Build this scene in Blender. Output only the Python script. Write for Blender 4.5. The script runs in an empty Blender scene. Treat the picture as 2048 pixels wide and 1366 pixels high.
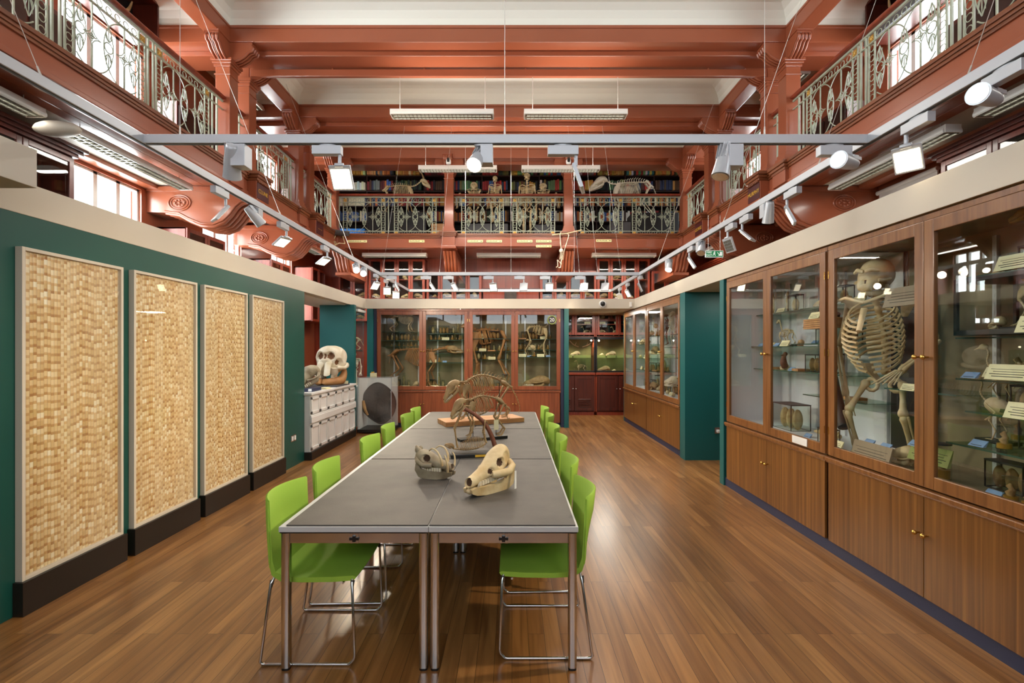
import bpy, bmesh, math, random
from mathutils import Vector, Matrix
RND = random.Random(11)
SC = bpy.context.scene
COL = SC.collection
PI = math.pi
F = 967.0      # focal length in pixels of the 2048 px wide photograph
H = 1.65       # eye height
HY = 698.0     # pixel row of the horizon
V = Vector

def P(px, py, y):
    return V(((px - 1024) / F * y, y, H + (HY - py) / F * y))
def YX(px, x):          # depth of a point of the plane X=x seen in column px
    return x * F / (px - 1024)
def lin(c):
    out = []
    for v in c[:3]:
        v = v / 255.0
        out.append(v / 12.92 if v <= .04045 else ((v + .055) / 1.055) ** 2.4)
    return tuple(out)

# ------------------------------------------------------------------ meshes
class MB:
    def __init__(s):
        s.v = []; s.f = []; s.mi = []; s.sm = []; s.cur = 0
    def add(s, vs, fs, smooth=False):
        b = len(s.v)
        s.v += [tuple(p) for p in vs]
        for f in fs:
            s.f.append(tuple(i + b for i in f)); s.mi.append(s.cur); s.sm.append(smooth)
        return s
    def box(s, x0, x1, y0, y1, z0, z1):
        vs = [(x, y, z) for z in (z0, z1) for y in (y0, y1) for x in (x0, x1)]
        return s.add(vs, [(0, 2, 3, 1), (4, 5, 7, 6), (0, 1, 5, 4), (2, 6, 7, 3), (0, 4, 6, 2), (1, 3, 7, 5)])
    def cbox(s, c, d, rot=None):
        x, y, z = [k / 2 for k in d]
        vs = [V((i, j, k)) for k in (-z, z) for j in (-y, y) for i in (-x, x)]
        if rot is not None: vs = [rot @ p for p in vs]
        vs = [p + V(c) for p in vs]
        return s.add(vs, [(0, 2, 3, 1), (4, 5, 7, 6), (0, 1, 5, 4), (2, 6, 7, 3), (0, 4, 6, 2), (1, 3, 7, 5)])
    def beam(s, p0, p1, w, h, up=(0, 0, 1)):
        p0 = V(p0); p1 = V(p1); d = (p1 - p0); L = d.length; d.normalize()
        u = V(up); sx = d.cross(u)
        if sx.length < 1e-4: sx = d.cross(V((1, 0, 0)))
        sx.normalize(); u = sx.cross(d)
        m = Matrix((sx, d, u)).transposed()
        return s.cbox((p0 + p1) / 2, (w, L, h), m)
    def tube(s, pts, r, n=6, closed=False, caps=True, flat=1.0, smooth=True):
        pts = [V(p) for p in pts]; m = len(pts)
        rs = r if isinstance(r, (list, tuple)) else [r] * m
        rings = []; prev = None
        for i, p in enumerate(pts):
            if closed: t = pts[(i + 1) % m] - pts[i - 1]
            else: t = pts[min(i + 1, m - 1)] - pts[max(i - 1, 0)]
            if t.length < 1e-9: t = V((0, 0, 1))
            t.normalize()
            if prev is None:
                a = V((0, 0, 1)) if abs(t.z) < .9 else V((1, 0, 0))
                u = (a - t * a.dot(t)).normalized()
            else:
                u = prev - t * prev.dot(t)
                u = u.normalized() if u.length > 1e-6 else prev
            prev = u; w = t.cross(u)
            rings.append([p + (u * math.cos(2 * PI * k / n) + w * math.sin(2 * PI * k / n) * flat) * rs[i] for k in range(n)])
        vs = [q for g in rings for q in g]; fs = []
        for i in range(m if closed else m - 1):
            j = (i + 1) % m
            for k in range(n):
                k2 = (k + 1) % n
                fs.append((i * n + k, i * n + k2, j * n + k2, j * n + k))
        if caps and not closed:
            fs.append(tuple(range(n))[::-1]); fs.append(tuple((m - 1) * n + k for k in range(n)))
        return s.add(vs, fs, smooth)
    def cyl(s, p0, p1, r0, r1=None, n=10, smooth=True):
        return s.tube([p0, p1], [r0, r0 if r1 is None else r1], n, smooth=smooth)
    def ring(s, c, R, r, ax='y', n=14, m=4, sx=1.0, a0=0, a1=2 * PI):
        full = abs(a1 - a0 - 2 * PI) < 1e-6
        pts = []
        for k in range(n if full else n + 1):
            a = a0 + (a1 - a0) * k / n
            p = {'y': (R * sx * math.cos(a), 0, R * math.sin(a)), 'x': (0, R * sx * math.cos(a), R * math.sin(a)), 'z': (R * sx * math.cos(a), R * math.sin(a), 0)}[ax]
            pts.append(V(c) + V(p))
        return s.tube(pts, r, m, closed=full)
    def ell(s, c, rad, nu=10, nv=7, rot=None):
        c = V(c); vs = []; fs = []
        for j in range(nv + 1):
            b = -PI / 2 + PI * j / nv
            for i in range(nu):
                a = 2 * PI * i / nu
                p = V((rad[0] * math.cos(b) * math.cos(a), rad[1] * math.cos(b) * math.sin(a), rad[2] * math.sin(b)))
                vs.append(c + (rot @ p if rot is not None else p))
        for j in range(nv):
            for i in range(nu):
                fs.append((j * nu + i, j * nu + (i + 1) % nu, (j + 1) * nu + (i + 1) % nu, (j + 1) * nu + i))
        return s.add(vs, fs, True)
    def lathe(s, prof, c=(0, 0, 0), n=16, ax='z', smooth=True, caps=True):
        c = V(c); vs = []; fs = []
        for (r, h) in prof:
            for k in range(n):
                a = 2 * PI * k / n; x, y = r * math.cos(a), r * math.sin(a)
                vs.append(c + V({'z': (x, y, h), 'y': (x, h, y), 'x': (h, x, y)}[ax]))
        m = len(prof)
        for j in range(m - 1):
            for k in range(n):
                fs.append((j * n + k, j * n + (k + 1) % n, (j + 1) * n + (k + 1) % n, (j + 1) * n + k))
        if caps:
            fs.append(tuple(range(n))[::-1]); fs.append(tuple((m - 1) * n + k for k in range(n)))
        return s.add(vs, fs, smooth)
    def prism(s, poly, a, b, plane='xz', smooth=False):
        n = len(poly)
        def q(p, t):
            return {'xz': (p[0], t, p[1]), 'yz': (t, p[0], p[1]), 'xy': (p[0], p[1], t)}[plane]
        vs = [q(p, a) for p in poly] + [q(p, b) for p in poly]
        s.add(vs, [tuple(range(n))[::-1], tuple(range(n, 2 * n))])
        return s.add(vs, [(i, (i + 1) % n, n + (i + 1) % n, n + i) for i in range(n)], smooth)
    def loft(s, secs, n=16, caps=True, pw=2.0):
        """secs: (centre, radius vector u, radius vector w)"""
        vs = []; fs = []
        for c, u, w in secs:
            for k in range(n):
                a = 2 * PI * k / n; ca, sa = math.cos(a), math.sin(a)
                if pw != 2.0:
                    ca = math.copysign(abs(ca) ** (2 / pw), ca); sa = math.copysign(abs(sa) ** (2 / pw), sa)
                vs.append(V(c) + V(u) * ca + V(w) * sa)
        m = len(secs)
        for j in range(m - 1):
            for k in range(n):
                fs.append((j * n + k, j * n + (k + 1) % n, (j + 1) * n + (k + 1) % n, (j + 1) * n + k))
        if caps:
            fs.append(tuple(range(n))[::-1]); fs.append(tuple((m - 1) * n + k for k in range(n)))
        return s.add(vs, fs, True)
    def grid(s, fn, nu, nv, smooth=True, cu=False):
        vs = [fn(i / nu, j / nv) for j in range(nv + 1) for i in range(nu + (0 if cu else 1))]
        w = nu if cu else nu + 1
        fs = [(j * w + i, j * w + (i + 1) % w, (j + 1) * w + (i + 1) % w, (j + 1) * w + i) for j in range(nv) for i in range(nu)]
        return s.add(vs, fs, smooth)
    def xf(s, m, start=0):
        s.v[start:] = [tuple(m @ V(p)) for p in s.v[start:]]
        return s
    def dent(s, c, r, depth, toward=None, mat=None, start=0):
        """push the surface near c inwards, a socket; faces that end deep take material index mat"""
        c = V(c); t = V(toward); hit = set()
        for i in range(start, len(s.v)):
            p = V(s.v[i]); d = (p - c).length
            if d < r:
                k = (1 - (d / r) ** 2) ** .6
                s.v[i] = tuple(p + t * depth * k)
                if d < r * .86: hit.add(i)
        if mat is not None:
            for k, f in enumerate(s.f):
                if all(i in hit for i in f): s.mi[k] = mat
        return s
    def build(s, name, mat, parent=None, bev=0.0, seg=2, world=True):
        me = bpy.data.meshes.new(name)
        off = V((0, 0, 0))
        if parent is not None:
            o = parent
            while o is not None:
                off += o.location; o = o.parent
        elif world and s.v:
            xs = [p[0] for p in s.v]; ys = [p[1] for p in s.v]; zs = [p[2] for p in s.v]
            off = V(((min(xs) + max(xs)) / 2, (min(ys) + max(ys)) / 2, min(zs)))
        me.from_pydata([tuple(V(p) - off) for p in s.v], [], s.f)
        mats = mat if isinstance(mat, (list, tuple)) else [mat]
        for m in mats: me.materials.append(m)
        if len(mats) > 1: me.polygons.foreach_set('material_index', [min(i, len(mats) - 1) for i in s.mi])
        me.polygons.foreach_set('use_smooth', s.sm)
        bm = bmesh.new(); bm.from_mesh(me)
        if bev:
            ed = [e for e in bm.edges if len(e.link_faces) == 2 and e.calc_face_angle(0) > .6]
            bmesh.ops.bevel(bm, geom=ed, offset=bev, segments=seg, affect='EDGES', profile=.6, clamp_overlap=True)
        bmesh.ops.recalc_face_normals(bm, faces=bm.faces)
        for e in bm.edges:
            if len(e.link_faces) == 2 and e.calc_face_angle(0) > 1.3: e.smooth = False
        bm.to_mesh(me); bm.free(); me.update()
        ob = bpy.data.objects.new(name, me); COL.objects.link(ob)
        if parent is not None: ob.parent = parent
        else: ob.location = off
        return ob

def tag(o, label=None, cat=None, group=None, kind=None):
    if label: o['label'] = label
    if cat: o['category'] = cat
    if group: o['group'] = group
    if kind: o['kind'] = kind
    return o
def thing(name, label, cat, loc=(0, 0, 0), group=None):
    o = bpy.data.objects.new(name, None); COL.objects.link(o)
    o.empty_display_size = .05; o.location = loc
    return tag(o, label, cat, group)
def struct(o, label=None):
    o['kind'] = 'structure'
    if label: o['label'] = label
    return o
def copy_tree(o, parent=None, top=True):
    c = o.copy(); COL.objects.link(c)
    if parent is not None: c.parent = parent
    for ch in KIDS.get(o.name, []) or list(o.children):
        copy_tree(ch, c, False)
    return c
KIDS = {}
def clone(proto, loc, rz=0.0, sc=1.0, label=None, group=None, name=None, rot=None):
    c = copy_tree(proto)
    if proto.parent is not None: c.parent = None
    c.location = loc
    c.rotation_euler = rot if rot is not None else (0, 0, rz)
    c.scale = (sc, sc, sc) if not isinstance(sc, (tuple, list)) else sc
    if label: c['label'] = label
    if group: c['group'] = group
    if name: c.name = name
    return c
def drop(o):
    for ch in list(o.children): drop(ch)
    bpy.data.objects.remove(o)

ORD = ['first', 'second', 'third', 'fourth', 'fifth', 'sixth', 'seventh', 'eighth', 'ninth', 'tenth', 'eleventh', 'twelfth', 'thirteenth', 'fourteenth', 'fifteenth', 'sixteenth', 'seventeenth', 'eighteenth', 'nineteenth', 'twentieth']
PEND = []
def later(o, desc, where, group=None):
    """label o at the end: desc where, with an ordinal from the left where several share both"""
    PEND.append((o, desc, where))
    if group: o['group'] = group
    return o
def short(l):
    for w in (' the ', ' with ', ' on ', ' of ', ' small ', ' one ', ' specimen ', ' a '):
        while len(l.replace('-', ' ').split()) > 15 and w in l: l = l.replace(w, ' ', 1)
    return l
def settle():
    by = {}
    for o, d, w in PEND: by.setdefault((d, w), []).append(o)
    for (d, w), os_ in by.items():
        if len(os_) == 1: os_[0]['label'] = short(d + ' ' + w); continue
        os_.sort(key=lambda o: o.location.x / max(o.location.y, .5))
        for i, o in enumerate(os_):
            o['label'] = short('%s %s from left, %s' % (ORD[i] if i < 20 else str(i + 1) + 'th', d, w))

def text(s, size, loc, rot, mat, parent=None, ext=.001, align='CENTER', name='lettering'):
    cu = bpy.data.curves.new(name, 'FONT'); cu.body = s; cu.size = size; cu.extrude = ext
    cu.align_x = align; cu.align_y = 'CENTER'
    cu.materials.append(mat)
    o = bpy.data.objects.new(name, cu); COL.objects.link(o)
    off = V((0, 0, 0)); q = parent
    while q is not None: off += q.location; q = q.parent
    o.location = V(loc) - off; o.rotation_euler = rot
    if parent is not None: o.parent = parent
    TEXTS.append(o)
    return o
TEXTS = []
def mesh_texts():
    bpy.context.view_layer.update(); dg = bpy.context.evaluated_depsgraph_get()
    for o in TEXTS:
        me = bpy.data.meshes.new_from_object(o.evaluated_get(dg)); n = bpy.data.objects.new(o.name + '_mesh', me); COL.objects.link(n)
        n.parent = o.parent; n.location = o.location; n.rotation_euler = o.rotation_euler; nm = o.name
        bpy.data.objects.remove(o); n.name = nm

def rotm(loc, rx=0, ry=0, rz=0):
    return Matrix.Translation(V(loc)) @ Matrix.Rotation(rz, 4, 'Z') @ Matrix.Rotation(ry, 4, 'Y') @ Matrix.Rotation(rx, 4, 'X')
# ------------------------------------------------------------------ materials
def nodes(name):
    m = bpy.data.materials.new(name); m.use_nodes = True
    nt = m.node_tree; b = nt.nodes['Principled BSDF']
    return m, nt, b
def rgba(c): return (*lin(c), 1)
def N(nt, t, **kw):
    n = nt.nodes.new(t)
    for k, v in kw.items():
        if k.startswith('i_'):
            n.inputs[k[2:].replace('_', ' ')].default_value = v
        else: setattr(n, k, v)
    return n
def coords(nt, scale=(1, 1, 1), rand=True, kind='Object', rot=(0, 0, 0)):
    tc = N(nt, 'ShaderNodeTexCoord'); mp = N(nt, 'ShaderNodeMapping')
    mp.inputs['Scale'].default_value = scale; mp.inputs['Rotation'].default_value = rot
    if rand:
        oi = N(nt, 'ShaderNodeObjectInfo'); mu = N(nt, 'ShaderNodeMath', operation='MULTIPLY'); mu.inputs[1].default_value = 37.0
        nt.links.new(oi.outputs['Random'], mu.inputs[0]); nt.links.new(mu.outputs[0], mp.inputs['Location'])
    nt.links.new(tc.outputs[kind], mp.inputs['Vector'])
    return mp
def ramp(nt, stops):
    r = N(nt, 'ShaderNodeValToRGB'); e = r.color_ramp.elements
    while len(e) < len(stops): e.new(.5)
    for k, (p, c) in enumerate(stops):
        e[k].position = p; e[k].color = rgba(c)
    return r
def mat(name, c, rough=.5, metal=0.0, var=None, vscale=6.0, bump=0.0, bscale=60.0, coat=0.0, emis=0.0, ec=None, spec=.5, objcol=False, stretch=(1, 1, 1)):
    m, nt, b = nodes(name)
    b.inputs['Base Color'].default_value = rgba(c); b.inputs['Roughness'].default_value = rough; b.inputs['Metallic'].default_value = metal
    b.inputs['Specular IOR Level'].default_value = spec
    if coat: b.inputs['Coat Weight'].default_value = coat; b.inputs['Coat Roughness'].default_value = .12
    if emis:
        b.inputs['Emission Color'].default_value = rgba(ec or c); b.inputs['Emission Strength'].default_value = emis
    if objcol:
        oi = N(nt, 'ShaderNodeObjectInfo'); nt.links.new(oi.outputs['Color'], b.inputs['Base Color'])
    if var:
        mp = coords(nt, stretch); no = N(nt, 'ShaderNodeTexNoise', i_Scale=vscale, i_Detail=5.0)
        nt.links.new(mp.outputs[0], no.inputs['Vector'])
        r = ramp(nt, [(.3, c), (.7, var)]); nt.links.new(no.outputs[0], r.inputs[0]); nt.links.new(r.outputs[0], b.inputs['Base Color'])
    if bump:
        mp = coords(nt, stretch); no = N(nt, 'ShaderNodeTexNoise', i_Scale=bscale, i_Detail=4.0)
        nt.links.new(mp.outputs[0], no.inputs['Vector'])
        bu = N(nt, 'ShaderNodeBump', i_Strength=bump, i_Distance=.01); nt.links.new(no.outputs[0], bu.inputs['Height']); nt.links.new(bu.outputs[0], b.inputs['Normal'])
    return m
def wood(name, c1, c2, c3, scale=(26, 26, 1.1), rough=.35, coat=.25, dist=.8):
    m, nt, b = nodes(name)
    mp = coords(nt, scale)
    no = N(nt, 'ShaderNodeTexNoise', i_Scale=1.0, i_Detail=7.0, i_Roughness=.6, i_Distortion=dist); nt.links.new(mp.outputs[0], no.inputs['Vector'])
    r = ramp(nt, [(.28, c1), (.5, c2), (.72, c3)]); nt.links.new(no.outputs[0], r.inputs[0])
    nt.links.new(r.outputs[0], b.inputs['Base Color']); b.inputs['Roughness'].default_value = rough
    b.inputs['Coat Weight'].default_value = coat; b.inputs['Coat Roughness'].default_value = .15
    bu = N(nt, 'ShaderNodeBump', i_Strength=.08, i_Distance=.004); nt.links.new(no.outputs[0], bu.inputs['Height']); nt.links.new(bu.outputs[0], b.inputs['Normal'])
    return m
def thin_glass(name, tint=(250, 252, 251), refl=1.0):
    m = bpy.data.materials.new(name); m.use_nodes = True; nt = m.node_tree; nt.nodes.clear()
    o = N(nt, 'ShaderNodeOutputMaterial'); mx = N(nt, 'ShaderNodeMixShader'); tr = N(nt, 'ShaderNodeBsdfTransparent'); gl = N(nt, 'ShaderNodeBsdfGlossy')
    tr.inputs['Color'].default_value = rgba(tint); gl.inputs['Roughness'].default_value = .01; gl.inputs['Color'].default_value = (1, 1, 1, 1)
    ge = N(nt, 'ShaderNodeNewGeometry'); dt = N(nt, 'ShaderNodeVectorMath', operation='DOT_PRODUCT'); nt.links.new(ge.outputs['Incoming'], dt.inputs[0]); nt.links.new(ge.outputs['Normal'], dt.inputs[1])
    ab = N(nt, 'ShaderNodeMath', operation='ABSOLUTE'); nt.links.new(dt.outputs['Value'], ab.inputs[0])
    su = N(nt, 'ShaderNodeMath', operation='SUBTRACT'); su.inputs[0].default_value = 1.0; nt.links.new(ab.outputs[0], su.inputs[1])
    po = N(nt, 'ShaderNodeMath', operation='POWER'); po.inputs[1].default_value = 5.0; nt.links.new(su.outputs[0], po.inputs[0])
    fr = N(nt, 'ShaderNodeMath', operation='MULTIPLY_ADD'); fr.inputs[1].default_value = .96; fr.inputs[2].default_value = .035; nt.links.new(po.outputs[0], fr.inputs[0])
    mu = N(nt, 'ShaderNodeMath', operation='MULTIPLY'); mu.inputs[1].default_value = refl
    nt.links.new(fr.outputs[0], mu.inputs[0]); nt.links.new(mu.outputs[0], mx.inputs[0]); nt.links.new(tr.outputs[0], mx.inputs[1]); nt.links.new(gl.outputs[0], mx.inputs[2]); nt.links.new(mx.outputs[0], o.inputs[0])
    return m
def floor_mat():
    m, nt, b = nodes('floorboards')
    tc = N(nt, 'ShaderNodeTexCoord'); mp = N(nt, 'ShaderNodeMapping'); mp.inputs['Rotation'].default_value = (0, 0, PI / 2)
    nt.links.new(tc.outputs['Object'], mp.inputs['Vector'])
    br = N(nt, 'ShaderNodeTexBrick', offset=.37, offset_frequency=2)
    br.inputs['Color1'].default_value = (0, 0, 0, 1); br.inputs['Color2'].default_value = (1, 1, 1, 1); br.inputs['Mortar'].default_value = (.5, .5, .5, 1)
    for k, v in (('Scale', 1.0), ('Mortar Size', .0012), ('Mortar Smooth', .2), ('Bias', 0.0), ('Brick Width', 1.7), ('Row Height', .093)): br.inputs[k].default_value = v
    nt.links.new(mp.outputs[0], br.inputs['Vector'])
    mp2 = coords(nt, (22, 1.2, 1), rand=False)
    ad = N(nt, 'ShaderNodeVectorMath', operation='ADD'); sc = N(nt, 'ShaderNodeVectorMath', operation='SCALE'); sc.inputs['Scale'].default_value = 9.0
    nt.links.new(br.outputs['Color'], sc.inputs[0]); nt.links.new(sc.outputs[0], ad.inputs[0]); nt.links.new(mp2.outputs[0], ad.inputs[1])
    no = N(nt, 'ShaderNodeTexNoise', i_Scale=1.0, i_Detail=6.0, i_Distortion=.7); nt.links.new(ad.outputs[0], no.inputs['Vector'])
    r1 = ramp(nt, [(.0, (146, 100, 54)), (.5, (164, 116, 66)), (1.0, (180, 132, 80))]); nt.links.new(br.outputs['Color'], r1.inputs[0])
    r2 = ramp(nt, [(.3, (186, 174, 162)), (.7, (255, 252, 246))]); nt.links.new(no.outputs[0], r2.inputs[0])
    mx = N(nt, 'ShaderNodeMix', data_type='RGBA', blend_type='MULTIPLY'); mx.inputs['Factor'].default_value = 1.0
    nt.links.new(r1.outputs[0], mx.inputs['A']); nt.links.new(r2.outputs[0], mx.inputs['B'])
    mo = N(nt, 'ShaderNodeMix', data_type='RGBA'); nt.links.new(br.outputs['Fac'], mo.inputs['Factor']); nt.links.new(mx.outputs['Result'], mo.inputs['A']); mo.inputs['B'].default_value = rgba((52, 32, 16))
    nt.links.new(mo.outputs['Result'], b.inputs['Base Color'])
    b.inputs['Roughness'].default_value = .3; b.inputs['Coat Weight'].default_value = .25; b.inputs['Coat Roughness'].default_value = .2
    bu = N(nt, 'ShaderNodeBump', i_Strength=.15, i_Distance=.003, invert=True); nt.links.new(br.outputs['Fac'], bu.inputs['Height']); nt.links.new(bu.outputs[0], b.inputs['Normal'])
    return m
def slides_mat():
    """columns of glass slides: vertical strips, staggered rows, a brown specimen at the top of each"""
    m, nt, b = nodes('specimen_slides'); L = nt.links.new
    def math_(op, a, b_=None, c=None):
        n = N(nt, 'ShaderNodeMath', operation=op)
        for i, v in enumerate((a, b_, c)):
            if v is None: continue
            if isinstance(v, (int, float)): n.inputs[i].default_value = v
            else: L(v, n.inputs[i])
        return n.outputs[0]
    tc = N(nt, 'ShaderNodeTexCoord'); sx = N(nt, 'ShaderNodeSeparateXYZ'); L(tc.outputs['Object'], sx.inputs[0])
    oi = N(nt, 'ShaderNodeObjectInfo')
    u = math_('DIVIDE', sx.outputs['Y'], .0235); a = math_('FLOOR', u); fu = math_('FRACT', u)
    w1 = N(nt, 'ShaderNodeTexWhiteNoise', noise_dimensions='2D'); cb = N(nt, 'ShaderNodeCombineXYZ'); L(a, cb.inputs[0]); L(oi.outputs['Random'], cb.inputs[1]); L(cb.outputs[0], w1.inputs['Vector'])
    v = math_('ADD', math_('DIVIDE', sx.outputs['Z'], .052), math_('MULTIPLY', w1.outputs['Value'], .8)); bb = math_('FLOOR', v); fv = math_('FRACT', v)
    w2 = N(nt, 'ShaderNodeTexWhiteNoise', noise_dimensions='2D'); c2 = N(nt, 'ShaderNodeCombineXYZ'); L(a, c2.inputs[0]); L(bb, c2.inputs[1]); L(c2.outputs[0], w2.inputs['Vector'])
    rc = w2.outputs['Value']
    base = ramp(nt, [(0, (206, 168, 112)), (.45, (226, 196, 146)), (.8, (236, 214, 172)), (1, (246, 236, 212))]); L(rc, base.inputs[0])
    br = ramp(nt, [(.0, (170, 116, 64)), (.5, (200, 152, 96)), (1, (224, 186, 132))]); L(rc, br.inputs[0])
    mk = N(nt, 'ShaderNodeMapRange'); mk.inputs[1].default_value = .42; mk.inputs[2].default_value = .3; L(fv, mk.inputs[0])
    m1 = N(nt, 'ShaderNodeMix', data_type='RGBA'); L(mk.outputs[0], m1.inputs['Factor']); L(base.outputs[0], m1.inputs['A']); L(br.outputs[0], m1.inputs['B'])
    ed = N(nt, 'ShaderNodeMapRange'); ed.inputs[1].default_value = .38; ed.inputs[2].default_value = .5; L(math_('ABSOLUTE', math_('SUBTRACT', fu, .5)), ed.inputs[0])
    m2 = N(nt, 'ShaderNodeMix', data_type='RGBA'); L(math_('MULTIPLY', ed.outputs[0], .55), m2.inputs['Factor']); L(m1.outputs['Result'], m2.inputs['A']); m2.inputs['B'].default_value = rgba((150, 112, 66))
    m3 = N(nt, 'ShaderNodeMix', data_type='RGBA'); w3 = N(nt, 'ShaderNodeTexNoise', i_Scale=2.2, i_Detail=3.0); L(tc.outputs['Object'], w3.inputs['Vector'])
    L(math_('MULTIPLY', math_('MULTIPLY', w1.outputs['Value'], w3.outputs[0]), .75), m3.inputs['Factor']); L(m2.outputs['Result'], m3.inputs['A']); m3.inputs['B'].default_value = rgba((226, 206, 172))
    L(m3.outputs['Result'], b.inputs['Base Color']); b.inputs['Roughness'].default_value = .3
    hb = math_('ADD', math_('MULTIPLY', math_('SINE', math_('MULTIPLY', fu, PI)), .6), math_('MULTIPLY', fv, .5))
    bu = N(nt, 'ShaderNodeBump', i_Strength=.6, i_Distance=.006); L(hb, bu.inputs['Height']); L(bu.outputs[0], b.inputs['Normal'])
    return m

M = {}
M['floor'] = floor_mat()
M['slides'] = slides_mat()
M['red'] = mat('red_gloss_paint', (154, 84, 56), .28, var=(147, 77, 50), vscale=1.5, coat=.3)
M['redwood'] = wood('red_mahogany', (112, 42, 24), (138, 56, 34), (154, 68, 42), (14, 14, .8), .35, .2)
M['darkred'] = wood('dark_mahogany', (62, 24, 16), (80, 32, 22), (96, 40, 26), (14, 14, .8), .35, .25)
M['mahog'] = wood('brown_mahogany', (108, 54, 30), (136, 72, 42), (156, 88, 54), (16, 16, 1.0), .33, .3)
M['teak'] = wood('teak_frame', (104, 64, 32), (132, 86, 46), (152, 104, 58), (22, 22, 1.2), .33, .3)
M['veneer'] = wood('striped_veneer', (88, 54, 22), (120, 78, 36), (152, 104, 50), (34, 34, .5), .36, .3, .5)
M['moulding'] = wood('moulding_wood', (92, 46, 22), (120, 64, 32), (140, 78, 42), (2, 2, 20), .35, .3)
M['white'] = mat('ceiling_plaster', (232, 230, 220), .8, bump=.05)
M['cream'] = mat('cream_fascia_paint', (208, 198, 182), .55, var=(203, 192, 174), vscale=.7)
M['whitepaint'] = mat('white_panel_paint', (232, 230, 226), .45)
M['teal'] = mat('teal_wall_paint', (22, 98, 98), .45)
M['tealdark'] = mat('deep_green_wall_paint', (20, 74, 68), .35, var=(28, 82, 72), vscale=1.2)
M['navy'] = mat('navy_plinth_paint', (48, 56, 84), .5)
M['blackplinth'] = mat('black_plinth', (30, 23, 18), .4)
M['iron'] = mat('sage_iron_paint', (172, 178, 156), .4, var=(156, 162, 140), vscale=12)
M['gold'] = mat('gilt_metal', (206, 162, 84), .35, .6, bump=.4, bscale=90)
M['brass'] = mat('brass', (214, 176, 96), .25, 1.0)
M['chrome'] = mat('chrome', (208, 210, 212), .16, 1.0)
M['alu'] = mat('silver_track_paint', (188, 192, 198), .38, .25)
M['aludark'] = mat('track_slot', (60, 56, 50), .5)
M['lampwhite'] = mat('white_lamp_housing', (236, 234, 226), .4)
M['louvre'] = mat('lamp_louvre', (196, 196, 188), .2, .9)
M['black'] = mat('black_lacquer', (22, 20, 20), .4)
M['darkgrey'] = mat('dark_grey_plastic', (52, 50, 52), .5)
M['lime'] = mat('lime_fabric', (154, 194, 66), .75, var=(146, 186, 60), vscale=3, bump=.12, bscale=500)
M['slate'] = mat('dark_slate_board', (88, 84, 80), .6, var=(74, 71, 68), vscale=5, bump=.1, bscale=120)
M['tablegrey'] = mat('pale_grey_laminate', (198, 200, 200), .4)
M['bone'] = mat('pale_bone', (222, 204, 164), .55, var=(192, 164, 114), vscale=9, bump=.25, bscale=40)
M['boneold'] = mat('aged_bone', (186, 158, 112), .6, var=(142, 112, 72), vscale=11, bump=.3, bscale=40)
M['bonewhite'] = mat('white_bone', (234, 226, 206), .5, var=(208, 192, 160), vscale=7, bump=.2, bscale=40)
M['bonegrey'] = mat('grey_bone', (176, 164, 138), .6, var=(120, 106, 82), vscale=8, bump=.3, bscale=40)
M['socket'] = mat('dark_bone_cavity', (72, 48, 30), .8)
M['bonetan'] = mat('tan_bone', (190, 140, 88), .55, var=(164, 112, 66), vscale=7, bump=.3, bscale=40)
M['branch'] = wood('bark', (84, 44, 28), (110, 60, 38), (128, 76, 48), (8, 8, 2), .6, 0)
M['darkbranch'] = wood('dark_bark', (48, 40, 38), (66, 56, 52), (84, 72, 66), (8, 8, 2), .6, 0)
M['pine'] = wood('light_base_wood', (168, 112, 64), (196, 140, 88), (210, 158, 104), (3, 20, 20), .5, .1)
M['glass'] = thin_glass('cabinet_glass')
M['shelfglass'] = thin_glass('shelf_glass', (206, 226, 216), .6)
M['jarglass'] = thin_glass('jar_glass', (240, 245, 240), .8)
M['shelfedge'] = mat('green_glass_edge', (58, 88, 76), .2)
M['card'] = mat('cream_card', (238, 230, 186), .7)
M['bluecard'] = mat('blue_card', (128, 160, 200), .7)
M['greencard'] = mat('green_card', (150, 160, 90), .7)
M['taupecard'] = mat('taupe_card', (150, 134, 112), .7)
M['whitecard'] = mat('white_card', (240, 240, 238), .7)
M['ink'] = mat('printing_ink', (60, 56, 48), .8)
M['amber'] = mat('amber_fluid', (170, 120, 44), .3)
M['tissue'] = mat('preserved_tissue', (150, 104, 60), .6, var=(190, 150, 96), vscale=20, bump=.4, bscale=60)
M['paletissue'] = mat('pale_preserved_tissue', (206, 186, 140), .6, var=(170, 140, 90), vscale=20, bump=.4, bscale=60)
M['book'] = mat('book_cloth', (128, 128, 128), .7, objcol=True)
M['shelfdark'] = mat('dark_bookcase_wood', (58, 30, 20), .5, var=(44, 22, 15), vscale=4)
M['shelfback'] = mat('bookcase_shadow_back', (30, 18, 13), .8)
M['sign'] = mat('cream_sign', (236, 224, 160), .6)
M['exitgreen'] = mat('exit_sign_green', (30, 130, 76), .5, emis=.25, ec=(30, 130, 76))
M['exitwhite'] = mat('exit_sign_white', (240, 244, 238), .5, emis=.4, ec=(240, 244, 238))
M['maroon'] = mat('maroon_plaque', (70, 16, 20), .4)
M['goldleaf'] = mat('gold_leaf_lettering', (226, 178, 60), .35, .3)
M['inner'] = mat('cabinet_inner_paint', (222, 224, 228), .6)
M['innerolive'] = mat('cabinet_inner_olive', (112, 108, 74), .7)
M['innergreen'] = mat('display_back_green', (128, 124, 78), .8)
M['innertan'] = mat('cabinet_inner_tan', (160, 148, 116), .7, var=(118, 104, 76), vscale=2.5)
M['cavity'] = mat('brown_bone_cavity', (128, 84, 48), .7, var=(96, 60, 34), vscale=12)
M['upright'] = mat('shelf_upright', (214, 216, 218), .4, .2)
M['wire'] = mat('steel_wire', (200, 196, 188), .4, .6)
M['blueplastic'] = mat('blue_plastic', (44, 128, 214), .45)
M['greyboard'] = mat('grey_backing_board', (84, 82, 84), .6)
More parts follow.
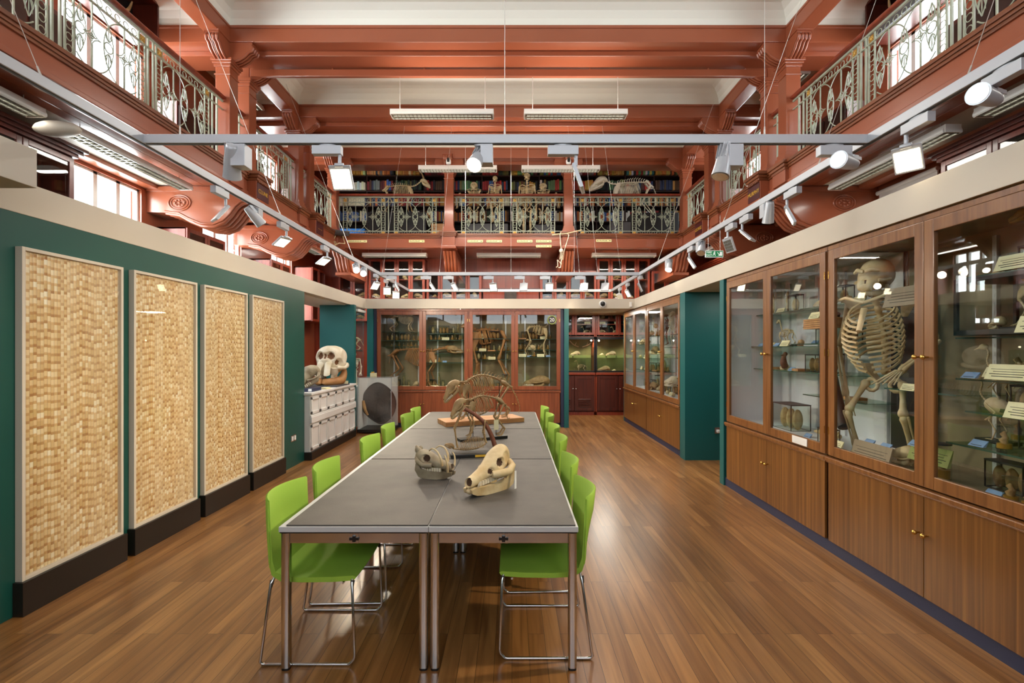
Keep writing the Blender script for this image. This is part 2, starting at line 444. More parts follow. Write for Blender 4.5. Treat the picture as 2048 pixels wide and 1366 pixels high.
M['ear'] = mat('dried_hide', (66, 60, 58), .7, var=(84, 76, 72), vscale=7, bump=.5, bscale=25)
def lampmat(name, c, s):
    m = bpy.data.materials.new(name); m.use_nodes = True; nt = m.node_tree; nt.nodes.clear()
    o = N(nt, 'ShaderNodeOutputMaterial'); e = N(nt, 'ShaderNodeEmission'); e.inputs[0].default_value = rgba(c); e.inputs[1].default_value = s
    nt.links.new(e.outputs[0], o.inputs[0]); return m
M['led'] = lampmat('lit_led_panel', (255, 236, 196), 14.0)
M['leddim'] = lampmat('lit_led_panel_oblique', (255, 240, 206), 4.0)
M['bulb'] = lampmat('lit_spot_lens', (255, 244, 220), 40.0)
M['tubelight'] = lampmat('lit_tube', (255, 248, 232), 2.2)
M['daysky'] = lampmat('bright_daylight', (240, 247, 255), 2.6)
# ================================================================== setting
XL, XR = -3.07, 2.565          # partition faces
YB = 10.14                     # back partition
FZ0, FZ1 = 2.495, 2.70         # fascia
WX = 5.15                      # outer walls
YF = 12.6                      # far wall
CL, CR = -3.88, 3.77           # inner faces of the gallery columns
GZ = 4.22                      # gallery curb top
def sbox(name, m, *b, bev=0, label=None):
    mb = MB(); mb.box(*b); return struct(mb.build(name, m, bev=bev), label)
def holed(name, m, x0, x1, y0, y1, z0, z1, holes):
    """wall slab in the plane X with openings (y0,y1,z0,z1)"""
    ys = sorted({y0, y1, *[h[0] for h in holes], *[h[1] for h in holes]}); zs = sorted({z0, z1, *[h[2] for h in holes], *[h[3] for h in holes]})
    mb = MB()
    for a, b in zip(ys, ys[1:]):
        for c, d in zip(zs, zs[1:]):
            if not any(h[0] <= (a + b) / 2 <= h[1] and h[2] <= (c + d) / 2 <= h[3] for h in holes): mb.box(x0, x1, a, b, c, d)
    return struct(mb.build(name, m))
sbox('floor', M['floor'], -6, 6, -4, 13, -.1, 0, label='honey coloured floorboards running away from the viewer')
LOWIN = [(5.67, 6.72, 2.2, 3.86), (8.05, 9.2, 2.2, 3.86), (10.35, 11.3, 2.2, 3.86), (-2.5, 1.5, 2.8, 3.86)]
UPWIN = [(5.5, 6.79, 4.55, 5.75), (9.6, 10.6, 4.55, 5.75), (1.0, 4.3, 4.55, 5.75)]
holed('wall_left', M['red'], -WX - .15, -WX, -4, YF, 0, 6.4, LOWIN + UPWIN)
RWIN = [(5.5, 6.63, 4.5, 5.75), (9.6, 10.6, 4.5, 5.75), (1.0, 4.3, 4.5, 5.75)]
holed('wall_right', M['red'], WX, WX + .15, -4, YF, 0, 6.4, RWIN)
mb = MB(); mb.box(-WX, WX, YF, YF + .1, 0, 6.4); struct(mb.build('wall_far', M['redwood']), 'far wall panelled in red mahogany')
# behind the viewer: end wall with tall windows
ends = [(-4.4, -1.6), (-1.3, 1.3), (1.6, 4.4)]
mb = MB(); xs = [-WX] + [v for e in ends for v in e] + [WX]
for i in range(0, len(xs), 2): mb.box(xs[i], xs[i + 1], -4.1, -4, 0, 6.4)
for a, b in ends: mb.box(a, b, -4.1, -4, 0, 2.9); mb.box(a, b, -4.1, -4, 5.9, 6.4)
struct(mb.build('wall_near', M['red']))
for i, (a, b) in enumerate(ends):
    mb = MB()
    for k in range(4): x = a + (b - a) * k / 3; mb.box(x - .03, x + .03, -4.08, -4.02, 2.9, 5.9)
    for k in range(5): z = 2.9 + 3.0 * k / 4; mb.box(a, b, -4.08, -4.02, z - .025, z + .025)
    struct(mb.build('window_%d' % (20 + i), M['whitepaint']))
# ceiling slab, coves and beams
sbox('ceiling', M['white'], -WX, WX, -4, YF, 6.33, 6.43, label='white plaster ceiling between red beams')
PAIRS = [(6.65, 7.34), (8.80, 9.51), (10.68, 11.4), (.9, 1.6)]
def cove(mb, a, b, axis, at, dirn):
    pts = [(0, 6.09)] + [(.24 * (1 - math.cos(t * PI / 8)), 6.09 + .245 * math.sin(t * PI / 8)) for t in range(1, 5)] + [(0, 6.335)]
    if axis == 'x': mb.prism([(at + dirn * d, z) for d, z in pts], a, b, 'yz', False)
    else: mb.prism([(at + dirn * d, z) for d, z in pts], a, b, 'xz', False)
for i, (a, b) in enumerate(PAIRS):
    mb = MB(); mb.box(-WX, WX, a, b, 5.87, 6.33); mb.box(-WX, WX, a + .2, b - .13, 5.80, 5.87); mb.box(-WX, WX, a - .012, a, 6.06, 6.10)
    struct(mb.build('beam', M['red'], bev=.012), 'red painted cross beam under the white ceiling')
    mb = MB(); cove(mb, CL, CR, 'x', a, -1); cove(mb, CL, CR, 'x', b, 1); cove(mb, -WX, CL - .23, 'x', a, -1); cove(mb, CR + .23, WX, 'x', a, -1)
    struct(mb.build('trim_%d' % i, M['white']), 'white plaster cove along a beam')
for i, (x0, x1) in enumerate(((CL - .22, CL), (CR, CR + .22))):
    mb = MB(); mb.box(x0, x1, -4, 11, 5.872, 6.33); mb.box(x0 - .01, x1 + .01, -4, 11, 6.06, 6.10)
    struct(mb.build('beam', M['red'], bev=.012), 'red painted long beam above the %s gallery edge' % ('left', 'right')[i])
    mb = MB(); cove(mb, -4, 11, 'y', x1 if i == 0 else x0, 1 if i == 0 else -1); cove(mb, -4, 11, 'y', x0 if i == 0 else x1, -1 if i == 0 else 1)
    struct(mb.build('trim_%d' % (10 + i), M['white']))
# thin hanging bar between the second columns
mb = MB(); mb.box(CL + .02, CR - .02, 7.12, 7.17, 5.665, 5.77)
for x in (-2.65, -1.3, .2, 1.15, 2.9): mb.cyl((x, 7.145, 5.77), (x, 7.145, 5.80), .012, n=6)
struct(mb.build('beam', M['red'], bev=.006), 'thin red bar hung below the nearest beam')
mb = MB(); mb.box(CL + .02, CR - .02, 9.25, 9.30, 5.665, 5.77)
for x in (-2.4, -1.1, .9, 2.2): mb.cyl((x, 9.275, 5.77), (x, 9.275, 5.87), .012, n=6)
struct(mb.build('beam', M['red'], bev=.006), 'thin red bar hung below the second beam')

# columns with scrolled consoles
def console(mb, base, out, side, L=.26, z0=5.70, z1=5.87, w=.19):
    """small scroll bracket: base point on the column, out = unit direction, side = unit across"""
    o = V(out); s = V(side); b = V(base)
    prof = [(0, 0), (.03, 0), (.10, .03), (.17, .085), (.215, .15), (.26, .165), (.275, .21), (.26, .25), (.275, .255), (.275, .29), (0, .29)]
    k = (z1 - z0) / .29
    vs = []
    for t in (-w / 2, w / 2):
        vs += [b + o * (d * L / .275) + V((0, 0, (h - .29) * k)) + s * t for d, h in prof]
    n = len(prof)
    mb.add(vs, [tuple(range(n)), tuple(range(n, 2 * n))[::-1]] + [(i, (i + 1) % n, n + (i + 1) % n, n + i) for i in range(n)])
    for j in range(4):
        t = (j - 1.5) * w / 4
        mb.tube([b + o * (d * L / .275 + .004) + V((0, 0, (h - .29) * k)) + s * t for d, h in prof[1:8]], [.018, .02, .022, .022, .02, .024, .02], 6)
    mb.cbox(b + o * (L * .55) + V((0, 0, .008)), (abs(o.x) * L * 1.1 + abs(s.x) * (w + .03), abs(o.y) * L * 1.1 + abs(s.y) * (w + .03), .02))
def column(x0, y0, s, label, front=True, across=None):
    """s: direction of the room (+1 for the left row)"""
    mb = MB(); w = .2; x1 = x0 + w; y1 = y0 + w
    mb.box(x0, x1, y0, y1, GZ, 5.87)
    for e, a, b in ((.045, GZ, GZ + .06), (.03, GZ + .06, GZ + .1), (.015, GZ + .1, GZ + .15), (.012, 5.42, 5.44), (.015, 5.53, 5.57), (.03, 5.57, 5.60), (.045, 5.60, 5.64)):
        mb.box(x0 - e, x1 + e, y0 - e, y1 + e, a, b)
    zt = 5.87
    if front: console(mb, ((x0 + x1) / 2, y0, zt), (0, -1, 0), (1, 0, 0), .25, 5.62, zt)
    if s: console(mb, (x1 if s > 0 else x0, (y0 + y1) / 2, zt - .0), (s, 0, 0), (0, 1, 0), .3, 5.62, zt)
    if across:
        console(mb, (x0, (y0 + y1) / 2, zt), (-1, 0, 0), (0, 1, 0), .2, 5.62, zt); console(mb, (x1, (y0 + y1) / 2, zt), (1, 0, 0), (0, 1, 0), .2, 5.62, zt)
    return struct(mb.build('column', M['red'], bev=.006), label)
for i, (a, b) in enumerate(PAIRS[:3]):
    for s, x0, nm in ((1, CL - .2, 'left'), (-1, CR, 'right')):
        column(x0, a, s, 'red column of the %s gallery, %s pair from the viewer' % (nm, ORD[i]))
        if i < 2: column(x0, a + .49, s, 'red rear column of the %s gallery, %s pair' % (nm, ORD[i]), front=False)
XC = (-1.50, 1.155)
for i, x in enumerate(XC): column(x, 10.72, 0, 'red column of the far gallery, %s one' % ('left', 'right')[i], front=True, across=True)

# gallery floors with fascia, wood moulding, pedestals
def gallery(name, s, label):
    e = CL if s > 0 else CR       # inner edge
    f = lambda d: e + s * d       # d: towards the room
    mb = MB()
    def bx(d0, d1, y0, y1, z0, z1):
        a, b = sorted((f(d0), f(d1))); mb.box(a, b, y0, y1, z0, z1)
    bx(-.45, .0, -4, 11.0, 3.95, 4.2)
    bx(-1.4, -.45, -4, 11.0, 4.0, 4.2)
    bx(-.25, .02, -4, 11.0, 3.91, 3.96); bx(-1.3, -1.1, -4, 11.0, 3.9, 4.0); bx(-.6, -.45, -4, 11, 3.95, 4.02)
    for a, b in PAIRS[:3]:
        bx(-.25, .05, a - .06, a + .26, 3.93, 4.12)
        if b < 10: bx(-.25, .14, a + .43, a + .77, 3.84, 4.12); bx(-.25, .155, a + .42, a + .78, 3.82, 3.86); bx(-.25, .11, a + .46, a + .74, 3.74, 3.82)
    o = struct(mb.build(name, M['red'], bev=.008), label)
    mb = MB()
    bx(-.28, .022, -4, 11.0, 4.12, 4.15); bx(-.28, .035, -4, 11, 4.15, 4.18); bx(-.28, .05, -4, 11.0, 4.18, GZ)
    for a, b in PAIRS[:3]:
        for q0, q1, z0, z1 in ((.06, .07, 4.10, 4.14), (.08, .09, 4.14, 4.18), (.10, .11, 4.18, GZ + .005)):
            bx(-.25, q0, a - q1, a + .2 + q1, z0, z1)
            if b < 10: bx(-.25, q0 + .10, a + .49 - q1, a + .69 + q1, z0 + .02, z1 + .02)
        if b < 10:
            for k in range(8): y = a + .44 + k * .043; bx(.14, .175, y, y + .022, 4.095, 4.122)
    return struct(mb.build('trim_%d' % (30 + int(s)), M['moulding'], bev=.005), 'brown moulding along the gallery edge')
gallery('slab_left', 1, 'left gallery floor with red fascia'); gallery('slab_right', -1, 'right gallery floor with red fascia')
mb = MB(); mb.box(-WX, WX, 10.80, YF, 4.0, 4.2); mb.box(CL, CR, 10.78, 10.95, 3.907, 4.2)
mb.box(XC[0] + .16, XC[1] + .02, 10.70, 10.8, 3.92, 4.12)
for x in XC: mb.box(x - .045, x + .245, 10.62, 10.9, 3.90, 4.2); mb.box(x - .07, x + .27, 10.60, 10.9, 3.86, 3.92)
struct(mb.build('slab_far', M['red'], bev=.008), 'far gallery floor with red fascia')
mb = MB()
for z0, z1, d in ((4.12, 4.15, .02), (4.15, 4.18, .03), (4.18, GZ, .045)):
    mb.box(CL, CR, 10.78 - d, 10.9, z0, z1)
    for x in XC: mb.box(x - .05 - d, x + .25 + d, 10.61 - d, 10.9, z0 + .01, z1 + .01)
struct(mb.build('trim_33', M['moulding'], bev=.005), 'brown moulding along the far gallery edge')
# pale soffit panels under the side galleries
for i, (a, b) in enumerate(((-5.0, -4.48), (4.37, 4.9))):
    sbox('trim_%d' % (40 + i), M['cream'], a, b, -4, 6.8, 3.955, 3.995)
# large scroll brackets carrying the galleries
PROF = [(0, 3.95), (0, 3.58), (.26, 3.57), (.46, 3.545), (.6, 3.47), (.76, 3.405), (.94, 3.385), (1.08, 3.44), (1.18, 3.54), (1.25, 3.64), (1.32, 3.70), (1.40, 3.72), (1.45, 3.78), (1.40, 3.85), (1.28, 3.86), (1.28, 3.95)]
def bracket(s, y0, label):
    f = lambda d: -s * WX + s * d
    mb = MB(); y1 = y0 + .42
    mb.prism([(f(d), z) for d, z in PROF], y0, y1)
    low = PROF[2:13]
    for k in range(5):
        y = y0 + .03 + k * .09
        mb.tube([(f(d), y, z - .004) for d, z in low], [.02, .028, .034, .036, .036, .034, .03, .028, .026, .024, .022], 6)
    for yy in (y0 - .004, y1 + .004):
        mb.tube([(f(d), yy, z + .02) for d, z in low], .014, 5)
    mb.cyl((f(1.39), y0 - .03, 3.785), (f(1.39), y1 + .03, 3.785), .062, n=12)
    for yy in (y0 - .03, y1 + .03): mb.ell((f(1.39), yy, 3.785), (.05, .02, .05))
    c = (f(.47), y0, 3.71)
    for R, r in ((.155, .012), (.12, .008), (.075, .009)):
        mb.ring((c[0], c[1] - .004, c[2]), R * .7, r, 'y', 28, 5, 1.43)
    mb.ell((c[0], c[1] - .003, c[2]), (.025, .02, .018))
    for k in range(8):
        a = k * PI / 4; mb.ell((c[0] + .055 * 1.2 * math.cos(a), c[1] - .003, c[2] + .042 * math.sin(a)), (.02, .014, .016), 8, 5)
    mb.box(min(f(0), f(1.25)), max(f(0), f(1.25)), y0 - .02, y1 + .02, 3.87, 3.93)
    return struct(mb.build('bracket', M['red']), label)
for i, (a, b) in enumerate(PAIRS[:2]):
    bracket(1, a + .16, 'large red scroll bracket under the left gallery, %s one' % ('nearer', 'farther')[i])
    bracket(-1, a + .16, 'large red scroll bracket under the right gallery, %s one' % ('nearer', 'farther')[i])
# corbels of the far gallery
def corbel(x, label, w=.28, y=10.74):
    mb = MB()
    prof = [(0, 3.88), (.16, 3.88), (.20, 3.80), (.24, 3.72), (.30, 3.66), (.52, 3.44), (.8, 3.40), (1.86, 3.40), (1.86, 3.9), (0, 3.9)]
    mb.prism([(y + d, z) for d, z in prof], x - w / 2, x + w / 2, 'yz')
    for k in range(4):
        xx = x + (k - 1.5) * w / 4
        mb.tube([(xx, y + d - .01, z) for d, z in ((.02, 3.84), (.08, 3.76), (.16, 3.70), (.2, 3.6), (.26, 3.5), (.34, 3.42), (.40, 3.36))], [.034, .036, .03, .034, .03, .024, .012], 8)
    mb.box(x - w / 2 - .03, x + w / 2 + .03, y + .3, y + 1.86, 3.34, 3.40)
    return struct(mb.build('bracket', M['red']), label)
corbel(XC[0] + .1, 'red fluted corbel under the left far column'); corbel(XC[1] + .1, 'red fluted corbel under the right far column')
corbel(-3.86, 'red fluted corbel in the far left corner', .3, 10.75); corbel(3.86, 'red fluted corbel in the far right corner', .3, 10.75)

# --------------------------------------------------------------- low partition
mb = MB(); mb.box(XL - .1, XL, -4, 7.15, 0, FZ0); struct(mb.build('wall_partition_left', M['tealdark']), 'deep green partition wall behind the tall display panels')
mb = MB(); mb.box(XL - .1, XL + .004, -4, YB, FZ0, FZ1); mb.box(XL, -2.75, -4, 2.8, 2.58, 2.80); struct(mb.build('trim_left', M['cream'], bev=.004), 'cream fascia above the left partition')
mb = MB(); mb.box(XL - .1, XR + .1, YB - .02, YB + .08, FZ0, FZ1); struct(mb.build('trim_back', M['cream'], bev=.004), 'cream fascia above the back cabinets')
mb = MB(); mb.box(XR - .004, XR + .1, -4, YB, FZ0, FZ1); struct(mb.build('trim_right', M['cream'], bev=.004), 'cream fascia above the right cabinets')
sbox('wall_recess', M['teal'], -3.66, -3.0, 9.2, 9.3, 0, FZ0, label='teal return wall behind the big skulls')
sbox('ceiling_recess', M['whitepaint'], -3.9, XL - .1, 7.15, YB, FZ0 - .01, FZ0 + .03)
mb = MB(); mb.box(-3.04, -2.915, YB, YB + .6, 0, FZ0); struct(mb.build('wall_pillar_left', M['teal']), 'teal pillar left of the back cabinets')
mb = MB(); mb.box(1.095, 1.19, YB - .01, YB + .75, 0, FZ0); struct(mb.build('wall_pillar_alcove', M['teal']), 'teal pillar between the back cabinets and the alcove')
mb = MB(); mb.box(-2.915, 1.095, YB + .64, YB + .7, 0, FZ0); mb.box(-2.915, -2.842, YB + .06, YB + .1, 0, FZ0); mb.box(1.022, 1.095, YB + .06, YB + .1, 0, FZ0); struct(mb.build('wall_back', M['navy']))
mb = MB(); mb.box(XR, 3.4, 5.86, 5.97, 0, FZ0); struct(mb.build('wall_pillar_right', M['teal']), 'narrow teal pillar beside the nearest right cabinet')
mb = MB(); mb.box(XR, WX, 7.17, 7.38, 0, FZ0); struct(mb.build('wall_corridor', M['teal']), 'dark teal wall end beside the opening on the right')
mb = MB(); mb.box(XR + .02, WX, 11.12, 11.2, 0, FZ0); struct(mb.build('wall_alcove', M['teal']))
sbox('ceiling_corridor', M['cream'], XR + .1, WX, 5.97, 7.17, FZ0, FZ0 + .04)
sbox('ceiling_alcove', M['cream'], 1.1, WX, YB + .08, YF - .05, FZ0, FZ0 + .04)
mb = MB(); mb.box(XR + .02, XR + .1, -4, 2.05, 0, FZ0); struct(mb.build('wall_partition_right', M['teal']))
for nm, b in (('baseboard_right', (XR + .02, XR + .05, 2.08, 5.86, 0, .1)), ('baseboard_far', (XR + .02, XR + .05, 7.38, 11.1, 0, .1))):
    sbox(nm, M['navy'], *b, label='dark blue plinth under the right cabinets')
# --------------------------------------------------------------- windows
def window_x(n, x, s, y0, y1, z0, z1, label, bars=3, blind=False):
    """window in a side wall; s=+1 left wall. Bright daylight beyond, white frame and bars"""
    mb = MB(); d = .03
    for y in [y0 + (y1 - y0) * k / bars for k in range(bars + 1)]: mb.box(x - .03, x + .03, y - d, y + d, z0, z1)
    for z in (z0, z1): mb.box(x - .03, x + .03, y0, y1, z - d, z + d)
    o = struct(mb.build('window_%d' % n, M['whitepaint']), label)
    if blind:
        mb = MB(); mb.box(x - .055, x - .04, y0, y1, z0, z1); mb.build('blind', M['whitepaint'], o)
    mb = MB(); mb.box(x - .004, x + .004, y0, y1, z0, z1); g = mb.build('pane', M['glass'], o)
    mb = MB(); xx = x - s * .32; mb.box(xx - .01, xx + .01, y0 - .5, y1 + .5, z0 - .4, z1 + .4)
    struct(mb.build('sky', M['daysky'] if not blind else M['whitepaint']))
    return o
k = 1
for (a, b, c, d) in LOWIN[:3]: window_x(k, -WX - .07, 1, a, b, c, d, 'bright window under the left gallery', 3); k += 1
for (a, b, c, d) in UPWIN: window_x(k, -WX - .07, 1, a, b, c, d, 'bright window on the left gallery', 3); k += 1
for (a, b, c, d) in RWIN: window_x(k, WX + .07, -1, a, b, c, d, 'white window on the right gallery', 3); k += 1
mb = MB(); mb.box(WX - .03, WX - .01, 5.82, 6.74, 2.0, 3.80); mb.cyl((WX - .04, 5.80, 3.82), (WX - .04, 6.76, 3.82), .03); tag(mb.build('roller_blind', M['whitepaint']), 'white roller blind under the right gallery by the near cabinets', 'blind')
text('Grant', .2, (-WX + .0, 5.98, 3.18), (PI / 2, 0, -PI / 2), M['upright'], bpy.data.objects['window_1'])

# --------------------------------------------------------------- camera, light
cam = bpy.data.cameras.new('camera'); cam.sensor_width = 36; cam.lens = 36 * F / 2048
cam.shift_y = (HY - 683) / 2048; cam.clip_start = .05; cam.clip_end = 100
co = bpy.data.objects.new('camera', cam); COL.objects.link(co); co.location = (0, 0, H); co.rotation_euler = (PI / 2, 0, 0); SC.camera = co
w = bpy.data.worlds.new('world'); SC.world = w; w.use_nodes = True
w.node_tree.nodes['Background'].inputs[0].default_value = (.8, .9, 1, 1); w.node_tree.nodes['Background'].inputs[1].default_value = 1.0
def area(name, loc, rot, sx, sy, power, col=(1, 1, 1)):
    l = bpy.data.lights.new(name, 'AREA'); l.shape = 'RECTANGLE'; l.size = sx; l.size_y = sy; l.energy = power; l.color = col
    o = bpy.data.objects.new(name, l); COL.objects.link(o); o.location = loc; o.rotation_euler = rot; return o
def spot(name, loc, target, power, angle=50, col=(1, .86, .66), blend=.6, rad=.06):
    l = bpy.data.lights.new(name, 'SPOT'); l.energy = power; l.spot_size = math.radians(angle); l.spot_blend = blend; l.color = col; l.shadow_soft_size = rad
    o = bpy.data.objects.new(name, l); COL.objects.link(o); o.location = loc
    o.rotation_euler = (V(target) - V(loc)).to_track_quat('-Z', 'Y').to_euler(); return o
DAY = (.93, .97, 1.0)
for (a, b, c, d), pw in zip(LOWIN[:3] + UPWIN, (90, 90, 80, 110, 80, 460)):
    area('daylight', (-WX - .12, (a + b) / 2, (c + d) / 2), (0, -PI / 2, 0), d - c, b - a, pw, DAY)
for (a, b, c, d), pw in zip(RWIN, (50, 50, 230)):
    area('daylight', (WX + .12, (a + b) / 2, (c + d) / 2), (0, PI / 2, 0), d - c, b - a, pw, DAY)
for a, b in ends: area('daylight', ((a + b) / 2, -4.2, 4.4), (PI / 2, 0, 0), b - a, 3.0, 75, DAY)
WARM = (1.0, .84, .62)
for loc, tg, pw, ang in (((2.43, 2.86, 2.92), (-.5, 2.9, .6), 200, 66), ((-1.25, 3.28, 2.9), (-1.0, 1.4, 0), 30, 80), ((-.22, 3.25, 2.9), (-.5, 1.6, 0), 30, 70),
        ((2.4, 4.4, 2.95), (-3, 4.45, 1.55), 330, 36), ((2.4, 5.0, 2.95), (-3, 5.5, 1.5), 260, 36), ((2.4, 3.7, 2.95), (-3, 3.4, 1.4), 170, 34), ((2.4, 7.3, 2.95), (-3.2, 6.4, 1.5), 120, 34),
        ((-2.5, 5.5, 2.95), (2.6, 5.2, 1.4), 170, 44), ((-2.5, 4.4, 2.95), (2.6, 3.3, 1.9), 60, 34), ((-2.4, 8.1, 2.95), (.1, 5.8, .5), 190, 60), ((-2.4, 8.5, 2.95), (-.2, 4.0, .6), 190, 50), ((-2.4, 10.0, 2.95), (.8, 7.0, .2), 150, 60),
        ((2.4, 8.2, 2.95), (-3.2, 8.4, 1.4), 60, 24), ((-2.45, 7.0, 2.95), (2.6, 8.6, 1.5), 130, 40), ((-2.3, 6.5, 2.95), (-1.0, 10.2, 1.6), 190, 44), ((2.3, 6.5, 2.95), (.2, 10.2, 1.6), 190, 44), ((.15, 9.2, 2.9), (0, 4, .6), 70, 60), ((1.35, 9.2, 2.9), (1.9, 12, 1.2), 50, 50),
        ((-1.6, 9.4, 2.95), (-1.6, 12.2, 3.7), 60, 50), ((1.3, 9.4, 2.95), (1.4, 12.2, 3.7), 60, 50), ((-1.2, 3.4, 2.95), (-1.8, 11, 5.2), 260, 40), ((-.2, 3.4, 2.95), (1.6, 11, 5.2), 260, 40)):
    spot('spotlight_beam', loc, tg, pw, ang, WARM)
for px, y in ((885, 7.1), (1150.5, 7.1), (916, 9.34), (1121, 9.34)):
    z = H + (HY - (234 if y < 8 else 342)) / F * y
    area('lamp_light', ((px - 1024) / F * y, y, z - .012), (0, 0, 0), 1.4, .15, 40, (1, .95, .86)); area('lamp_light', ((px - 1024) / F * y, y, z + .1), (PI, 0, 0), 1.4, .1, 12, (1, .95, .86))
for px in (790, 1017.5, 1247): area('lamp_light', ((px - 1024) / F * 11.4, 11.4, 3.80), (0, 0, 0), 1.4, .15, 34, (1, .9, .74))
for x in (-4.42, 4.38):
    for y in (3.75, 5.68, 10.3): area('lamp_light', (x, y, 3.785), (0, 0, 0), .15, 1.4, 9, (1, .95, .86))
area('lamp_light', (2.06, 10.95, FZ0 - .014), (0, 0, 0), .5, .5, 32, (1, .93, .8)); area('lamp_light', (3.35, 6.4, FZ0 - .014), (0, 0, 0), .4, .4, 8, (1, .93, .8))
for x in (1.12, 1.98, 2.18, 3.1): spot('spotlight_beam', (x, 12.11, 1.85), (x + (.2 if x < 2.05 else -.1), 12.4, 1.1), 22, 120, (1, .9, .6), .8, .02)
for y in (7.7, 8.6, 9.5): spot('spotlight_beam', (-4.8, y, 1.66), (-4.95, y, .9), 7, 120, (1, .72, .36), .8, .02)
SC.view_settings.view_transform = 'Standard'; SC.view_settings.look = 'None'; SC.view_settings.exposure = .25; SC.view_settings.gamma = 1
SC.view_settings.use_curve_mapping = False
SC.cycles.use_denoising = True; SC.cycles.max_bounces = 7; SC.cycles.diffuse_bounces = 4; SC.cycles.glossy_bounces = 4; SC.cycles.transparent_max_bounces = 14; SC.cycles.caustics_reflective = False; SC.cycles.caustics_refractive = False
SC.cycles.sample_clamp_indirect = 6
# ================================================================== tables
def make_table(b0, b1):
    t = thing('meeting_table', 'table', 'table')
    W, L, h = .765, 1.485, .741
    mb = MB(); mb.box(-W / 2, W / 2, 0, L, h - .028, h); mb.build('tabletop', M['tablegrey'], t, .003)
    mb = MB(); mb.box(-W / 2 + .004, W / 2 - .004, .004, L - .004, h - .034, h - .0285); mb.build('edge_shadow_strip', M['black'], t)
    mb = MB(); mb.box(-W / 2 + b0, W / 2 - b1, .008, L - .003, h + .0005, h + .008); mb.build('dark_board', M['slate'], t, .0015)
    mb = MB()
    for y in (.028, L - .028): mb.box(-W / 2 + .05, W / 2 - .05, y - .012, y + .012, h - .09, h - .036)
    for x in (-W / 2 + .028, W / 2 - .028): mb.box(x - .012, x + .012, .05, L - .05, h - .09, h - .036)
    for x in (-.014, .014): mb.box(x - .008, x + .008, .012, .026, h - .09, h - .036)
    mb.build('apron_rail', M['chrome'], t, .003)
    mb = MB(); mb.box(-.024, .024, .008, .017, h - .072, h - .058); mb.box(-.008, .008, .007, .018, h - .08, h - .05); mb.build('clip', M['black'], t)
    for x in (-W / 2 + .028, W / 2 - .028):
        for y in (.028, L - .028):
            mb = MB(); mb.loft([((x, y, z), (.0225, 0, 0), (0, .0225, 0)) for z in (.012, h - .036)], 20, pw=3.2); lg = mb.build('leg', M['chrome'], t)
            mb = MB(); mb.loft([((x, y, z), (.0215, 0, 0), (0, .0215, 0)) for z in (0, .014)], 16, pw=3.2); mb.build('foot', M['black'], lg)
    return t
TX = (-.8105, -.0435); TY = (2.47, 3.965, 5.46)
NAMES = {(0, 0): 'left table at the front of the row, empty grey board top', (1, 0): 'right table at the front carrying the long pig skull', (0, 1): 'left table in the middle of the row of tables',
         (1, 1): 'right table in the middle under the kneeling skeleton', (0, 2): 'left table at the far end of the row', (1, 2): 'right table at the far end of the row'}
tabs = [make_table(.036, .0025), make_table(.0025, .013)]
for t in tabs: t['group'] = 'grey topped meeting tables'
for (i, j), nm in NAMES.items():
    o = tabs[i] if j == 0 else copy_tree(tabs[i])
    o.location = (TX[i], TY[j], 0); o['label'] = nm
TZ = .749
# ================================================================== chairs (seat front to -x, back to +x)
def make_chair():
    t = thing('stacking_chair', 'chair', 'chair')
    # shell: path in xz, width along y with a bowed back
    path = [(-.222, .445), (-.228, .455), (-.215, .462), (-.10, .455), (.06, .452), (.15, .458), (.195, .48), (.215, .53), (.222, .62), (.228, .74), (.232, .85), (.24, .858), (.25, .852), (.25, .74), (.243, .62), (.236, .52), (.215, .462), (.17, .432), (.06, .426), (-.10, .428), (-.21, .436)]
    def w(z): return .245 if z < .5 else .235
    def pt(u, v):
        i = min(int(u * len(path)), len(path) - 1); x, z = path[i % len(path)]
        y = -1 + 2 * v; bow = max(0, min(1, (z - .5) / .3)) * .075 * (1 - y * y)
        dip = (.012 * (1 - y * y) if z < .47 and x < .1 else 0)
        return V((x + bow, y * w(z), z - dip))
    n = len(path)
    seat_i = [0, 1, 2, 3, 4, 5, 6, 15, 16, 17, 18, 19, 20]; back_i = [6, 7, 8, 9, 10, 11, 12, 13, 14, 15]
    for nm, idx in (('seat', seat_i), ('backrest', back_i)):
        mb = MB(); m = len(idx); K = 10
        vs = [pt((i + .5) / n, k / K) for k in range(K + 1) for i in idx]
        fs = [(k * m + a, k * m + (a + 1) % m, (k + 1) * m + (a + 1) % m, (k + 1) * m + a) for k in range(K) for a in range(m)]
        fs += [tuple(range(m)), tuple(K * m + a for a in range(m))[::-1]]
        mb.add(vs, fs, True); o = mb.build(nm, M['lime'], t)
        if nm == 'backrest':
            mb = MB()
            for s in (-1, 1): mb.tube([(.226 + .002, s * .2365, .5), (.232, s * .2365, .62), (.238, s * .2365, .74), (.240, s * .2365, .845)], .0045, 5)
            mb.build('piping', M['lime'], o)
    for s in (-1, 1):
        y = s * .262
        mb = MB()
        mb.tube([(.205, s * .235, .45), (.21, y, .43), (.262, y, .05), (.268, y, .022), (.258, y, .009), (.24, y, .008), (-.185, y, .008), (-.2, y, .010), (-.222, y, .035), (-.226, y, .055), (-.212, y, .425), (-.205, s * .235, .445)], .0075, 8)
        mb.build('sled_leg', M['chrome'], t)
        mb = MB(); mb.cyl((.212, s * .245, .438), (.216, s * .255, .405), .012, .009, 8); mb.cyl((-.21, s * .245, .438), (-.21, s * .256, .41), .011, .009, 8); mb.build('leg_clip', M['darkgrey'], t)
    mb = MB(); mb.cyl((-.16, -.25, .425), (-.16, .25, .425), .006, n=8); mb.cyl((.16, -.25, .425), (.16, .25, .425), .006, n=8); mb.build('cross_rod', M['chrome'], t)
    return t
ch = make_chair(); first = True
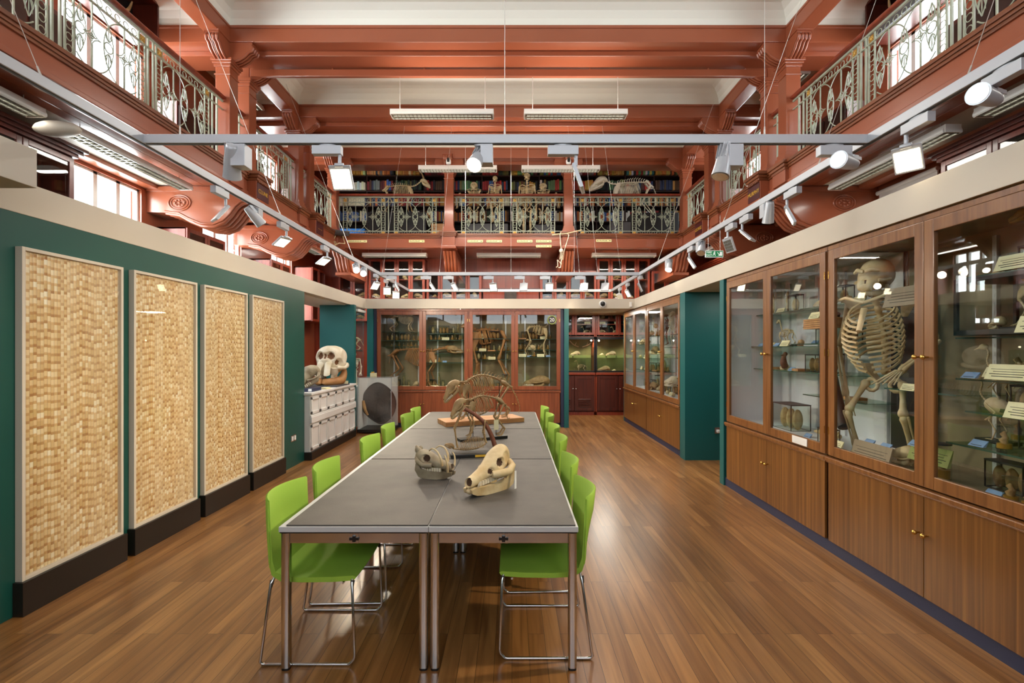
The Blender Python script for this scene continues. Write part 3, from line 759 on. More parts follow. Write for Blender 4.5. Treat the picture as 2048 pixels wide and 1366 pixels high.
RY = [2.83, 3.53, 4.385, 5.02, 5.87, 6.57]; LY = [2.78, 3.38, 4.33, 5.03, 5.84, 6.46]
for side, ys, x in (('right', RY, .16), ('left', LY, -1.045)):
    for k, y in enumerate(ys):
        o = ch if first else copy_tree(ch); first = False
        o.location = (x + (0, .0, .02, .015, .03, .02)[k], y, 0); o.rotation_euler = (0, 0, (0 if side == 'right' else PI) + (.0, .03, -.04, .05, -.02, .03)[k])
        pos = ('nearest the viewer', 'second from the front', 'third from the front', 'fourth from the front', 'fifth from the front', 'at the far end')[k]
        o['label'] = 'lime green chair on the %s side of the tables, %s' % (side, pos); o['group'] = 'lime green chairs around the tables'
# ================================================================== tall display panels
def make_panel():
    t = thing('slide_display', 'panel', 'display panel'); W = .78
    mb = MB(); mb.box(0, .065, -.015, W + .015, 0, .21); mb.build('plinth', M['blackplinth'], t, .003)
    mb = MB(); f = .022
    for a in ((0, .045, 0, f, .21, 2.285), (0, .045, W - f, W, .21, 2.285), (0, .045, f, W - f, .21, .21 + f), (0, .045, f, W - f, 2.285 - f, 2.285)): mb.box(*a)
    mb.build('frame', M['cream'], t, .002)
    mb = MB(); mb.box(.006, .02, f, W - f, .21 + f, 2.285 - f); mb.build('slide_array', M['slides'], t)
    mb = MB(); mb.add([(.038, f, .21 + f), (.038, W - f, .21 + f), (.038, W - f, 2.285 - f), (.038, f, 2.285 - f)], [(0, 1, 2, 3)]); mb.build('pane', M['glass'], t)
    return t
pn = make_panel()
for k, y in enumerate((2.985, 3.87, 4.755, 5.64)):
    o = pn if k == 0 else copy_tree(pn); o.location = (XL + .001, y, 0); o['group'] = 'tall framed panels of specimen slides'
    o['label'] = 'tall framed panel of brown specimen slides, ' + ('nearest the viewer', 'second from the viewer', 'third from the viewer', 'farthest, beside the wall socket')[k]
def socket(name, label, x, y, z, s):
    t = thing(name, label, 'socket', (x, y, z))
    mb = MB(); mb.box(min(x, x + s * .008), max(x, x + s * .008), y - .075, y + .075, z - .045, z + .045); mb.build('plate', M['chrome'], t, .003)
    mb = MB()
    for d in (-.04, .04): mb.box(min(x, x + s * .016), max(x, x + s * .016), y + d - .022, y + d + .022, z - .03, z + .03)
    mb.build('socket_face', M['whitepaint'], t, .004)
socket('wall_socket', 'chrome double socket low on the green wall past the slide panels', XL, 6.78, .40, 1)
o = thing('wall_socket', 'white plug in a socket on the dark teal wall end', 'socket', (3.05, 7.165, .45))
mb = MB(); mb.box(3.0, 3.1, 7.16, 7.17, .40, .49); mb.build('plate', M['chrome'], o, .003)
mb = MB(); mb.box(3.03, 3.075, 7.13, 7.16, .41, .455); mb.build('plug', M['whitepaint'], o, .01)
# ================================================================== white panelled counter
t = thing('panelled_counter', 'white panelled counter below the two big skulls', 'counter', (-3.3, 8.1, 0))
mb = MB(); mb.box(-3.62, -2.99, 7.16, 9.17, .12, .965); mb.build('body', M['whitepaint'], t, .004)
mb = MB(); mb.box(-3.65, -2.955, 7.13, 9.18, .965, 1.0); mb.build('countertop', M['whitepaint'], t, .006)
mb = MB(); mb.box(-3.6, -2.955, 7.14, 9.16, 0, .12); mb.build('plinth', M['blackplinth'], t, .006)
mb = MB(); mb.box(-2.99, -2.958, 7.15, 9.18, .545, .64); mb.box(-2.99, -2.966, 7.15, 9.18, .63, .665); mb.build('mid_rail', M['whitepaint'], t, .008)
mb = MB()
for z0, z1 in ((.145, .52), (.68, .935)):
    for k in range(6):
        a = 7.17 + k * .335; b = a + .325
        for q in ((a, a + .04, z0, z1), (b - .04, b, z0, z1), (a, b, z0, z0 + .04), (a, b, z1 - .04, z1)): mb.box(-2.99, -2.972, *q)
mb.build('front_panelling', M['whitepaint'], t, .003)
CT = 1.0
# ================================================================== glass case with the dark ear
t = thing('display_case', 'white backed glass case holding a big dark ear', 'case', (-2.68, 9.75, 0))
mb = MB(); mb.box(-3.02, -2.35, 9.42, 10.05, .02, .08); mb.build('base', M['blackplinth'], t, .005)
mb = MB(); mb.box(-3.02, -2.37, 9.98, 10.05, .08, 1.08); mb.box(-3.02, -2.99, 9.46, 10.0, .08, 1.08); mb.build('back_panel', M['whitepaint'], t)
mb = MB(); mb.add([(-3.02, 9.425, .08), (-2.355, 9.425, .08), (-2.355, 9.425, 1.09), (-3.02, 9.425, 1.09), (-2.355, 10.05, .08), (-2.355, 10.05, 1.09), (-3.02, 10.05, 1.09)], [(0, 1, 2, 3), (1, 4, 5, 2), (3, 2, 5, 6)]); mb.build('glass_cover', M['glass'], t)
mb = MB()
for a in ((-3.02, -2.35, 9.42, 9.43, 1.083, 1.092), (-2.36, -2.35, 9.42, 10.05, 1.083, 1.092), (-2.36, -2.35, 9.42, 9.43, .08, 1.09), (-2.362, -2.35, 9.4, 9.43, .8, .83)): mb.box(*a)
mb.build('edge_trim', M['alu'], t)
mb = MB()
def earpt(u, v):
    a = 2 * PI * u; r = v
    R_ = .40 * (1 + .10 * math.sin(a + .6) + .06 * math.sin(2 * a + 2))
    x = -2.70 + R_ * .76 * math.cos(a) * r; z = .53 + R_ * 1.06 * math.sin(a) * r
    y = 9.74 + .07 * math.cos(3 * a) * r * r - .05 * (1 - r * r)
    return V((x, y, z))
mb.grid(earpt, 40, 8, cu=True)
n0 = len(mb.v); mb.grid(lambda u, v: earpt(u, v) + V((0, .02, 0)), 40, 8, cu=True)
mb.tube([earpt(i / 40, 1) + V((0, .01, 0)) for i in range(40)], .016, 6, closed=True)
ear = tag(mb.build('elephant_ear', M['ear']), 'large dark dried elephant ear standing inside the glass case', 'ear')
mb = MB(); mb.tube([(-2.97, 9.66, .62), (-2.95, 9.66, .5), (-2.93, 9.66, .42), (-2.88, 9.66, .33)], [.025, .035, .03, .02], 8); mb.build('ragged_edge', M['tissue'], ear)
t = thing('label_card', 'cream label card standing on the glass ear case', 'card', (-2.82, 9.8, 1.093))
mb = MB(); mb.box(-2.87, -2.74, 9.78, 9.80, 1.093, 1.165); mb.build('card', M['card'], t); mb = MB(); mb.box(-2.85, -2.79, 9.79, 9.8, 1.166, 1.19); mb.build('tab', M['goldleaf'], t)
# ================================================================== large glazed cabinets
def cabinet(label, loc, rz, w, d, wd, vn, lining, shelves=(), zs=(.10, .74, .79, 2.45), uprights=True, name='display_cabinet', group=None, mid=.085, gt=.08, ends=(True, True)):
    """front in the local plane y=0 facing -y; x from 0 to w"""
    t = thing(name, label, 'cabinet', group=group); z0, z1, z2, z3 = zs
    mb = MB()
    for a in ((0, .025, .02, d if ends[0] else .06, z0, z3 + .035), (w - .025, w, .02, d if ends[1] else .06, z0, z3 + .035), (0, .025, .02, d, z0, z2), (w - .025, w, .02, d, z0, z2), (0, w, 0.01, d, z3, z3 + .035), (0, w, d - .02, d, z0, z3)): mb.box(*a)
    mb.build('carcass', M[wd], t, .002)
    mb = MB(); e = .027
    if ends[0]: mb.box(e, e + .006, .03, d - .03, z2 + .02, z3)
    if ends[1]: mb.box(w - e - .006, w - e, .03, d - .03, z2 + .02, z3)
    for a in ((e, w - e, d - .03, d - .024, z2, z3), (e, w - e, .03, d - .03, z2 - .01, z2 + .02), (e, w - e, .03, d - .03, z3 - .008, z3 - .001)): mb.box(*a)
    mb.build('lining', M[lining], t)
    mb = MB(); mb.box(-.0, w, -.022, .03, z2 - .045, z2 - .012); mb.box(0, w, -.01, .03, z2 - .06, z2 - .045); mb.build('ledge', M['mahog'] if wd == 'mahog' else M['teak'], t, .006)
    g = .003; cx = w / 2
    for k, (x0, x1) in enumerate(((.018, cx - g / 2), (cx + g / 2, w - .018))):
        mb = MB(); sw = .07
        for a in ((x0, x0 + sw, 0, .028, z2, z3 - .004), (x1 - sw, x1, 0, .028, z2, z3 - .004), (x0 + sw, x1 - sw, 0, .028, z2, z2 + gt), (x0 + sw, x1 - sw, 0, .028, z3 - .004 - gt, z3 - .004)): mb.box(*a)
        dr = mb.build('glazed_door', M[wd], t, .004)
        mb = MB(); mb.box(x0 + sw - .003, x1 - sw + .003, .012, .015, z2 + gt - .003, z3 - .001 - gt); mb.build('pane', M['glass'], dr)
        kx = x1 - .03 if k == 0 else x0 + .03
        mb = MB(); mb.lathe([(.006, 0), (.006, -.02), (.013, -.026), (.016, -.036), (.012, -.044), (.002, -.047)], (kx, 0, (z2 + z3) / 2 - .02), 12, 'y'); mb.build('knob', M['brass'], dr)
        mb = MB(); hx = x0 + .004 if k == 0 else x1 - .004
        for z in (z2 + .2, (z2 + z3) / 2, z3 - .2): mb.box(hx - .004, hx + .004, -.003, 0, z - .03, z + .03)
        mb.build('hinges', M['brass'], dr)
        mb = MB(); mb.box(x0, x1, 0, .022, z0, z1 - .006); dr = mb.build('cupboard_door', M[vn], t, .003)
        mb = MB(); mb.lathe([(.006, 0), (.006, -.02), (.013, -.026), (.016, -.036), (.012, -.044), (.002, -.047)], (kx, 0, z0 + (z1 - z0) * .62), 12, 'y'); mb.build('knob', M['brass'], dr)
    for sx0, sx1, z, dd in shelves:
        mb = MB(); mb.box(sx0 * w + .03, sx1 * w - .03, d - .035 - dd * (d - .09), d - .036, z - .008, z); s_ = mb.build('shelf', M['shelfglass'], t)
        mb = MB(); yf = d - .036 - dd * (d - .09); mb.box(sx0 * w + .03, sx1 * w - .03, yf - .002, yf, z - .009, z + .001); mb.build('shelf_edge', M['shelfedge'], s_)
    if uprights:
        for k in range(4):
            x = w * (.12, .4, .62, .9)[k]; mb = MB(); mb.box(x - .014, x + .014, d - .055, d - .03, z2 + .03, z3 - .05)
            for j in range(26): mb.box(x - .004, x + .004, d - .057, d - .054, z2 + .1 + j * .055, z2 + .125 + j * .055)
            mb.build('shelf_upright', M['upright'], t)
    t.location = loc; t.rotation_euler = (0, 0, rz)
    return t
def frame_of(loc, rz):
    m = rotm(loc, 0, 0, rz); return lambda x, y, z: m @ V((x, y, z))
UN = 1.855
shA = [(0, .5, 2.05, .5), (0, .5, 1.68, .6), (0, .5, 1.42, .55), (.5, 1, 2.05, .55), (.5, 1, 1.87, .5), (.5, 1, 1.70, .7), (.5, 1, 1.43, .7), (.5, 1, 1.20, .5)]
shB = [(.15, .5, 1.36, .7), (.5, 1, 2.08, .8), (.5, 1, 1.72, .8), (.5, 1, 1.47, .8), (.5, 1, 1.27, .7), (.5, 1, 1.08, .9)]
shC = [(0, .5, 1.75, .7), (0, .5, 1.45, .6), (0, .5, 1.2, .6), (.5, 1, 1.9, .8), (.5, 1, 1.55, .7), (.5, 1, 1.2, .6)]
shD = [(0, .5, 1.68, .6), (.5, 1, 1.9, .8), (.5, 1, 1.5, .7), (.5, 1, 1.15, .6)]
LA, LB, LC, LD = (XR, 5.80, 0), (XR, 3.94, 0), (XR, 11.10, 0), (XR, 9.24, 0)
cabinet('tall glazed cabinet on the right beside the narrow teal pillar', LA, -PI / 2, UN, .68, 'teak', 'veneer', 'inner', shA, ends=(True, False))
cabinet('tall glazed cabinet nearest on the right with the gorilla skeleton', LB, -PI / 2, UN, .68, 'teak', 'veneer', 'innertan', shB, ends=(False, True))
cabinet('tall glazed cabinet far right next to the alcove', LC, -PI / 2, UN, .6, 'teak', 'veneer', 'inner', shC, ends=(True, False))
cabinet('tall glazed cabinet far right beside the wide dark teal wall end', LD, -PI / 2, UN, .6, 'teak', 'veneer', 'inner', shD, ends=(False, True))
shE = [(0, .5, 2.02, .5), (0, .5, 1.83, .8), (0, .5, 1.70, .5), (.5, 1, 1.98, .7), (.5, 1, 1.84, .7), (.5, 1, 1.55, .4), (.5, 1, 1.36, .9)]
shF = [(0, .5, 1.87, .7), (0, .5, 1.6, .5), (0, .5, 1.42, .5), (.5, 1, 1.86, .5), (.5, 1, 1.63, .6), (.5, 1, 1.48, .9)]
LE, LF = (-2.842, YB, 0), (-.912, YB, 0)
cabinet('mahogany glazed cabinet at the back, left one of the pair', LE, 0, 1.93, .62, 'mahog', 'mahog', 'innertan', shE, ends=(True, False))
cab20 = cabinet('mahogany glazed cabinet at the back, right one numbered 20', LF, 0, 1.934, .62, 'mahog', 'mahog', 'innertan', shF, ends=(False, True))
for c_, x_ in ((LE, 1.0), (LF, 1.0)):
    pass
mb = MB(); mb.box(LE[0] + .05, 1.0, YB + .05, YB + .6, .0, .1); struct(mb.build('baseboard_back', M['navy']))
t = thing('number_disc', 'dark round disc with the white number 20 on the back cabinet glass', 'sign', ((1104 - 1024) / F * 10.12, 10.11, 2.17))
xx = (1104 - 1024) / F * 10.12; zz = H + (HY - 640) / F * 10.12
mb = MB(); mb.lathe([(.082, 10.112), (.082, 10.118)], (xx, 0, zz), 28, 'y'); mb.build('disc', M['darkgrey'], t)
mb = MB(); mb.ring((xx, 10.113, zz), .085, .012, 'y', 28, 6); mb.build('rim', M['greencard'], t)
text('20', .105, (xx, 10.110, zz), (PI / 2, 0, 0), M['whitecard'], t)
t = thing('label_card', 'white printed card fixed to the right cabinet door rail', 'card', (XR - .002, 4.37, .83))
mb = MB(); mb.box(XR - .005, XR - .001, 4.2, 4.42, .80, .865); mb.build('card', M['whitecard'], t)
mb = MB()
for k in range(4): mb.box(XR - .006, XR - .005, 4.22, 4.40, .812 + k * .012, .814 + k * .012)
mb.build('printed_lines', M['upright'], t)
# wall cabinets with red doors
def doors(t, x0, x1, n, z0, z1, y, wd, sw=.055, pane=True):
    w = (x1 - x0) / n
    for k in range(n):
        a, b = x0 + k * w + .004, x0 + (k + 1) * w - .004
        mb = MB()
        for q in ((a, a + sw, z0, z1), (b - sw, b, z0, z1), (a + sw, b - sw, z0, z0 + sw), (a + sw, b - sw, z1 - sw, z1)): mb.box(q[0], q[1], y - .025, y, q[2], q[3])
        dr = mb.build('door', M[wd], t, .004)
        mb = MB()
        if pane: mb.box(a + sw, b - sw, y - .014, y - .011, z0 + sw, z1 - sw); mb.build('pane', M['glass'], dr)
        else: mb.box(a + sw - .005, b - sw + .005, y - .016, y - .004, z0 + sw - .005, z1 - sw + .005); mb.build('door_panel', M[wd], dr, .004)
        yield dr, a, b
def wall_cabinet(label, x0, x1, z0, z1, y, d, n, shelf=(), wd='redwood', mtx=None, lining='shelfback', cornice=False):
    t = thing('wall_cabinet', label, 'cabinet', group=None)
    mb = MB()
    for a in ((x0, x0 + .03, y, y + d, z0, z1), (x1 - .03, x1, y, y + d, z0, z1), (x0, x1, y, y + d, z1 - .03, z1), (x0, x1, y, y + d, z0, z0 + .03), (x0, x1, y + d - .02, y + d, z0, z1)): mb.box(*a)
    if cornice:
        for k, e in enumerate((.02, .05, .08)): mb.box(x0 - e, x1 + e, y - .03 - e, y + d, z1 + k * .035, z1 + .035 + k * .035)
    mb.build('carcass', M[wd], t, .004)
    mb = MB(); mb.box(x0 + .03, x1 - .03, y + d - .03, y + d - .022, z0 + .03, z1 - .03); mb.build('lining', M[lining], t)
    for dr, a, b in doors(t, x0 + .005, x1 - .005, n, z0 + .01, z1 - .01, y, wd): pass
    for z in shelf: mb = MB(); mb.box(x0 + .03, x1 - .03, y + .04, y + d - .03, z - .018, z); mb.build('shelf', M[wd], t)
    if mtx is not None:
        t.matrix_world = mtx
    return t
WF = 12.25; DW = .34
fwx = lambda px: (px - 1024) / F * WF
def fwz(py): return H + (HY - py) / F * WF
FAR = [('A', 737, 850, 518, 4, 'red cabinet high on the far wall, left with leaf shaped bones'), ('B', 853, 963, 543, 4, 'red cabinet high on the far wall, lower one left of centre'), ('C', 1080, 1193, 541, 4, 'red cabinet high on the far wall, lower one right of centre'), ('D', 1194, 1300, 517, 4, 'red cabinet high on the far wall, tall one on the right'), ('E', 1303, 1362, 542, 2, 'red cabinet high on the far wall, right corner'), ('L', 676, 735, 538, 2, 'red cabinet high on the far wall, left corner')]
for _, a, b, top, n, lb in FAR:
    wall_cabinet(lb, fwx(a), fwx(b), 2.35, fwz(top), WF, DW, n, [2.95, 3.42] if top < 530 else [2.98])
t = thing('wall_shelf_box', 'red mahogany box front high on the far wall with a dark middle panel', 'box', (fwx(1020), WF, 2.3))
mb = MB(); mb.box(fwx(966), fwx(1078), WF + .02, YF - .002, 2.3, fwz(579)); mb.build('body', M['redwood'], t, .004); mb = MB(); mb.box(fwx(963), fwx(1080), WF - .02, YF - .002, fwz(579), fwz(576)); mb.build('top', M['darkred'], t, .004)
mb = MB(); mb.box(fwx(1009), fwx(1033), WF - .04, WF + .02, 2.3, fwz(581)); mb.build('dark_panel', M['darkbranch'], t)
# cabinets along the outer side walls, under the galleries
def side_cab(label, s, ya, yb, z0, z1, n, d=.38, cornice=True, wd='darkred', shelf=()):
    """s=+1 left wall: front faces +x"""
    m = rotm((-WX + d, ya, 0), 0, 0, PI / 2) if s > 0 else rotm((WX - d, yb, 0), 0, 0, -PI / 2)
    return wall_cabinet(label, 0, yb - ya, z0, z1, 0, d - .002, n, shelf, wd, m, cornice=cornice)
side_cab('dark red cabinet under the left gallery, nearest the viewer', 1, 1.9, 5.25, 2.3, 3.72, 6, shelf=[3.25])
side_cab('dark red cabinet under the left gallery between the first two windows', 1, 7.0, 7.95, 2.3, 3.42, 2, .42, False, 'redwood', [2.9])
side_cab('dark red cabinet under the left gallery between the last windows', 1, 9.45, 10.3, 2.3, 3.42, 2, .42, False, 'redwood', [2.9])
side_cab('dark red cabinet under the left gallery by the far corner', 1, 11.4, 12.2, 2.3, 3.6, 2, .42, False, 'redwood', [2.9])
side_cab('dark red cabinet under the right gallery, nearest the viewer', -1, 1.9, 5.36, 2.3, 3.72, 6, shelf=[3.25])
side_cab('dark red cabinet under the right gallery between the brackets', -1, 7.35, 8.7, 2.3, 3.35, 4, .42, True, 'redwood', [2.9])
side_cab('dark red cabinet under the right gallery by the far corner', -1, 9.6, 12.2, 2.3, 3.6, 6, .42, True, 'redwood', [2.9])
# lower left wall cabinet seen through the recess, lit amber inside
t = side_cab('dark red wall cabinet seen through the gap behind the big skulls', 1, 7.3, 10.0, 1.75, 2.46, 6, .42, False, 'darkred')
t = thing('lit_showcase', 'amber lit showcase behind the two big skulls', 'cabinet')
mb = MB(); mb.box(-WX, -WX + .03, 7.3, 10, .95, 1.72); mb.box(-WX, -4.74, 7.3, 10, .9, .95); mb.build('back_panel', M['innergreen'], t)
for y in (8.2, 9.1): mb = MB(); mb.box(-4.78, -4.74, y - .04, y + .04, .95, 1.75); mb.build('post', M['darkgrey'], t)
mb = MB()
for y in (7.7, 8.1, 8.6, 9.0, 9.5): mb.ell((-4.82, y, 1.69), (.02, .02, .02))
mb.build('lamp_bulb', M['led'], t); mb = MB(); mb.box(-5.1, -4.75, 7.3, 10, 0, .9); mb.build('base', M['darkred'], t)
# alcove wall units
AY = 12.05
for k, (x0, x1, lb) in enumerate(((1.02, 2.075, 'left one with the antlers'), (2.085, 3.2, 'right one with the row of skulls'))):
    t = thing('alcove_cabinet', 'red wooden showcase at the end of the alcove, ' + lb, 'cabinet', group='alcove showcases'); d = .5
    mb = MB()
    for a in ((x0, x0 + .03, AY, AY + d, 0, FZ0), (x1 - .03, x1, AY, AY + d, 0, FZ0), (x0, x1, AY + d - .02, AY + d, 0, FZ0), (x0, x1, AY, AY + d, .0, .09), (x0, x1, AY - .0, AY + d, 1.92, 1.96)): mb.box(*a)
    mb.build('carcass', M['redwood'], t, .003)
    mb = MB(); mb.box(x0 + .03, x1 - .03, AY + d - .03, AY + d - .021, 1.0, 1.92); mb.build('display_back', M['innergreen'], t)
    mb = MB()
    for a in ((x0, x0 + .035, 1.08, 1.95), (x1 - .035, x1, 1.08, 1.95), (x0, x1, 1.89, 1.95), (x0, x1, 1.07, 1.11)): mb.box(a[0], a[1], AY - .02, AY + .02, a[2], a[3])
    mb.build('black_frame', M['black'], t, .003)
    mb = MB(); mb.box(x0, x1, AY - .035, AY + d - .03, 1.0, 1.06); mb.build('counter_ledge', M['redwood'], t, .01)
    mb = MB(); mb.box(x0 + .03, x1 - .03, AY + .12, AY + d - .03, 1.465, 1.475); mb.build('shelf', M['shelfglass'], t)
    mb = MB()
    n = 2 if k == 0 else 4
    for j in range(n): w_ = (x1 - x0 - .1) / n; mb.box(x0 + .05 + j * w_, x0 + .03 + (j + 1) * w_ - .02, AY + .10, AY + .115, 1.43, 1.50)
    mb.build('label_strip', M['greencard'], t)
    for x in (x0 + .09, x1 - .09): mb = MB(); mb.ell((x, AY + .06, 1.86), (.018, .018, .018)); mb.build('lamp_bulb', M['bulb'], t)
    mb = MB(); mb.box(x0 + .03, x1 - .03, AY + .01, AY + .013, 1.1, 1.9); mb.build('pane', M['glass'], t)
    for dr, a, b in doors(t, x0 + .03, x1 - .02, 2, 2.0, FZ0 + .1, AY, 'redwood', .06): pass
    mb = MB(); mb.box(x0 + .03, x1 - .03, AY + .06, AY + d - .03, 2.26, 2.275); mb.build('shelf', M['redwood'], t)
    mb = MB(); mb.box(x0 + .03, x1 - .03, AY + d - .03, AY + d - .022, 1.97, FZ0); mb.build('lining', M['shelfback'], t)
    for j, (dr, a, b) in enumerate(doors(t, x0 + .03, x1 - .02, 2, .11, .98, AY, 'darkred', .075, False)):
        mb = MB(); mb.ell((b - .035 if j == 0 else a + .035, AY - .035, .66), (.014, .014, .014)); mb.build('knob', M['chrome'], dr)
        if k == 0:
            mb = MB()
            for q in range(6): mb.cbox(((a + b) / 2, AY - .02, .22 + q * .035), (b - a - .2, .02, .02), Matrix.Rotation(.6, 3, 'X'))
            mb.build('louvre_vent', M['darkred'], dr)
mb = MB(); mb.lathe([(.3, FZ0 - .012), (.3, FZ0)], (2.06, 10.95, 0), 28); tag(mb.build('ceiling_lamp', M['lampwhite']), 'flat round white lamp on the alcove ceiling', 'lamp')
mb = MB(); mb.lathe([(.24, FZ0 - .012), (.24, FZ0)], (3.35, 6.4, 0), 28); tag(mb.build('ceiling_lamp', M['lampwhite']), 'flat round white lamp over the right opening', 'lamp')
# ================================================================== gallery railings
PW, PH = .853, .739            # between the gilt rosettes
def ellip_arc(mb, cx, cz, a, b, t0, t1, r, n=20, lim=None):
    pts = []
    for k in range(n + 1):
        t = t0 + (t1 - t0) * k / n; p = (cx + a * math.cos(t), 0, cz + b * math.sin(t))
        if lim and not (lim[0] <= p[0] <= lim[1]):
            if len(pts) > 1: mb.tube(pts, r, 4)
            pts = []; continue
        pts.append(p)
    if len(pts) > 1: mb.tube(pts, r, 4)
def make_rail_panel():
    """local: x along the rail 0..PW, z 0..PH between rosette centres"""
    p = thing('panel', None, None)
    r = .007; e = .043
    for x in (-e, e, PW - e, PW + e): mb = MB(); mb.box(x - r, x + r, -r, r, -.06, PH + .05); mb.build('upright_bar', M['iron'], p)
    mb = MB()
    for k in range(6):
        z = .105 + k * (PH - .21) / 5
        for x in (0, PW): mb.ring((x, 0, z), 0.034, .0048, 'y', 12, 3)
    for k in range(7):
        x = .105 + k * (PW - .21) / 6
        for z in (0, PH): mb.ring((x, 0, z), 0.034, .0048, 'y', 12, 3)
    mb.build('ring_border', M['iron'], p)
    x0, x1, z0, z1 = e, PW - e, .045, PH - .045
    w = (x1 - x0) / 4; cz = (z0 + z1) / 2; b = (z1 - z0) / 2; cxm = (x0 + x1) / 2
    lw = .062                                   # half width of the leaf shapes
    mb = MB()
    A = w + lw
    for cx in (x0 + w, x1 - w): ellip_arc(mb, cx, cz, A - .005, b, 0, 2 * PI, .006, 44, (x0 + .004, x1 - .004))
    xl = [x0 + lw + .006, cxm, x1 - lw - .006]
    # edge leaves: arcs leaning in from the sides
    for cx, s in ((xl[0], 1), (xl[2], -1)):
        for q in (1, -1): mb.tube([(cx + s * q * lw * math.sin(PI * (k / 10)) * 1.0, 0, cz - .225 + .45 * k / 10) for k in range(11)], .0055, 4)
    for cx in (x0 + w, x1 - w):
        mb.box(cx - .006, cx + .006, -.006, .006, z0, cz - .075); mb.box(cx - .006, cx + .006, -.006, .006, cz + .075, z1)
        for sx in (1, -1):
            for sz in (1, -1):
                mb.tube([(cx + sx * (.0 + .10 * (1 - math.cos(t * PI / 8))), 0, cz + sz * (.10 - .10 * math.sin(t * PI / 8))) for t in range(5)], .005, 4)
        for q in range(4):
            a = PI / 2 * q; mb.tube([(cx + .03 * math.cos(a), 0, cz + .03 * math.sin(a)), (cx + .03 * math.cos(a + PI / 2), 0, cz + .03 * math.sin(a + PI / 2))], .005, 4)
        mb.box(cx - .05, cx + .05, -.004, .004, cz - .004, cz + .004); mb.box(cx - .004, cx + .004, -.004, .004, cz - .05, cz + .05)
    mb.build('scroll_arches', M['iron'], p)
    for cx in xl:
        mb = MB(); mb.ring((cx, 0, cz), .05, .006, 'y', 16, 4)
        for s in (1, -1):
            for k in range(-2, 3):
                a = k * .42; L = (.155, .125, .075)[abs(k)]
                zb = cz + s * .06
                mb.tube([(cx + .4 * math.sin(a) * .02, 0, zb), (cx + math.sin(a) * L * .55, 0, zb + s * math.cos(a) * L * .6), (cx + math.sin(a) * L * .62, 0, zb + s * L)], [.003, .0062, .002], 4)
        mb.build('palmette_leaf', M['iron'], p)
    for x in (0, PW):
        for z in (0, PH):
            mb = MB(); mb.cbox((x, 0, z), (.066, .018, .066)); mb.ell((x, -.008, z), (.022, .016, .022), 8, 5)
            for q in range(6): mb.ell((x + .022 * math.cos(q * PI / 3), -.01, z + .022 * math.sin(q * PI / 3)), (.011, .009, .011), 6, 4)
            mb.build('rosette', M['gold'], p)
    return p
panel_proto = make_rail_panel()
RZ = 4.247
def railing(label, org, rz, L, panels, bars, hand=(0, None)):
    """one bay: local x along the rail from 0 to L"""
    t = thing('balcony_railing', label, 'railing'); t['group'] = 'cast iron gallery railings'
    h0 = hand[0]; h1 = L if hand[1] is None else hand[1]
    mb = MB(); mb.loft([((x, 0, RZ + PH + .118), (0, .048, 0), (0, 0, .026)) for x in (h0, h1)], 12, pw=2.6); mb.build('handrail', M['redwood'], t)
    for nm, z, hh in (('top_rail', RZ + PH + .07, .024), ('upper_rail', RZ + PH - .045, .014), ('lower_rail', RZ + .045, .014), ('bottom_rail', RZ - .04, .014)):
        mb = MB(); mb.box(0, L, -.011, .011, z - hh / 2, z + hh / 2); mb.build(nm, M['iron'], t)
    for x in bars:
        mb = MB(); mb.box(x - .009, x + .009, -.009, .009, RZ - .045, RZ + PH + .06); mb.build('baluster', M['iron'], t)
    for x in panels:
        c = copy_tree(panel_proto, t); c.location = (x, 0, RZ)
    t.location = org; t.rotation_euler = (0, 0, rz)
    return t
# side galleries: local +x runs towards the viewer on the right, away from it on the left
def side(nm, X, rz, ya, yb, offs, desc, bars):
    """ya<yb"""
    L = yb - ya
    if rz < 0: railing('sage iron gallery railing on the %s, %s' % (nm, desc), (X, yb, 0), rz, L, [L - (o - ya) - PW for o in offs], [L - (b - ya) for b in bars])
    else: railing('sage iron gallery railing on the %s, %s' % (nm, desc), (X, ya, 0), rz, L, [o - ya for o in offs], [b - ya for b in bars])
near = [5.45, 4.345, 3.24, 2.135]
nb = [6.42, 6.52] + [v for o in near for v in (o - .09, o - .165)]
for nm, X, rz in (('left', -3.98, PI / 2), ('right', 3.87, -PI / 2)):
    side(nm, X, rz, 1.65, 6.65, near, 'long bay nearest the viewer', nb)
    side(nm, X, rz, 7.34, 8.80, [7.62], 'short bay between the column pairs', [7.42, 7.50, 8.60, 8.70])
    side(nm, X, rz, 9.50, 10.70, [9.66], 'short bay by the far corner', [9.56, 10.62])
    side(nm, X, rz, 6.85, 7.14, [], 'tiny gap between the first pair of columns', [6.95, 7.05])
    side(nm, X, rz, 9.0, 9.29, [], 'tiny gap between the second pair of columns', [9.1, 9.2])
k = 10.85 / F
fx = lambda px: (px - 1024) * k
railing('sage iron railing of the far gallery, left of the columns', (CL, 10.85, 0), 0, XC[0] - CL, [fx(690.5) - CL, fx(792.5) - CL], [fx(777) - CL, fx(679) - CL])
railing('sage iron railing of the far gallery, middle bay between columns', (XC[0] + .2, 10.85, 0), 0, XC[1] - XC[0] - .2, [fx(927) - XC[0] - .2, fx(1029.6) - XC[0] - .2], [])
railing('sage iron railing of the far gallery, right of the columns', (XC[1] + .2, 10.85, 0), 0, CR - XC[1] - .2, [fx(1165) - XC[1] - .2, fx(1268.5) - XC[1] - .2], [])
drop(panel_proto)
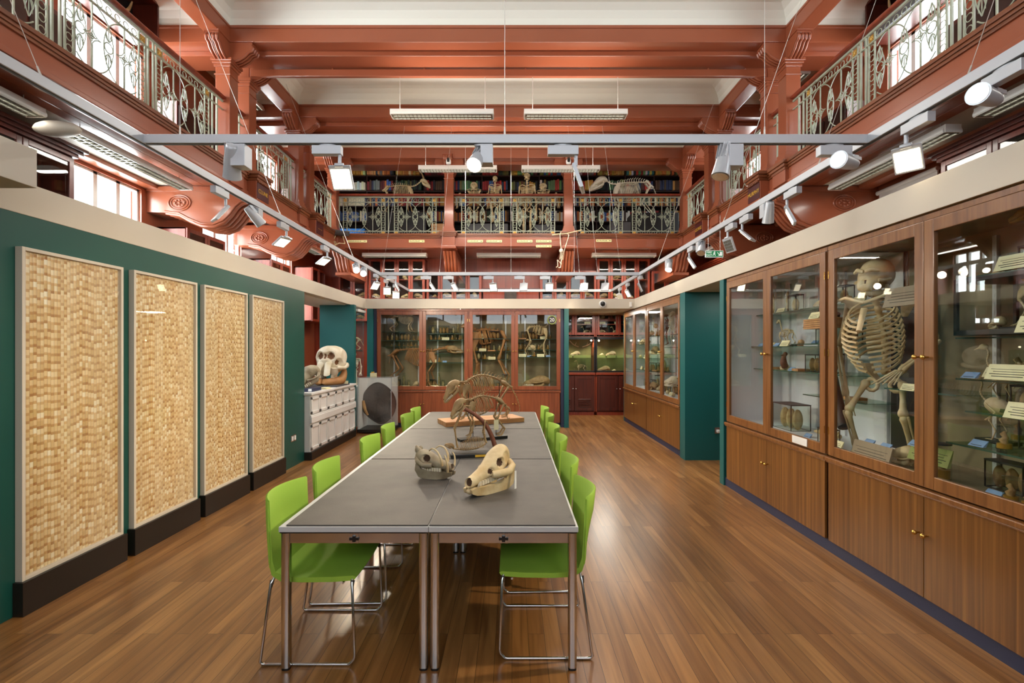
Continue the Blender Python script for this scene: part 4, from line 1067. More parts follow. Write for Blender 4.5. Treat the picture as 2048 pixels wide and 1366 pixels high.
# name plaques on the pedestals
for i, (s, y, tx, lb) in enumerate(((1, PAIRS[0][0] + .6, 'CLUNE', 'left'), (-1, PAIRS[0][0] + .6, 'MURPHY', 'right'), (1, PAIRS[1][0] + .6, '- - - -', 'far left'), (-1, PAIRS[1][0] + .6, 'GEORGE', 'far right'))):
    x = (CL if s > 0 else CR) + s * .142
    t = thing('name_plaque', 'maroon plaque with gold lettering on the %s gallery pedestal' % lb, 'plaque', (x, y, 3.87))
    mb = MB(); mb.box(min(x, x + s * .008), max(x, x + s * .008), y - .165, y + .165, 3.865, 4.095); mb.build('board', M['maroon'], t, .002)
    text(tx, .085, (x + s * .0095, y, 3.98), (PI / 2, 0, PI / 2 if s > 0 else -PI / 2), M['goldleaf'], t)
# ================================================================== bones
def bone(mb, a, b, r, n=6, e=1.5):
    a = V(a); b = V(b); d = b - a
    mb.tube([a, a + d * .07, a + d * .2, a + d * .5, a + d * .8, a + d * .93, b], [r * e * .7, r * e, r * 1.05, r * .85, r * 1.05, r * e, r * e * .7], n)
def chain(mb, pts, r, n=6):
    for a, b in zip(pts, pts[1:]): bone(mb, a, b, r, n)
def smooth(pts, k=6):
    pts = [V(p) for p in pts]; out = []
    for i in range(len(pts) - 1):
        p0 = pts[max(i - 1, 0)]; p1 = pts[i]; p2 = pts[i + 1]; p3 = pts[min(i + 2, len(pts) - 1)]
        for j in range(k):
            t = j / k; out.append(.5 * ((2 * p1) + (p2 - p0) * t + (2 * p0 - 5 * p1 + 4 * p2 - p3) * t * t + (3 * p1 - p0 - 3 * p2 + p3) * t ** 3))
    return out + [pts[-1]]
def vertebrae(mb, pts, r, step, spine=0.0, trans=0.0, lean=(0, 0, 0), r1=None):
    """string of vertebrae along pts with processes"""
    P_ = smooth(pts, 8); L = 0; acc = [0]
    for a, b in zip(P_, P_[1:]): L += (b - a).length; acc.append(L)
    n = max(2, int(L / step)); ctr = []
    for k in range(n + 1):
        s = L * k / n; i = max(0, min(len(P_) - 2, next((j for j in range(len(acc) - 1) if acc[j + 1] >= s - 1e-9), len(P_) - 2)))
        t = (s - acc[i]) / max(acc[i + 1] - acc[i], 1e-9); ctr.append(P_[i].lerp(P_[i + 1], t))
    line = []; rad = []
    for k in range(n):
        f = 1 if r1 is None else 1 + (r1 / r - 1) * k / n
        a, b = ctr[k], ctr[k + 1]
        line += [a.lerp(b, .08), a.lerp(b, .3), a.lerp(b, .7), a.lerp(b, .92)]; rad += [r * .7 * f, r * f, r * f, r * .7 * f]
        m = a.lerp(b, .5); d = (b - a).normalized(); up = V((0, 0, 1)) - d * d.z
        if up.length < .2: up = V((1, 0, 0)) - d * d.x
        up.normalize(); sd = d.cross(up)
        if spine:
            h = spine * (.55 + .45 * math.sin(PI * min(1, k / n * 1.3)))
            mb.tube([m, m + up * (r * f + h * .6), m + up * (r * f + h) + V(lean) * h], [r * .5 * f, r * .4 * f, r * .3 * f], 4)
        if trans:
            for q in (1, -1): mb.tube([m, m + sd * q * trans * f], [r * .45 * f, r * .25 * f], 4)
    mb.tube(line, rad, 6)
    return ctr
def ribs(mb, pts, w, d, n, r, slant=.3, wf=None):
    P_ = smooth(pts, 8)
    low = []
    for k in range(n):
        t = (k + .5) / n; p = P_[min(int(t * (len(P_) - 1)), len(P_) - 1)]
        g = .62 + .38 * math.sin(PI * min(1, (.15 + t * .95)))
        for s in (1, -1):
            q = []
            for j in range(9):
                a = PI * .93 * j / 8
                q.append(p + V((slant * d * g * (1 - math.cos(a)) / 2 * (.5 + t * .7), s * w * g * math.sin(a) ** .8 if a < PI else 0, -d * g * (1 - math.cos(a)) / 2)))
            mb.tube(q, [r, r, r * 1.1, r * 1.1, r * 1.1, r, r * .9, r * .8, r * .7], 4)
        low.append(p + V((slant * d * g * (.5 + t * .7), 0, -d * g * .98)))
    if n > 3: mb.tube(low[:int(n * .7)], r * 1.6, 5)
def skull_mb(L=1.0, kind='long'):
    """facing -x, jaw line at z=0"""
    S = {'long': [(-.5, .12, .045, .045), (-.46, .13, .07, .07), (-.36, .16, .085, .085), (-.2, .2, .10, .11), (-.06, .25, .13, .14), (.07, .29, .18, .17), (.2, .31, .19, .17), (.34, .29, .16, .16), (.45, .25, .12, .13), (.5, .22, .05, .07)],
         'cat': [(-.5, .19, .07, .06), (-.44, .2, .12, .10), (-.3, .24, .15, .13), (-.12, .31, .18, .17), (.05, .36, .23, .20), (.22, .36, .24, .21), (.36, .32, .2, .18), (.47, .27, .12, .13), (.5, .24, .05, .06)],
         'ape': [(-.4, .24, .10, .07), (-.36, .26, .16, .13), (-.26, .32, .2, .2), (-.12, .46, .26, .27), (.05, .56, .32, .30), (.22, .57, .34, .31), (.36, .53, .29, .28), (.46, .48, .18, .19), (.49, .46, .06, .07)],
         'bird': [(-.5, .1, .012, .012), (-.35, .12, .03, .035), (-.15, .14, .05, .06), (.05, .19, .10, .10), (.22, .22, .17, .16), (.38, .21, .15, .14), (.47, .19, .06, .07)]}[kind]
    mb = MB()
    mb.loft([((x, 0, z), (0, ry, 0), (0, 0, rz)) for x, z, ry, rz in S], 22)
    if kind == 'long': ey, no = (.07, .16, .31, .105), (-.49, 0, .16, .06)
    elif kind == 'cat': ey, no = (-.12, .15, .37, .11), (-.5, 0, .24, .075)
    elif kind == 'ape': ey, no = (-.29, .12, .5, .115), (-.39, 0, .34, .06)
    else: ey, no = (.08, .09, .22, .08), (-.3, .02, .15, .03)
    for s in (1, -1): mb.dent((ey[0], s * ey[1], ey[2]), ey[3] * 1.25, ey[3] * 1.0, (.5 if kind != 'long' else .1, -s * .85, -.05), 1)
    mb.dent(no[:3], no[3] * 1.4, no[3] * 1.3, (1, 0, 0), 1)
    if kind != 'bird':
        for s in (1, -1):
            if kind == 'ape': mb.tube([(-.24, s * .22, .36), (-.12, s * .31, .36), (.05, s * .33, .40)], [.04, .03, .03], 6); mb.tube([(-.36, s * .02, .56), (-.36, s * .14, .60), (-.26, s * .25, .56)], [.04, .05, .03], 6)
            else: mb.tube([(-.12, s * .12, .19), (0, s * .22, .18), (.14, s * .27, .2), (.28, s * .19, .24)], [.035, .03, .028, .03], 6)
    jw = MB()
    zf = {'long': .0, 'cat': .02, 'ape': .06, 'bird': .03}[kind]; bk = {'long': .26, 'cat': .2, 'ape': .12, 'bird': .2}[kind]; jr = {'long': .045, 'cat': .05, 'ape': .055, 'bird': .014}[kind]
    fx_ = -.46 if kind != 'ape' else -.36
    for s in (1, -1):
        wj = {'long': .14, 'cat': .16, 'ape': .22, 'bird': .1}[kind]
        jw.tube([(fx_, s * .015, zf + .05), (fx_ + .08, s * wj * .4, zf + .035), (-.05, s * wj * .8, zf + .04), (bk - .08, s * wj, zf + .05), (bk, s * wj * 1.05, zf + .13), (bk - .02, s * wj * 1.05, zf + .24)], [jr * .8, jr, jr * 1.25, jr * 1.4, jr * 1.1, jr * .5], 7)
    te = MB()
    if kind != 'bird':
        zt = {'long': .1, 'cat': .15, 'ape': .215}[kind]
        for s in (1, -1):
            for k in range(7):
                x = fx_ + .03 + k * .055; y = s * (.04 + .05 * k / 3 if k < 3 else .09 + .01 * k)
                te.cbox((x, y, zt - .005), (.036, .03, .07 if not (kind == 'cat' and k == 1) else .16))
    for m in (mb, jw, te): m.v = [(p[0] * L, p[1] * L, p[2] * L) for p in m.v]
    return mb, jw, te
def skull(name, label, kind, L, bm, cat='skull', parent=None, mtx=None):
    t = thing(name, label, cat) if parent is None else None
    mb, jw, te = skull_mb(L, kind)
    for m in (mb, jw, te):
        if mtx is not None: m.xf(mtx)
    par = t or parent
    c = mb.build('cranium' if t else 'skull', [M[bm], M['socket']], par)
    jw.build('jaw', M[bm], par if t else c)
    if te.v: te.build('teeth', M['bonewhite'], par if t else c)
    return t or c
def quad(name, label, bm, h=.5, trunk=.5, arch=.05, rib_d=.2, rib_w=.09, nr=12, r=.008, neck=None, head=None, kind='long', hl=.2, htilt=.5, tail=None, spine=.03, horns=False, base=None, rods=False, group=None, hip_h=None, cat='skeleton', legs=True, crouch=0.0, basem='black'):
    """quadruped skeleton facing -x standing on z=0"""
    t = thing(name, label, cat, group=group)
    hh = hip_h or h; sx, hx = -trunk / 2, trunk / 2; m = M[bm]
    sp = [(hx, 0, hh), (hx * .4, 0, hh + arch * .8 + (h - hh) * .3), (sx * .3, 0, h + arch), (sx, 0, h)]
    mb = MB(); vertebrae(mb, sp, r * 1.5, r * 4.4, spine, r * 2.6, (.5, 0, 0)); mb.build('spine', m, t)
    mb = MB(); ribs(mb, [(sx + .03 * trunk, 0, h - r), (sx * .3, 0, h + arch - r), (hx * .35, 0, hh + arch * .8 - r)], rib_w, rib_d, nr, r * .55); mb.build('rib_cage', m, t)
    neck = neck or [(sx, 0, h), (sx - .12 * trunk, 0, h + .05), (sx - .3 * trunk, 0, h + .12)]
    mb = MB(); vertebrae(mb, neck, r * 1.7, r * 5, spine * .3, r * 2.4); mb.build('neck', m, t)
    hp = V(neck[-1])
    s = skull('skull', None, kind, hl, bm, parent=t, mtx=rotm(hp, 0, -htilt, 0) @ rotm((-hl * .42, 0, -hl * .22)))
    if horns:
        for q in (1, -1):
            mb = MB(); o = hp + V((-hl * .2, q * hl * .1, hl * .12))
            mb.tube(smooth([o, o + V((.04, q * .02, .1)) * (hl / .2), o + V((.12, q * .05, .15)) * (hl / .2), o + V((.2, q * .08, .12)) * (hl / .2)], 4), [hl * .07 * (1 - .07 * i) for i in range(13)], 6); mb.build('horn', M['boneold'], s)
    if tail:
        mb = MB(); vertebrae(mb, [(hx, 0, hh)] + tail, r * 1.2, r * 4, spine * .25, 0, r1=r * .35); mb.build('tail', m, t)
    mb = MB()
    for q in (1, -1): mb.tube([(hx - .06 * trunk, 0, hh + .01), (hx - .02 * trunk, q * rib_w * .6, hh), (hx + .1 * trunk, q * rib_w * .5, hh - .12 * h), (hx + .2 * trunk, q * rib_w * .3, hh - .14 * h)], [r * 2.2, r * 2.4, r * 2, r * 1.2], 6)
    mb.build('pelvis', m, t)
    if legs:
        for q in (1, -1):
            y = q * rib_w * .85; mb = MB(); dx = q * .06 * trunk
            sc = V((sx + .04 * trunk, q * rib_w * .75, h * .97)); sh = V((sx - .06 * trunk, y, h * .66)); el = V((sx + .08 * trunk + dx * .3, y, h * .42)); wr = V((sx + .02 * trunk + dx, y, h * .14)); ft = V((sx - .02 * trunk + dx, y, .006))
            mb.loft([(sc, (r * 4, 0, 0), (0, r * .8, 0)), (sc.lerp(sh, .4), (r * 4.5, 0, 0), (0, r * .8, 0)), (sh, (r * 1.6, 0, 0), (0, r * 1.2, 0))], 8)
            bone(mb, sh, el, r * 1.15); bone(mb, el, wr, r * .8); bone(mb, el + V((r, r, 0)), wr + V((r * 1.5, 0, 0)), r * .55)
            for k in (-1, 0, 1): mb.tube([wr + V((0, k * r, 0)), wr.lerp(ft, .6) + V((0, k * r * 2, 0)), ft + V((-r * 4, k * r * 3, 0))], [r * .7, r * .5, r * .35], 4)
            mb.build('foreleg', m, t)
            mb = MB(); hp_ = V((hx + .06 * trunk, y, hh * .88)); kn = V((hx - .14 * trunk - crouch * .2 + dx * .4, y, hh * .5)); hk = V((hx + .16 * trunk + dx, y, hh * .2)); ft = V((hx + .04 * trunk + dx, y, .006))
            bone(mb, hp_, kn, r * 1.3); bone(mb, kn, hk, r * .95); bone(mb, kn + V((0, r * 1.5, 0)), hk + V((0, r, 0)), r * .4)
            for k in (-1, 0, 1): mb.tube([hk + V((0, k * r, 0)), ft + V((0, k * r * 2, r)), ft + V((-r * 6, k * r * 3, 0))], [r * .8, r * .5, r * .35], 4)
            mb.build('hind_leg', m, t)
    if rods:
        for x, zt in ((sx + .1 * trunk, h), (hx - .12 * trunk, hh)):
            mb = MB(); mb.cyl((x, 0, 0), (x, 0, zt), r * .5, n=6); mb.build('support_rod', M['black'], t)
    if base:
        bl, bw, bh = base; mb = MB(); mb.box(-bl / 2 - .08 * trunk, bl / 2 - .08 * trunk, -bw / 2, bw / 2, -bh, 0); mb.build('base', M[basem], t, .004)
        for ch_ in t.children: ch_.location.z += bh
    return t
def biped(name, label, bm, ht=1.6, arm=.44, leg=.5, sh=.2, kind='ape', hl=.21, cat='skeleton', arms=None, rib_d=.2, stoop=0.0, legs=None, r=None, drop=.03):
    """upright skeleton facing -y"""
    t = thing(name, label, cat); m = M[bm]; r = r or ht * .008
    hz = ht * leg; sz = ht * .81; f = lambda z: -stoop * (z - hz) / max(sz - hz, .01)
    mb = MB(); vertebrae(mb, [(0, 0, hz), (0, .03 * ht + f((hz + sz) / 2) * .6, (hz + sz) / 2), (0, f(sz), sz + .02), (0, f(sz) - .01, ht - hl * .75)], r * 1.7, r * 4.2, r * 2, r * 2.5); mb.build('spine', m, t)
    mb = MB()
    for k in range(11):
        z = sz - .01 - k * (sz - hz) * .062; g = (.62 + .38 * math.sin(PI * min(1, .12 + k / 13)))
        for q in (1, -1):
            pts = []
            for j in range(8):
                a = PI * .95 * j / 7; pts.append((q * sh * .8 * g * math.sin(a), f(z) + .02 * ht * 0 + .04 * ht - rib_d * g * (1 - math.cos(a)) / 2, z - drop * ht * (1 - math.cos(a))))
            mb.tube(pts, r * .6, 4)
    mb.tube([(0, f(sz) + .04 * ht - rib_d * .72, sz - .06 * ht), (0, f(sz) + .04 * ht - rib_d * .98, sz - .17 * ht)], [r * 1.6, r * 1.3], 6, flat=.6)
    mb.build('rib_cage', m, t)
    mb = MB()
    for q in (1, -1):
        mb.tube([(0, f(sz) - rib_d * .5, sz - .03 * ht), (q * sh * .55, f(sz) - rib_d * .45, sz), (q * sh, f(sz), sz + .0)], r * .8, 5)
        mb.loft([((q * sh * .8, f(sz) + .05 * ht, sz), (r * 4, 0, 0), (0, r * .7, 0)), ((q * sh * .6, f(sz) + .07 * ht, sz - .1 * ht), (r * 1.5, 0, 0), (0, r * .7, 0))], 8)
    mb.build('shoulder_girdle', m, t)
    mb = MB()
    for q in (1, -1):
        mb.grid(lambda u, v, q=q: V((q * (.02 + sh * .62 * math.sin(PI * .5 * v) * (.5 + .5 * math.sin(PI * u * .9))), .03 * ht - .05 * ht * u, hz - .04 * ht + .1 * ht * v)), 5, 5)
        mb.ring((q * sh * .33, -.01, hz - .05 * ht), .03 * ht, r, 'y', 10, 5)
    mb.build('pelvis', m, t)
    for q in (1, -1):
        A = arms(q) if arms else [(q * sh, f(sz), sz - .01), (q * sh * 1.15, f(sz) + .02, sz - ht * arm * .5), (q * sh * 1.2, f(sz) - .03, sz - ht * arm * .95)]
        mb = MB(); bone(mb, A[0], A[1], r * 1.3); a1 = V(A[1]); a2 = V(A[2]); bone(mb, a1, a2, r * .85); bone(mb, a1 + V((q * r * 2, 0, 0)), a2 + V((q * r * 1.5, 0, 0)), r * .7)
        d = (a2 - a1).normalized()
        for k in range(5): o = V((q * (k - 2) * r * 1.2, (k - 2) * r * .8, 0)); mb.tube([a2 + o * .4, a2 + d * .05 * ht + o, a2 + d * .1 * ht + o * 1.5], [r * .6, r * .4, r * .3], 4)
        mb.build('arm', m, t)
        Lg = legs(q) if legs else [(q * sh * .5, 0, hz - .05 * ht), (q * sh * .42, -.01, hz * .5), (q * sh * .4, .02, .05 * ht)]
        mb = MB(); bone(mb, Lg[0], Lg[1], r * 1.6); bone(mb, Lg[1], Lg[2], r * 1.2); l2 = V(Lg[2]); bone(mb, V(Lg[1]) + V((q * r * 2, 0, 0)), l2 + V((q * r * 2, 0, 0)), r * .5)
        for k in range(4): mb.tube([l2, l2 + V((q * (k - 1.5) * r, -.05 * ht, -.025 * ht)), l2 + V((q * (k - 1.5) * r * 2, -.1 * ht, -.045 * ht))], [r * 1.2, r * .6, r * .4], 4)
        mb.build('leg', m, t)
    skull('skull', None, kind, hl, bm, parent=t, mtx=rotm((0, f(sz) - .02, ht - hl * .86), 0, 0, PI / 2))
    return t
# ================================================================== exhibits on the tables
def seclo(mb, S, n=24, pw=2.2):
    n = 64
    mb.loft([((x, 0, (a + b) / 2), (0, w, 0), (0, 0, (b - a) / 2)) for x, a, b, w in S], n, pw=pw)
def dense(S, k=9):
    pts = [V((s[0], s[1], s[2])) for s in S]; ws = [V((s[3], 0, 0)) for s in S]
    a = smooth(pts, k); b = smooth(ws, k); return [(p.x, p.y, p.z, max(.004, q.x)) for p, q in zip(a, b)]
def place_mtx(mbs, mtx):
    for m in mbs: m.xf(mtx)
# pig skull
t = thing('pig_skull', 'long pale pig skull with a white tag, nearest on the right table', 'skull', (-.15, 3.06, TZ))
mt = rotm((-.15, 3.06, TZ), 0, 0, math.radians(52)) @ Matrix.Scale(1.03, 4)
mb = MB(); seclo(mb, dense([(-.19, .07, .108, .02), (-.175, .058, .118, .029), (-.12, .066, .138, .034), (-.06, .082, .165, .04), (0, .092, .20, .058), (.045, .10, .232, .076), (.09, .11, .26, .074), (.125, .12, .272, .058), (.155, .12, .255, .046), (.168, .14, .2, .02)]), 28)
for s in (1, -1):
    mb.dent((.045, s * .074, .178), .034, .04, (-.1, -s * .9, 0), 1); mb.dent((.1, s * .07, .2), .04, .016, (0, -s, 0)); mb.dent((-.03, s * .05, .135), .025, .012, (0, -s, 0), 1)
    mb.tube([(-.02, s * .05, .115), (.03, s * .085, .118), (.08, s * .104, .125), (.125, s * .09, .15), (.145, s * .05, .17)], [.022, .026, .024, .022, .018], 8)
mb.dent((-.192, 0, .095), .03, .035, (1, 0, 0), 1)
jw = MB()
for s in (1, -1):
    i0 = len(jw.v)
    jw.prism([(-.178, .03), (-.14, .014), (-.07, .002), (.04, 0), (.12, .004), (.16, .03), (.165, .09), (.15, .15), (.13, .16), (.12, .12), (.09, .075), (.02, .06), (-.08, .058), (-.15, .064), (-.185, .056)], -.009, .009)
    jw.xf(rotm((0, s * .043, 0), s * -.12, 0, s * .12), i0)
jw.ell((-.15, 0, .04), (.045, .02, .022), 10, 6)
te = MB()
for s in (1, -1):
    for k in range(9): te.cbox((-.11 + k * .021, s * (.03 + k * .0022), .076 + .002 * k), (.016, .014, .026))
    te.tube([(-.13, s * .034, .06), (-.135, s * .045, .08), (-.128, s * .05, .095)], [.007, .006, .002], 6)
tg = MB(); tg.box(.128, .146, -.106, -.104, .004, .115); tg.tube([(.137, -.105, .115), (.12, -.1, .15)], .0012, 4)
place_mtx((mb, jw, te, tg), mt)
mb.build('cranium', [M['bone'], M['socket']], t); jw.build('jaw', M['bone'], t, .006); te.build('teeth', M['bonewhite'], t); tag(tg.build('tag', M['whitecard'], t), 'white hanging tag')
# babirusa skull
t = thing('tusked_skull', 'grey skull with long curled tusks on the left table', 'skull', (-.55, 3.40, TZ))
mt = rotm((-.54, 3.38, TZ), 0, 0, math.radians(180 - 22)) @ Matrix.Scale(1.0, 4)
mb = MB(); seclo(mb, dense([(-.15, .075, .10, .018), (-.135, .062, .11, .028), (-.08, .068, .125, .034), (-.02, .075, .15, .042), (.03, .085, .175, .056), (.07, .09, .19, .062), (.11, .10, .192, .052), (.135, .11, .18, .036), (.142, .13, .16, .016)]), 26)
for s in (1, -1):
    mb.dent((.04, s * .058, .142), .032, .036, (-.1, -s * .9, 0), 1); mb.tube([(0, s * .045, .095), (.05, s * .078, .1), (.1, s * .07, .125), (.125, s * .04, .14)], [.018, .017, .015, .012], 7)
mb.dent((-.152, 0, .092), .024, .028, (1, 0, 0), 1)
mb.tube([(.12, 0, .18), (.145, 0, .2), (.15, 0, .215)], [.02, .016, .008], 7); mb.ell((.13, .02, .19), (.02, .012, .022)); mb.ell((.13, -.02, .19), (.02, .012, .022))
jw = MB()
for s in (1, -1):
    i0 = len(jw.v); jw.prism([(-.145, .035), (-.1, .012), (-.03, 0), (.05, 0), (.10, .012), (.125, .06), (.115, .11), (.095, .11), (.08, .07), (.02, .055), (-.07, .055), (-.15, .058)], -.008, .008); jw.xf(rotm((0, s * .034, 0), s * -.12, 0, s * .13), i0)
te = MB()
for s in (1, -1):
    for k in range(7): te.cbox((-.06 + k * .018, s * (.03 + k * .002), .068), (.014, .012, .024))
place_mtx((mb, jw, te), mt)
mb.build('cranium', [M['bonegrey'], M['socket']], t); jw.build('jaw', M['bonegrey'], t, .005); te.build('teeth', M['bonewhite'], t)
for s in (1, -1):
    for nm, pts in (('upper_tusk', [(-.08, s * .035, .10), (-.078, s * .05, .15), (-.05, s * .055, .20), (-.01, s * .05, .215), (.02, s * .042, .195)]), ('lower_tusk', [(-.12, s * .03, .06), (-.13, s * .05, .10), (-.125, s * .058, .15), (-.11, s * .055, .18)])):
        m_ = MB(); pp = smooth(pts, 5); m_.tube(pp, [.0085 * (1 - .75 * i / len(pp)) + .001 for i in range(len(pp))], 7); m_.xf(mt); m_.build(nm, M['bone'], t)
# kneeling skeleton gripping a branch, black base
bx, by = -.30, 4.08; rz = math.radians(11)
t = thing('sloth_skeleton', 'small skeleton lying on its back and gripping a slanting branch, black base', 'skeleton', (bx, by, TZ)); Q = rotm((bx, by, TZ), 0, 0, rz)
mb = MB(); mb.box(-.22, .24, -.075, .075, 0, .03); mb.xf(Q); mb.build('base', M['black'], t, .003)
mb = MB(); mb.box(-.02, .10, -.078, -.074, .006, .024); mb.xf(Q); mb.build('name_plate', M['goldleaf'], t)
mb = MB(); pp = smooth([(.17, -.01, .03), (.13, 0, .16), (.07, 0, .27), (-.01, 0, .345), (-.10, 0, .40)], 5); mb.tube(pp, [.021 - .0003 * i for i in range(len(pp))], 9); mb.xf(Q); mb.build('branch', M['branch'], t)
mb = MB(); vertebrae(mb, [(-.20, 0, .07), (-.10, 0, .055), (.0, .0, .062), (.08, 0, .10)], .007, .02, .008, .014); mb.xf(Q); mb.build('spine', M['boneold'], t)
mb = MB()
for k in range(15):
    x = -.14 + k * .0135; hgt = .055 + .03 * math.sin(PI * k / 14)
    for s in (1, -1): mb.tube([(x, 0, .058 + .02 * k / 15), (x + .004, s * .045, .075), (x + .012, s * .05, .105), (x + .02, s * .02, .06 + hgt + .03 * k / 15)], .0026, 4)
mb.xf(Q); mb.build('rib_cage', M['boneold'], t)
for s in (1, -1):
    mb = MB(); y = s * .035
    chain(mb, [(-.16, y, .08), (-.185, y * 1.1, .24)], .0055); chain(mb, [(-.185, y * 1.1, .24), (-.13, y * .8, .37)], .0045); mb.tube([(-.18, y * 1.3, .24), (-.125, y, .37)], .003, 4)
    for k in range(3): mb.tube([(-.13, y * .8 + k * .008, .37), (-.09, y * .5 + k * .006, .425), (-.05, k * .006, .42), (-.05, k * .01, .40)], .0026, 4)
    mb.xf(Q); mb.build('arm', M['boneold'], t)
    mb = MB(); chain(mb, [(.08, y * .8, .11), (.06, y * 1.2, .20)], .0065); chain(mb, [(.06, y * 1.2, .20), (.07, y * .7, .30)], .005)
    for k in range(3): mb.tube([(.07, y * .7, .3), (.09, y * .4 + k * .007, .285), (.105, k * .006, .245)], .003, 4)
    mb.xf(Q); mb.build('leg', M['boneold'], t)
skull('skull', None, 'cat', .085, 'boneold', parent=t, mtx=Q @ rotm((-.235, 0, .075), 0, .5, 0))
# standing skeletons
mb = None
a = quad('small_mounted_skeleton', 'small brown quadruped skeleton on a narrow black base, middle of the tables', 'boneold', h=.37, hip_h=.36, trunk=.32, arch=.035, rib_d=.17, rib_w=.07, nr=13, r=.0075, neck=[(-.16, 0, .37), (-.20, 0, .375), (-.225, 0, .365)], kind='long', hl=.23, htilt=.75, tail=[(.22, 0, .3), (.25, 0, .16), (.275, 0, .17)], spine=.02, base=(.50, .12, .028), rods=True)
mb = MB(); mb.box(.06, .11, -.088, -.085, .1, .2); mb.tube([(.085, -.086, .2), (.09, -.07, .3)], .0012, 4); tag(mb.build('tag', M['card'], a), 'cream hanging label')
a.location = (-.27, 4.83, TZ); a.rotation_euler = (0, 0, math.radians(26))
b = quad('arched_skeleton', 'large arched quadruped skeleton with a long tail on a light wooden board', 'boneold', h=.44, hip_h=.43, trunk=.52, arch=.085, rib_d=.23, rib_w=.095, nr=14, r=.0095, neck=[(-.26, 0, .44), (-.31, 0, .45), (-.345, 0, .44)], kind='long', hl=.31, htilt=.8, tail=[(.34, 0, .38), (.43, 0, .24), (.48, 0, .10), (.46, 0, .03)], spine=.035, base=(1.0, .36, .055), rods=True, basem='pine')
b.location = (-.34, 5.95, TZ); b.rotation_euler = (0, 0, math.radians(24))
# ================================================================== skulls on the counter
t = thing('elephant_skull', 'huge pale elephant skull on the white counter before the teal wall', 'skull', (-3.22, 8.45, CT))
Q = rotm((-3.22, 8.45, CT + .03), 0, 0, math.radians(-6)) @ Matrix.Scale(1.06, 4)
mb = MB()
mb.loft([((0, .12 - .02 * math.sin(z * 9), z), (w, 0, 0), (0, d, 0)) for z, w, d in [(v.x, v.y, v.z) for v in smooth([(.17, .10, .08), (.22, .17, .15), (.30, .215, .21), (.38, .235, .25), (.46, .24, .265), (.54, .215, .245), (.60, .16, .19), (.635, .08, .10), (.64, .02, .03)], 7)]], 80)
for s in (1, -1):
    mb.dent((s * .10, -.13, .475), .085, .07, (0, 1, .0), 1); mb.dent((s * .225, -.02, .36), .075, .075, (-s, .3, 0), 1); mb.dent((s * .24, .16, .46), .11, .03, (-s, 0, 0))
    mb.loft([((s * .06, -.06, .40), (.06, 0, 0), (0, .06, .02)), ((s * .065, -.11, .34), (.056, 0, 0), (0, .05, .02)), ((s * .075, -.165, .25), (.05, 0, 0), (0, .045, .02)), ((s * .085, -.195, .17), (.052, 0, 0), (0, .045, .02)), ((s * .087, -.195, .16), (.03, 0, 0), (0, .025, 0))], 14)
    mb.tube([(s * .19, -.06, .28), (s * .255, .06, .27), (s * .24, .2, .30), (s * .2, .27, .32)], [.035, .03, .032, .04], 8)
    mb.tube([(s * .15, -.06, .28), (s * .14, -.04, .2), (s * .10, .02, .17)], [.06, .06, .05], 8)
mb.dent((0, -.13, .47), .06, .05, (0, 1, 0), 1)
jw = MB()
for s in (1, -1):
    pp = smooth([(s * .01, -.20, .06), (s * .07, -.15, .05), (s * .13, -.02, .05), (s * .17, .12, .07), (s * .19, .19, .17), (s * .19, .20, .28)], 3)
    jw.tube(pp, [.035, .045, .052, .058, .062, .066, .07, .072, .074, .074, .07, .062, .055, .045, .035, .02][:len(pp)], 10)
te = MB()
for s in (1, -1): te.cbox((s * .11, .0, .125), (.05, .13, .06))
place_mtx((mb, jw, te), Q)
mb.build('cranium', [M['bonewhite'], M['cavity']], t); jw.build('jaw', M['bonetan'], t); te.build('teeth', M['bonewhite'], t)
mb = MB(); mb.box(-3.5, -2.97, 8.2, 8.85, CT, CT + .028); tag(mb.build('board', M['greyboard'], bev=.004), 'flat dark board under the elephant skull', 'board')
def small_card(nm, lb, x, y, z, w, h, m='card', rz=0, tilt=.25, cat='card'):
    mb = MB(); mb.box(-w / 2, w / 2, -.004, .004, 0, h); mb.xf(rotm((x, y, z), -tilt, 0, rz)); return tag(mb.build(nm, M[m]), lb, cat)
small_card('label_card', 'cream label card beside the elephant skull jaw', -2.99, 8.62, CT + .029, .13, .055)
t = skull('hippo_skull', 'dark brown and white hippo skull at the near end of the counter', 'long', .52, 'bonegrey'); t.location = (-3.18, 7.58, CT + .10); t.rotation_euler = (0, -.5, math.radians(64)); t.scale = (1.0, 1.25, 1.05)
mb = MB(); mb.box(-3.42, -3.02, 7.3, 7.66, CT, CT + .05); tag(mb.build('stand_block', M['navy'], bev=.004), 'blue display block under the dark skull', 'block')
mb = MB()
for k in range(3): mb.box(-3.12 + .01 * k, -2.98 - .01 * k, 7.78, 7.98, CT + k * .008, CT + .007 + k * .008)
tag(mb.build('paper_stack', M['card']), 'little stack of cream leaflets between the two skulls', 'leaflets')
small_card('label_card', 'white label card on the blue block', -3.05, 7.295, CT + .01, .05, .04, 'whitecard')
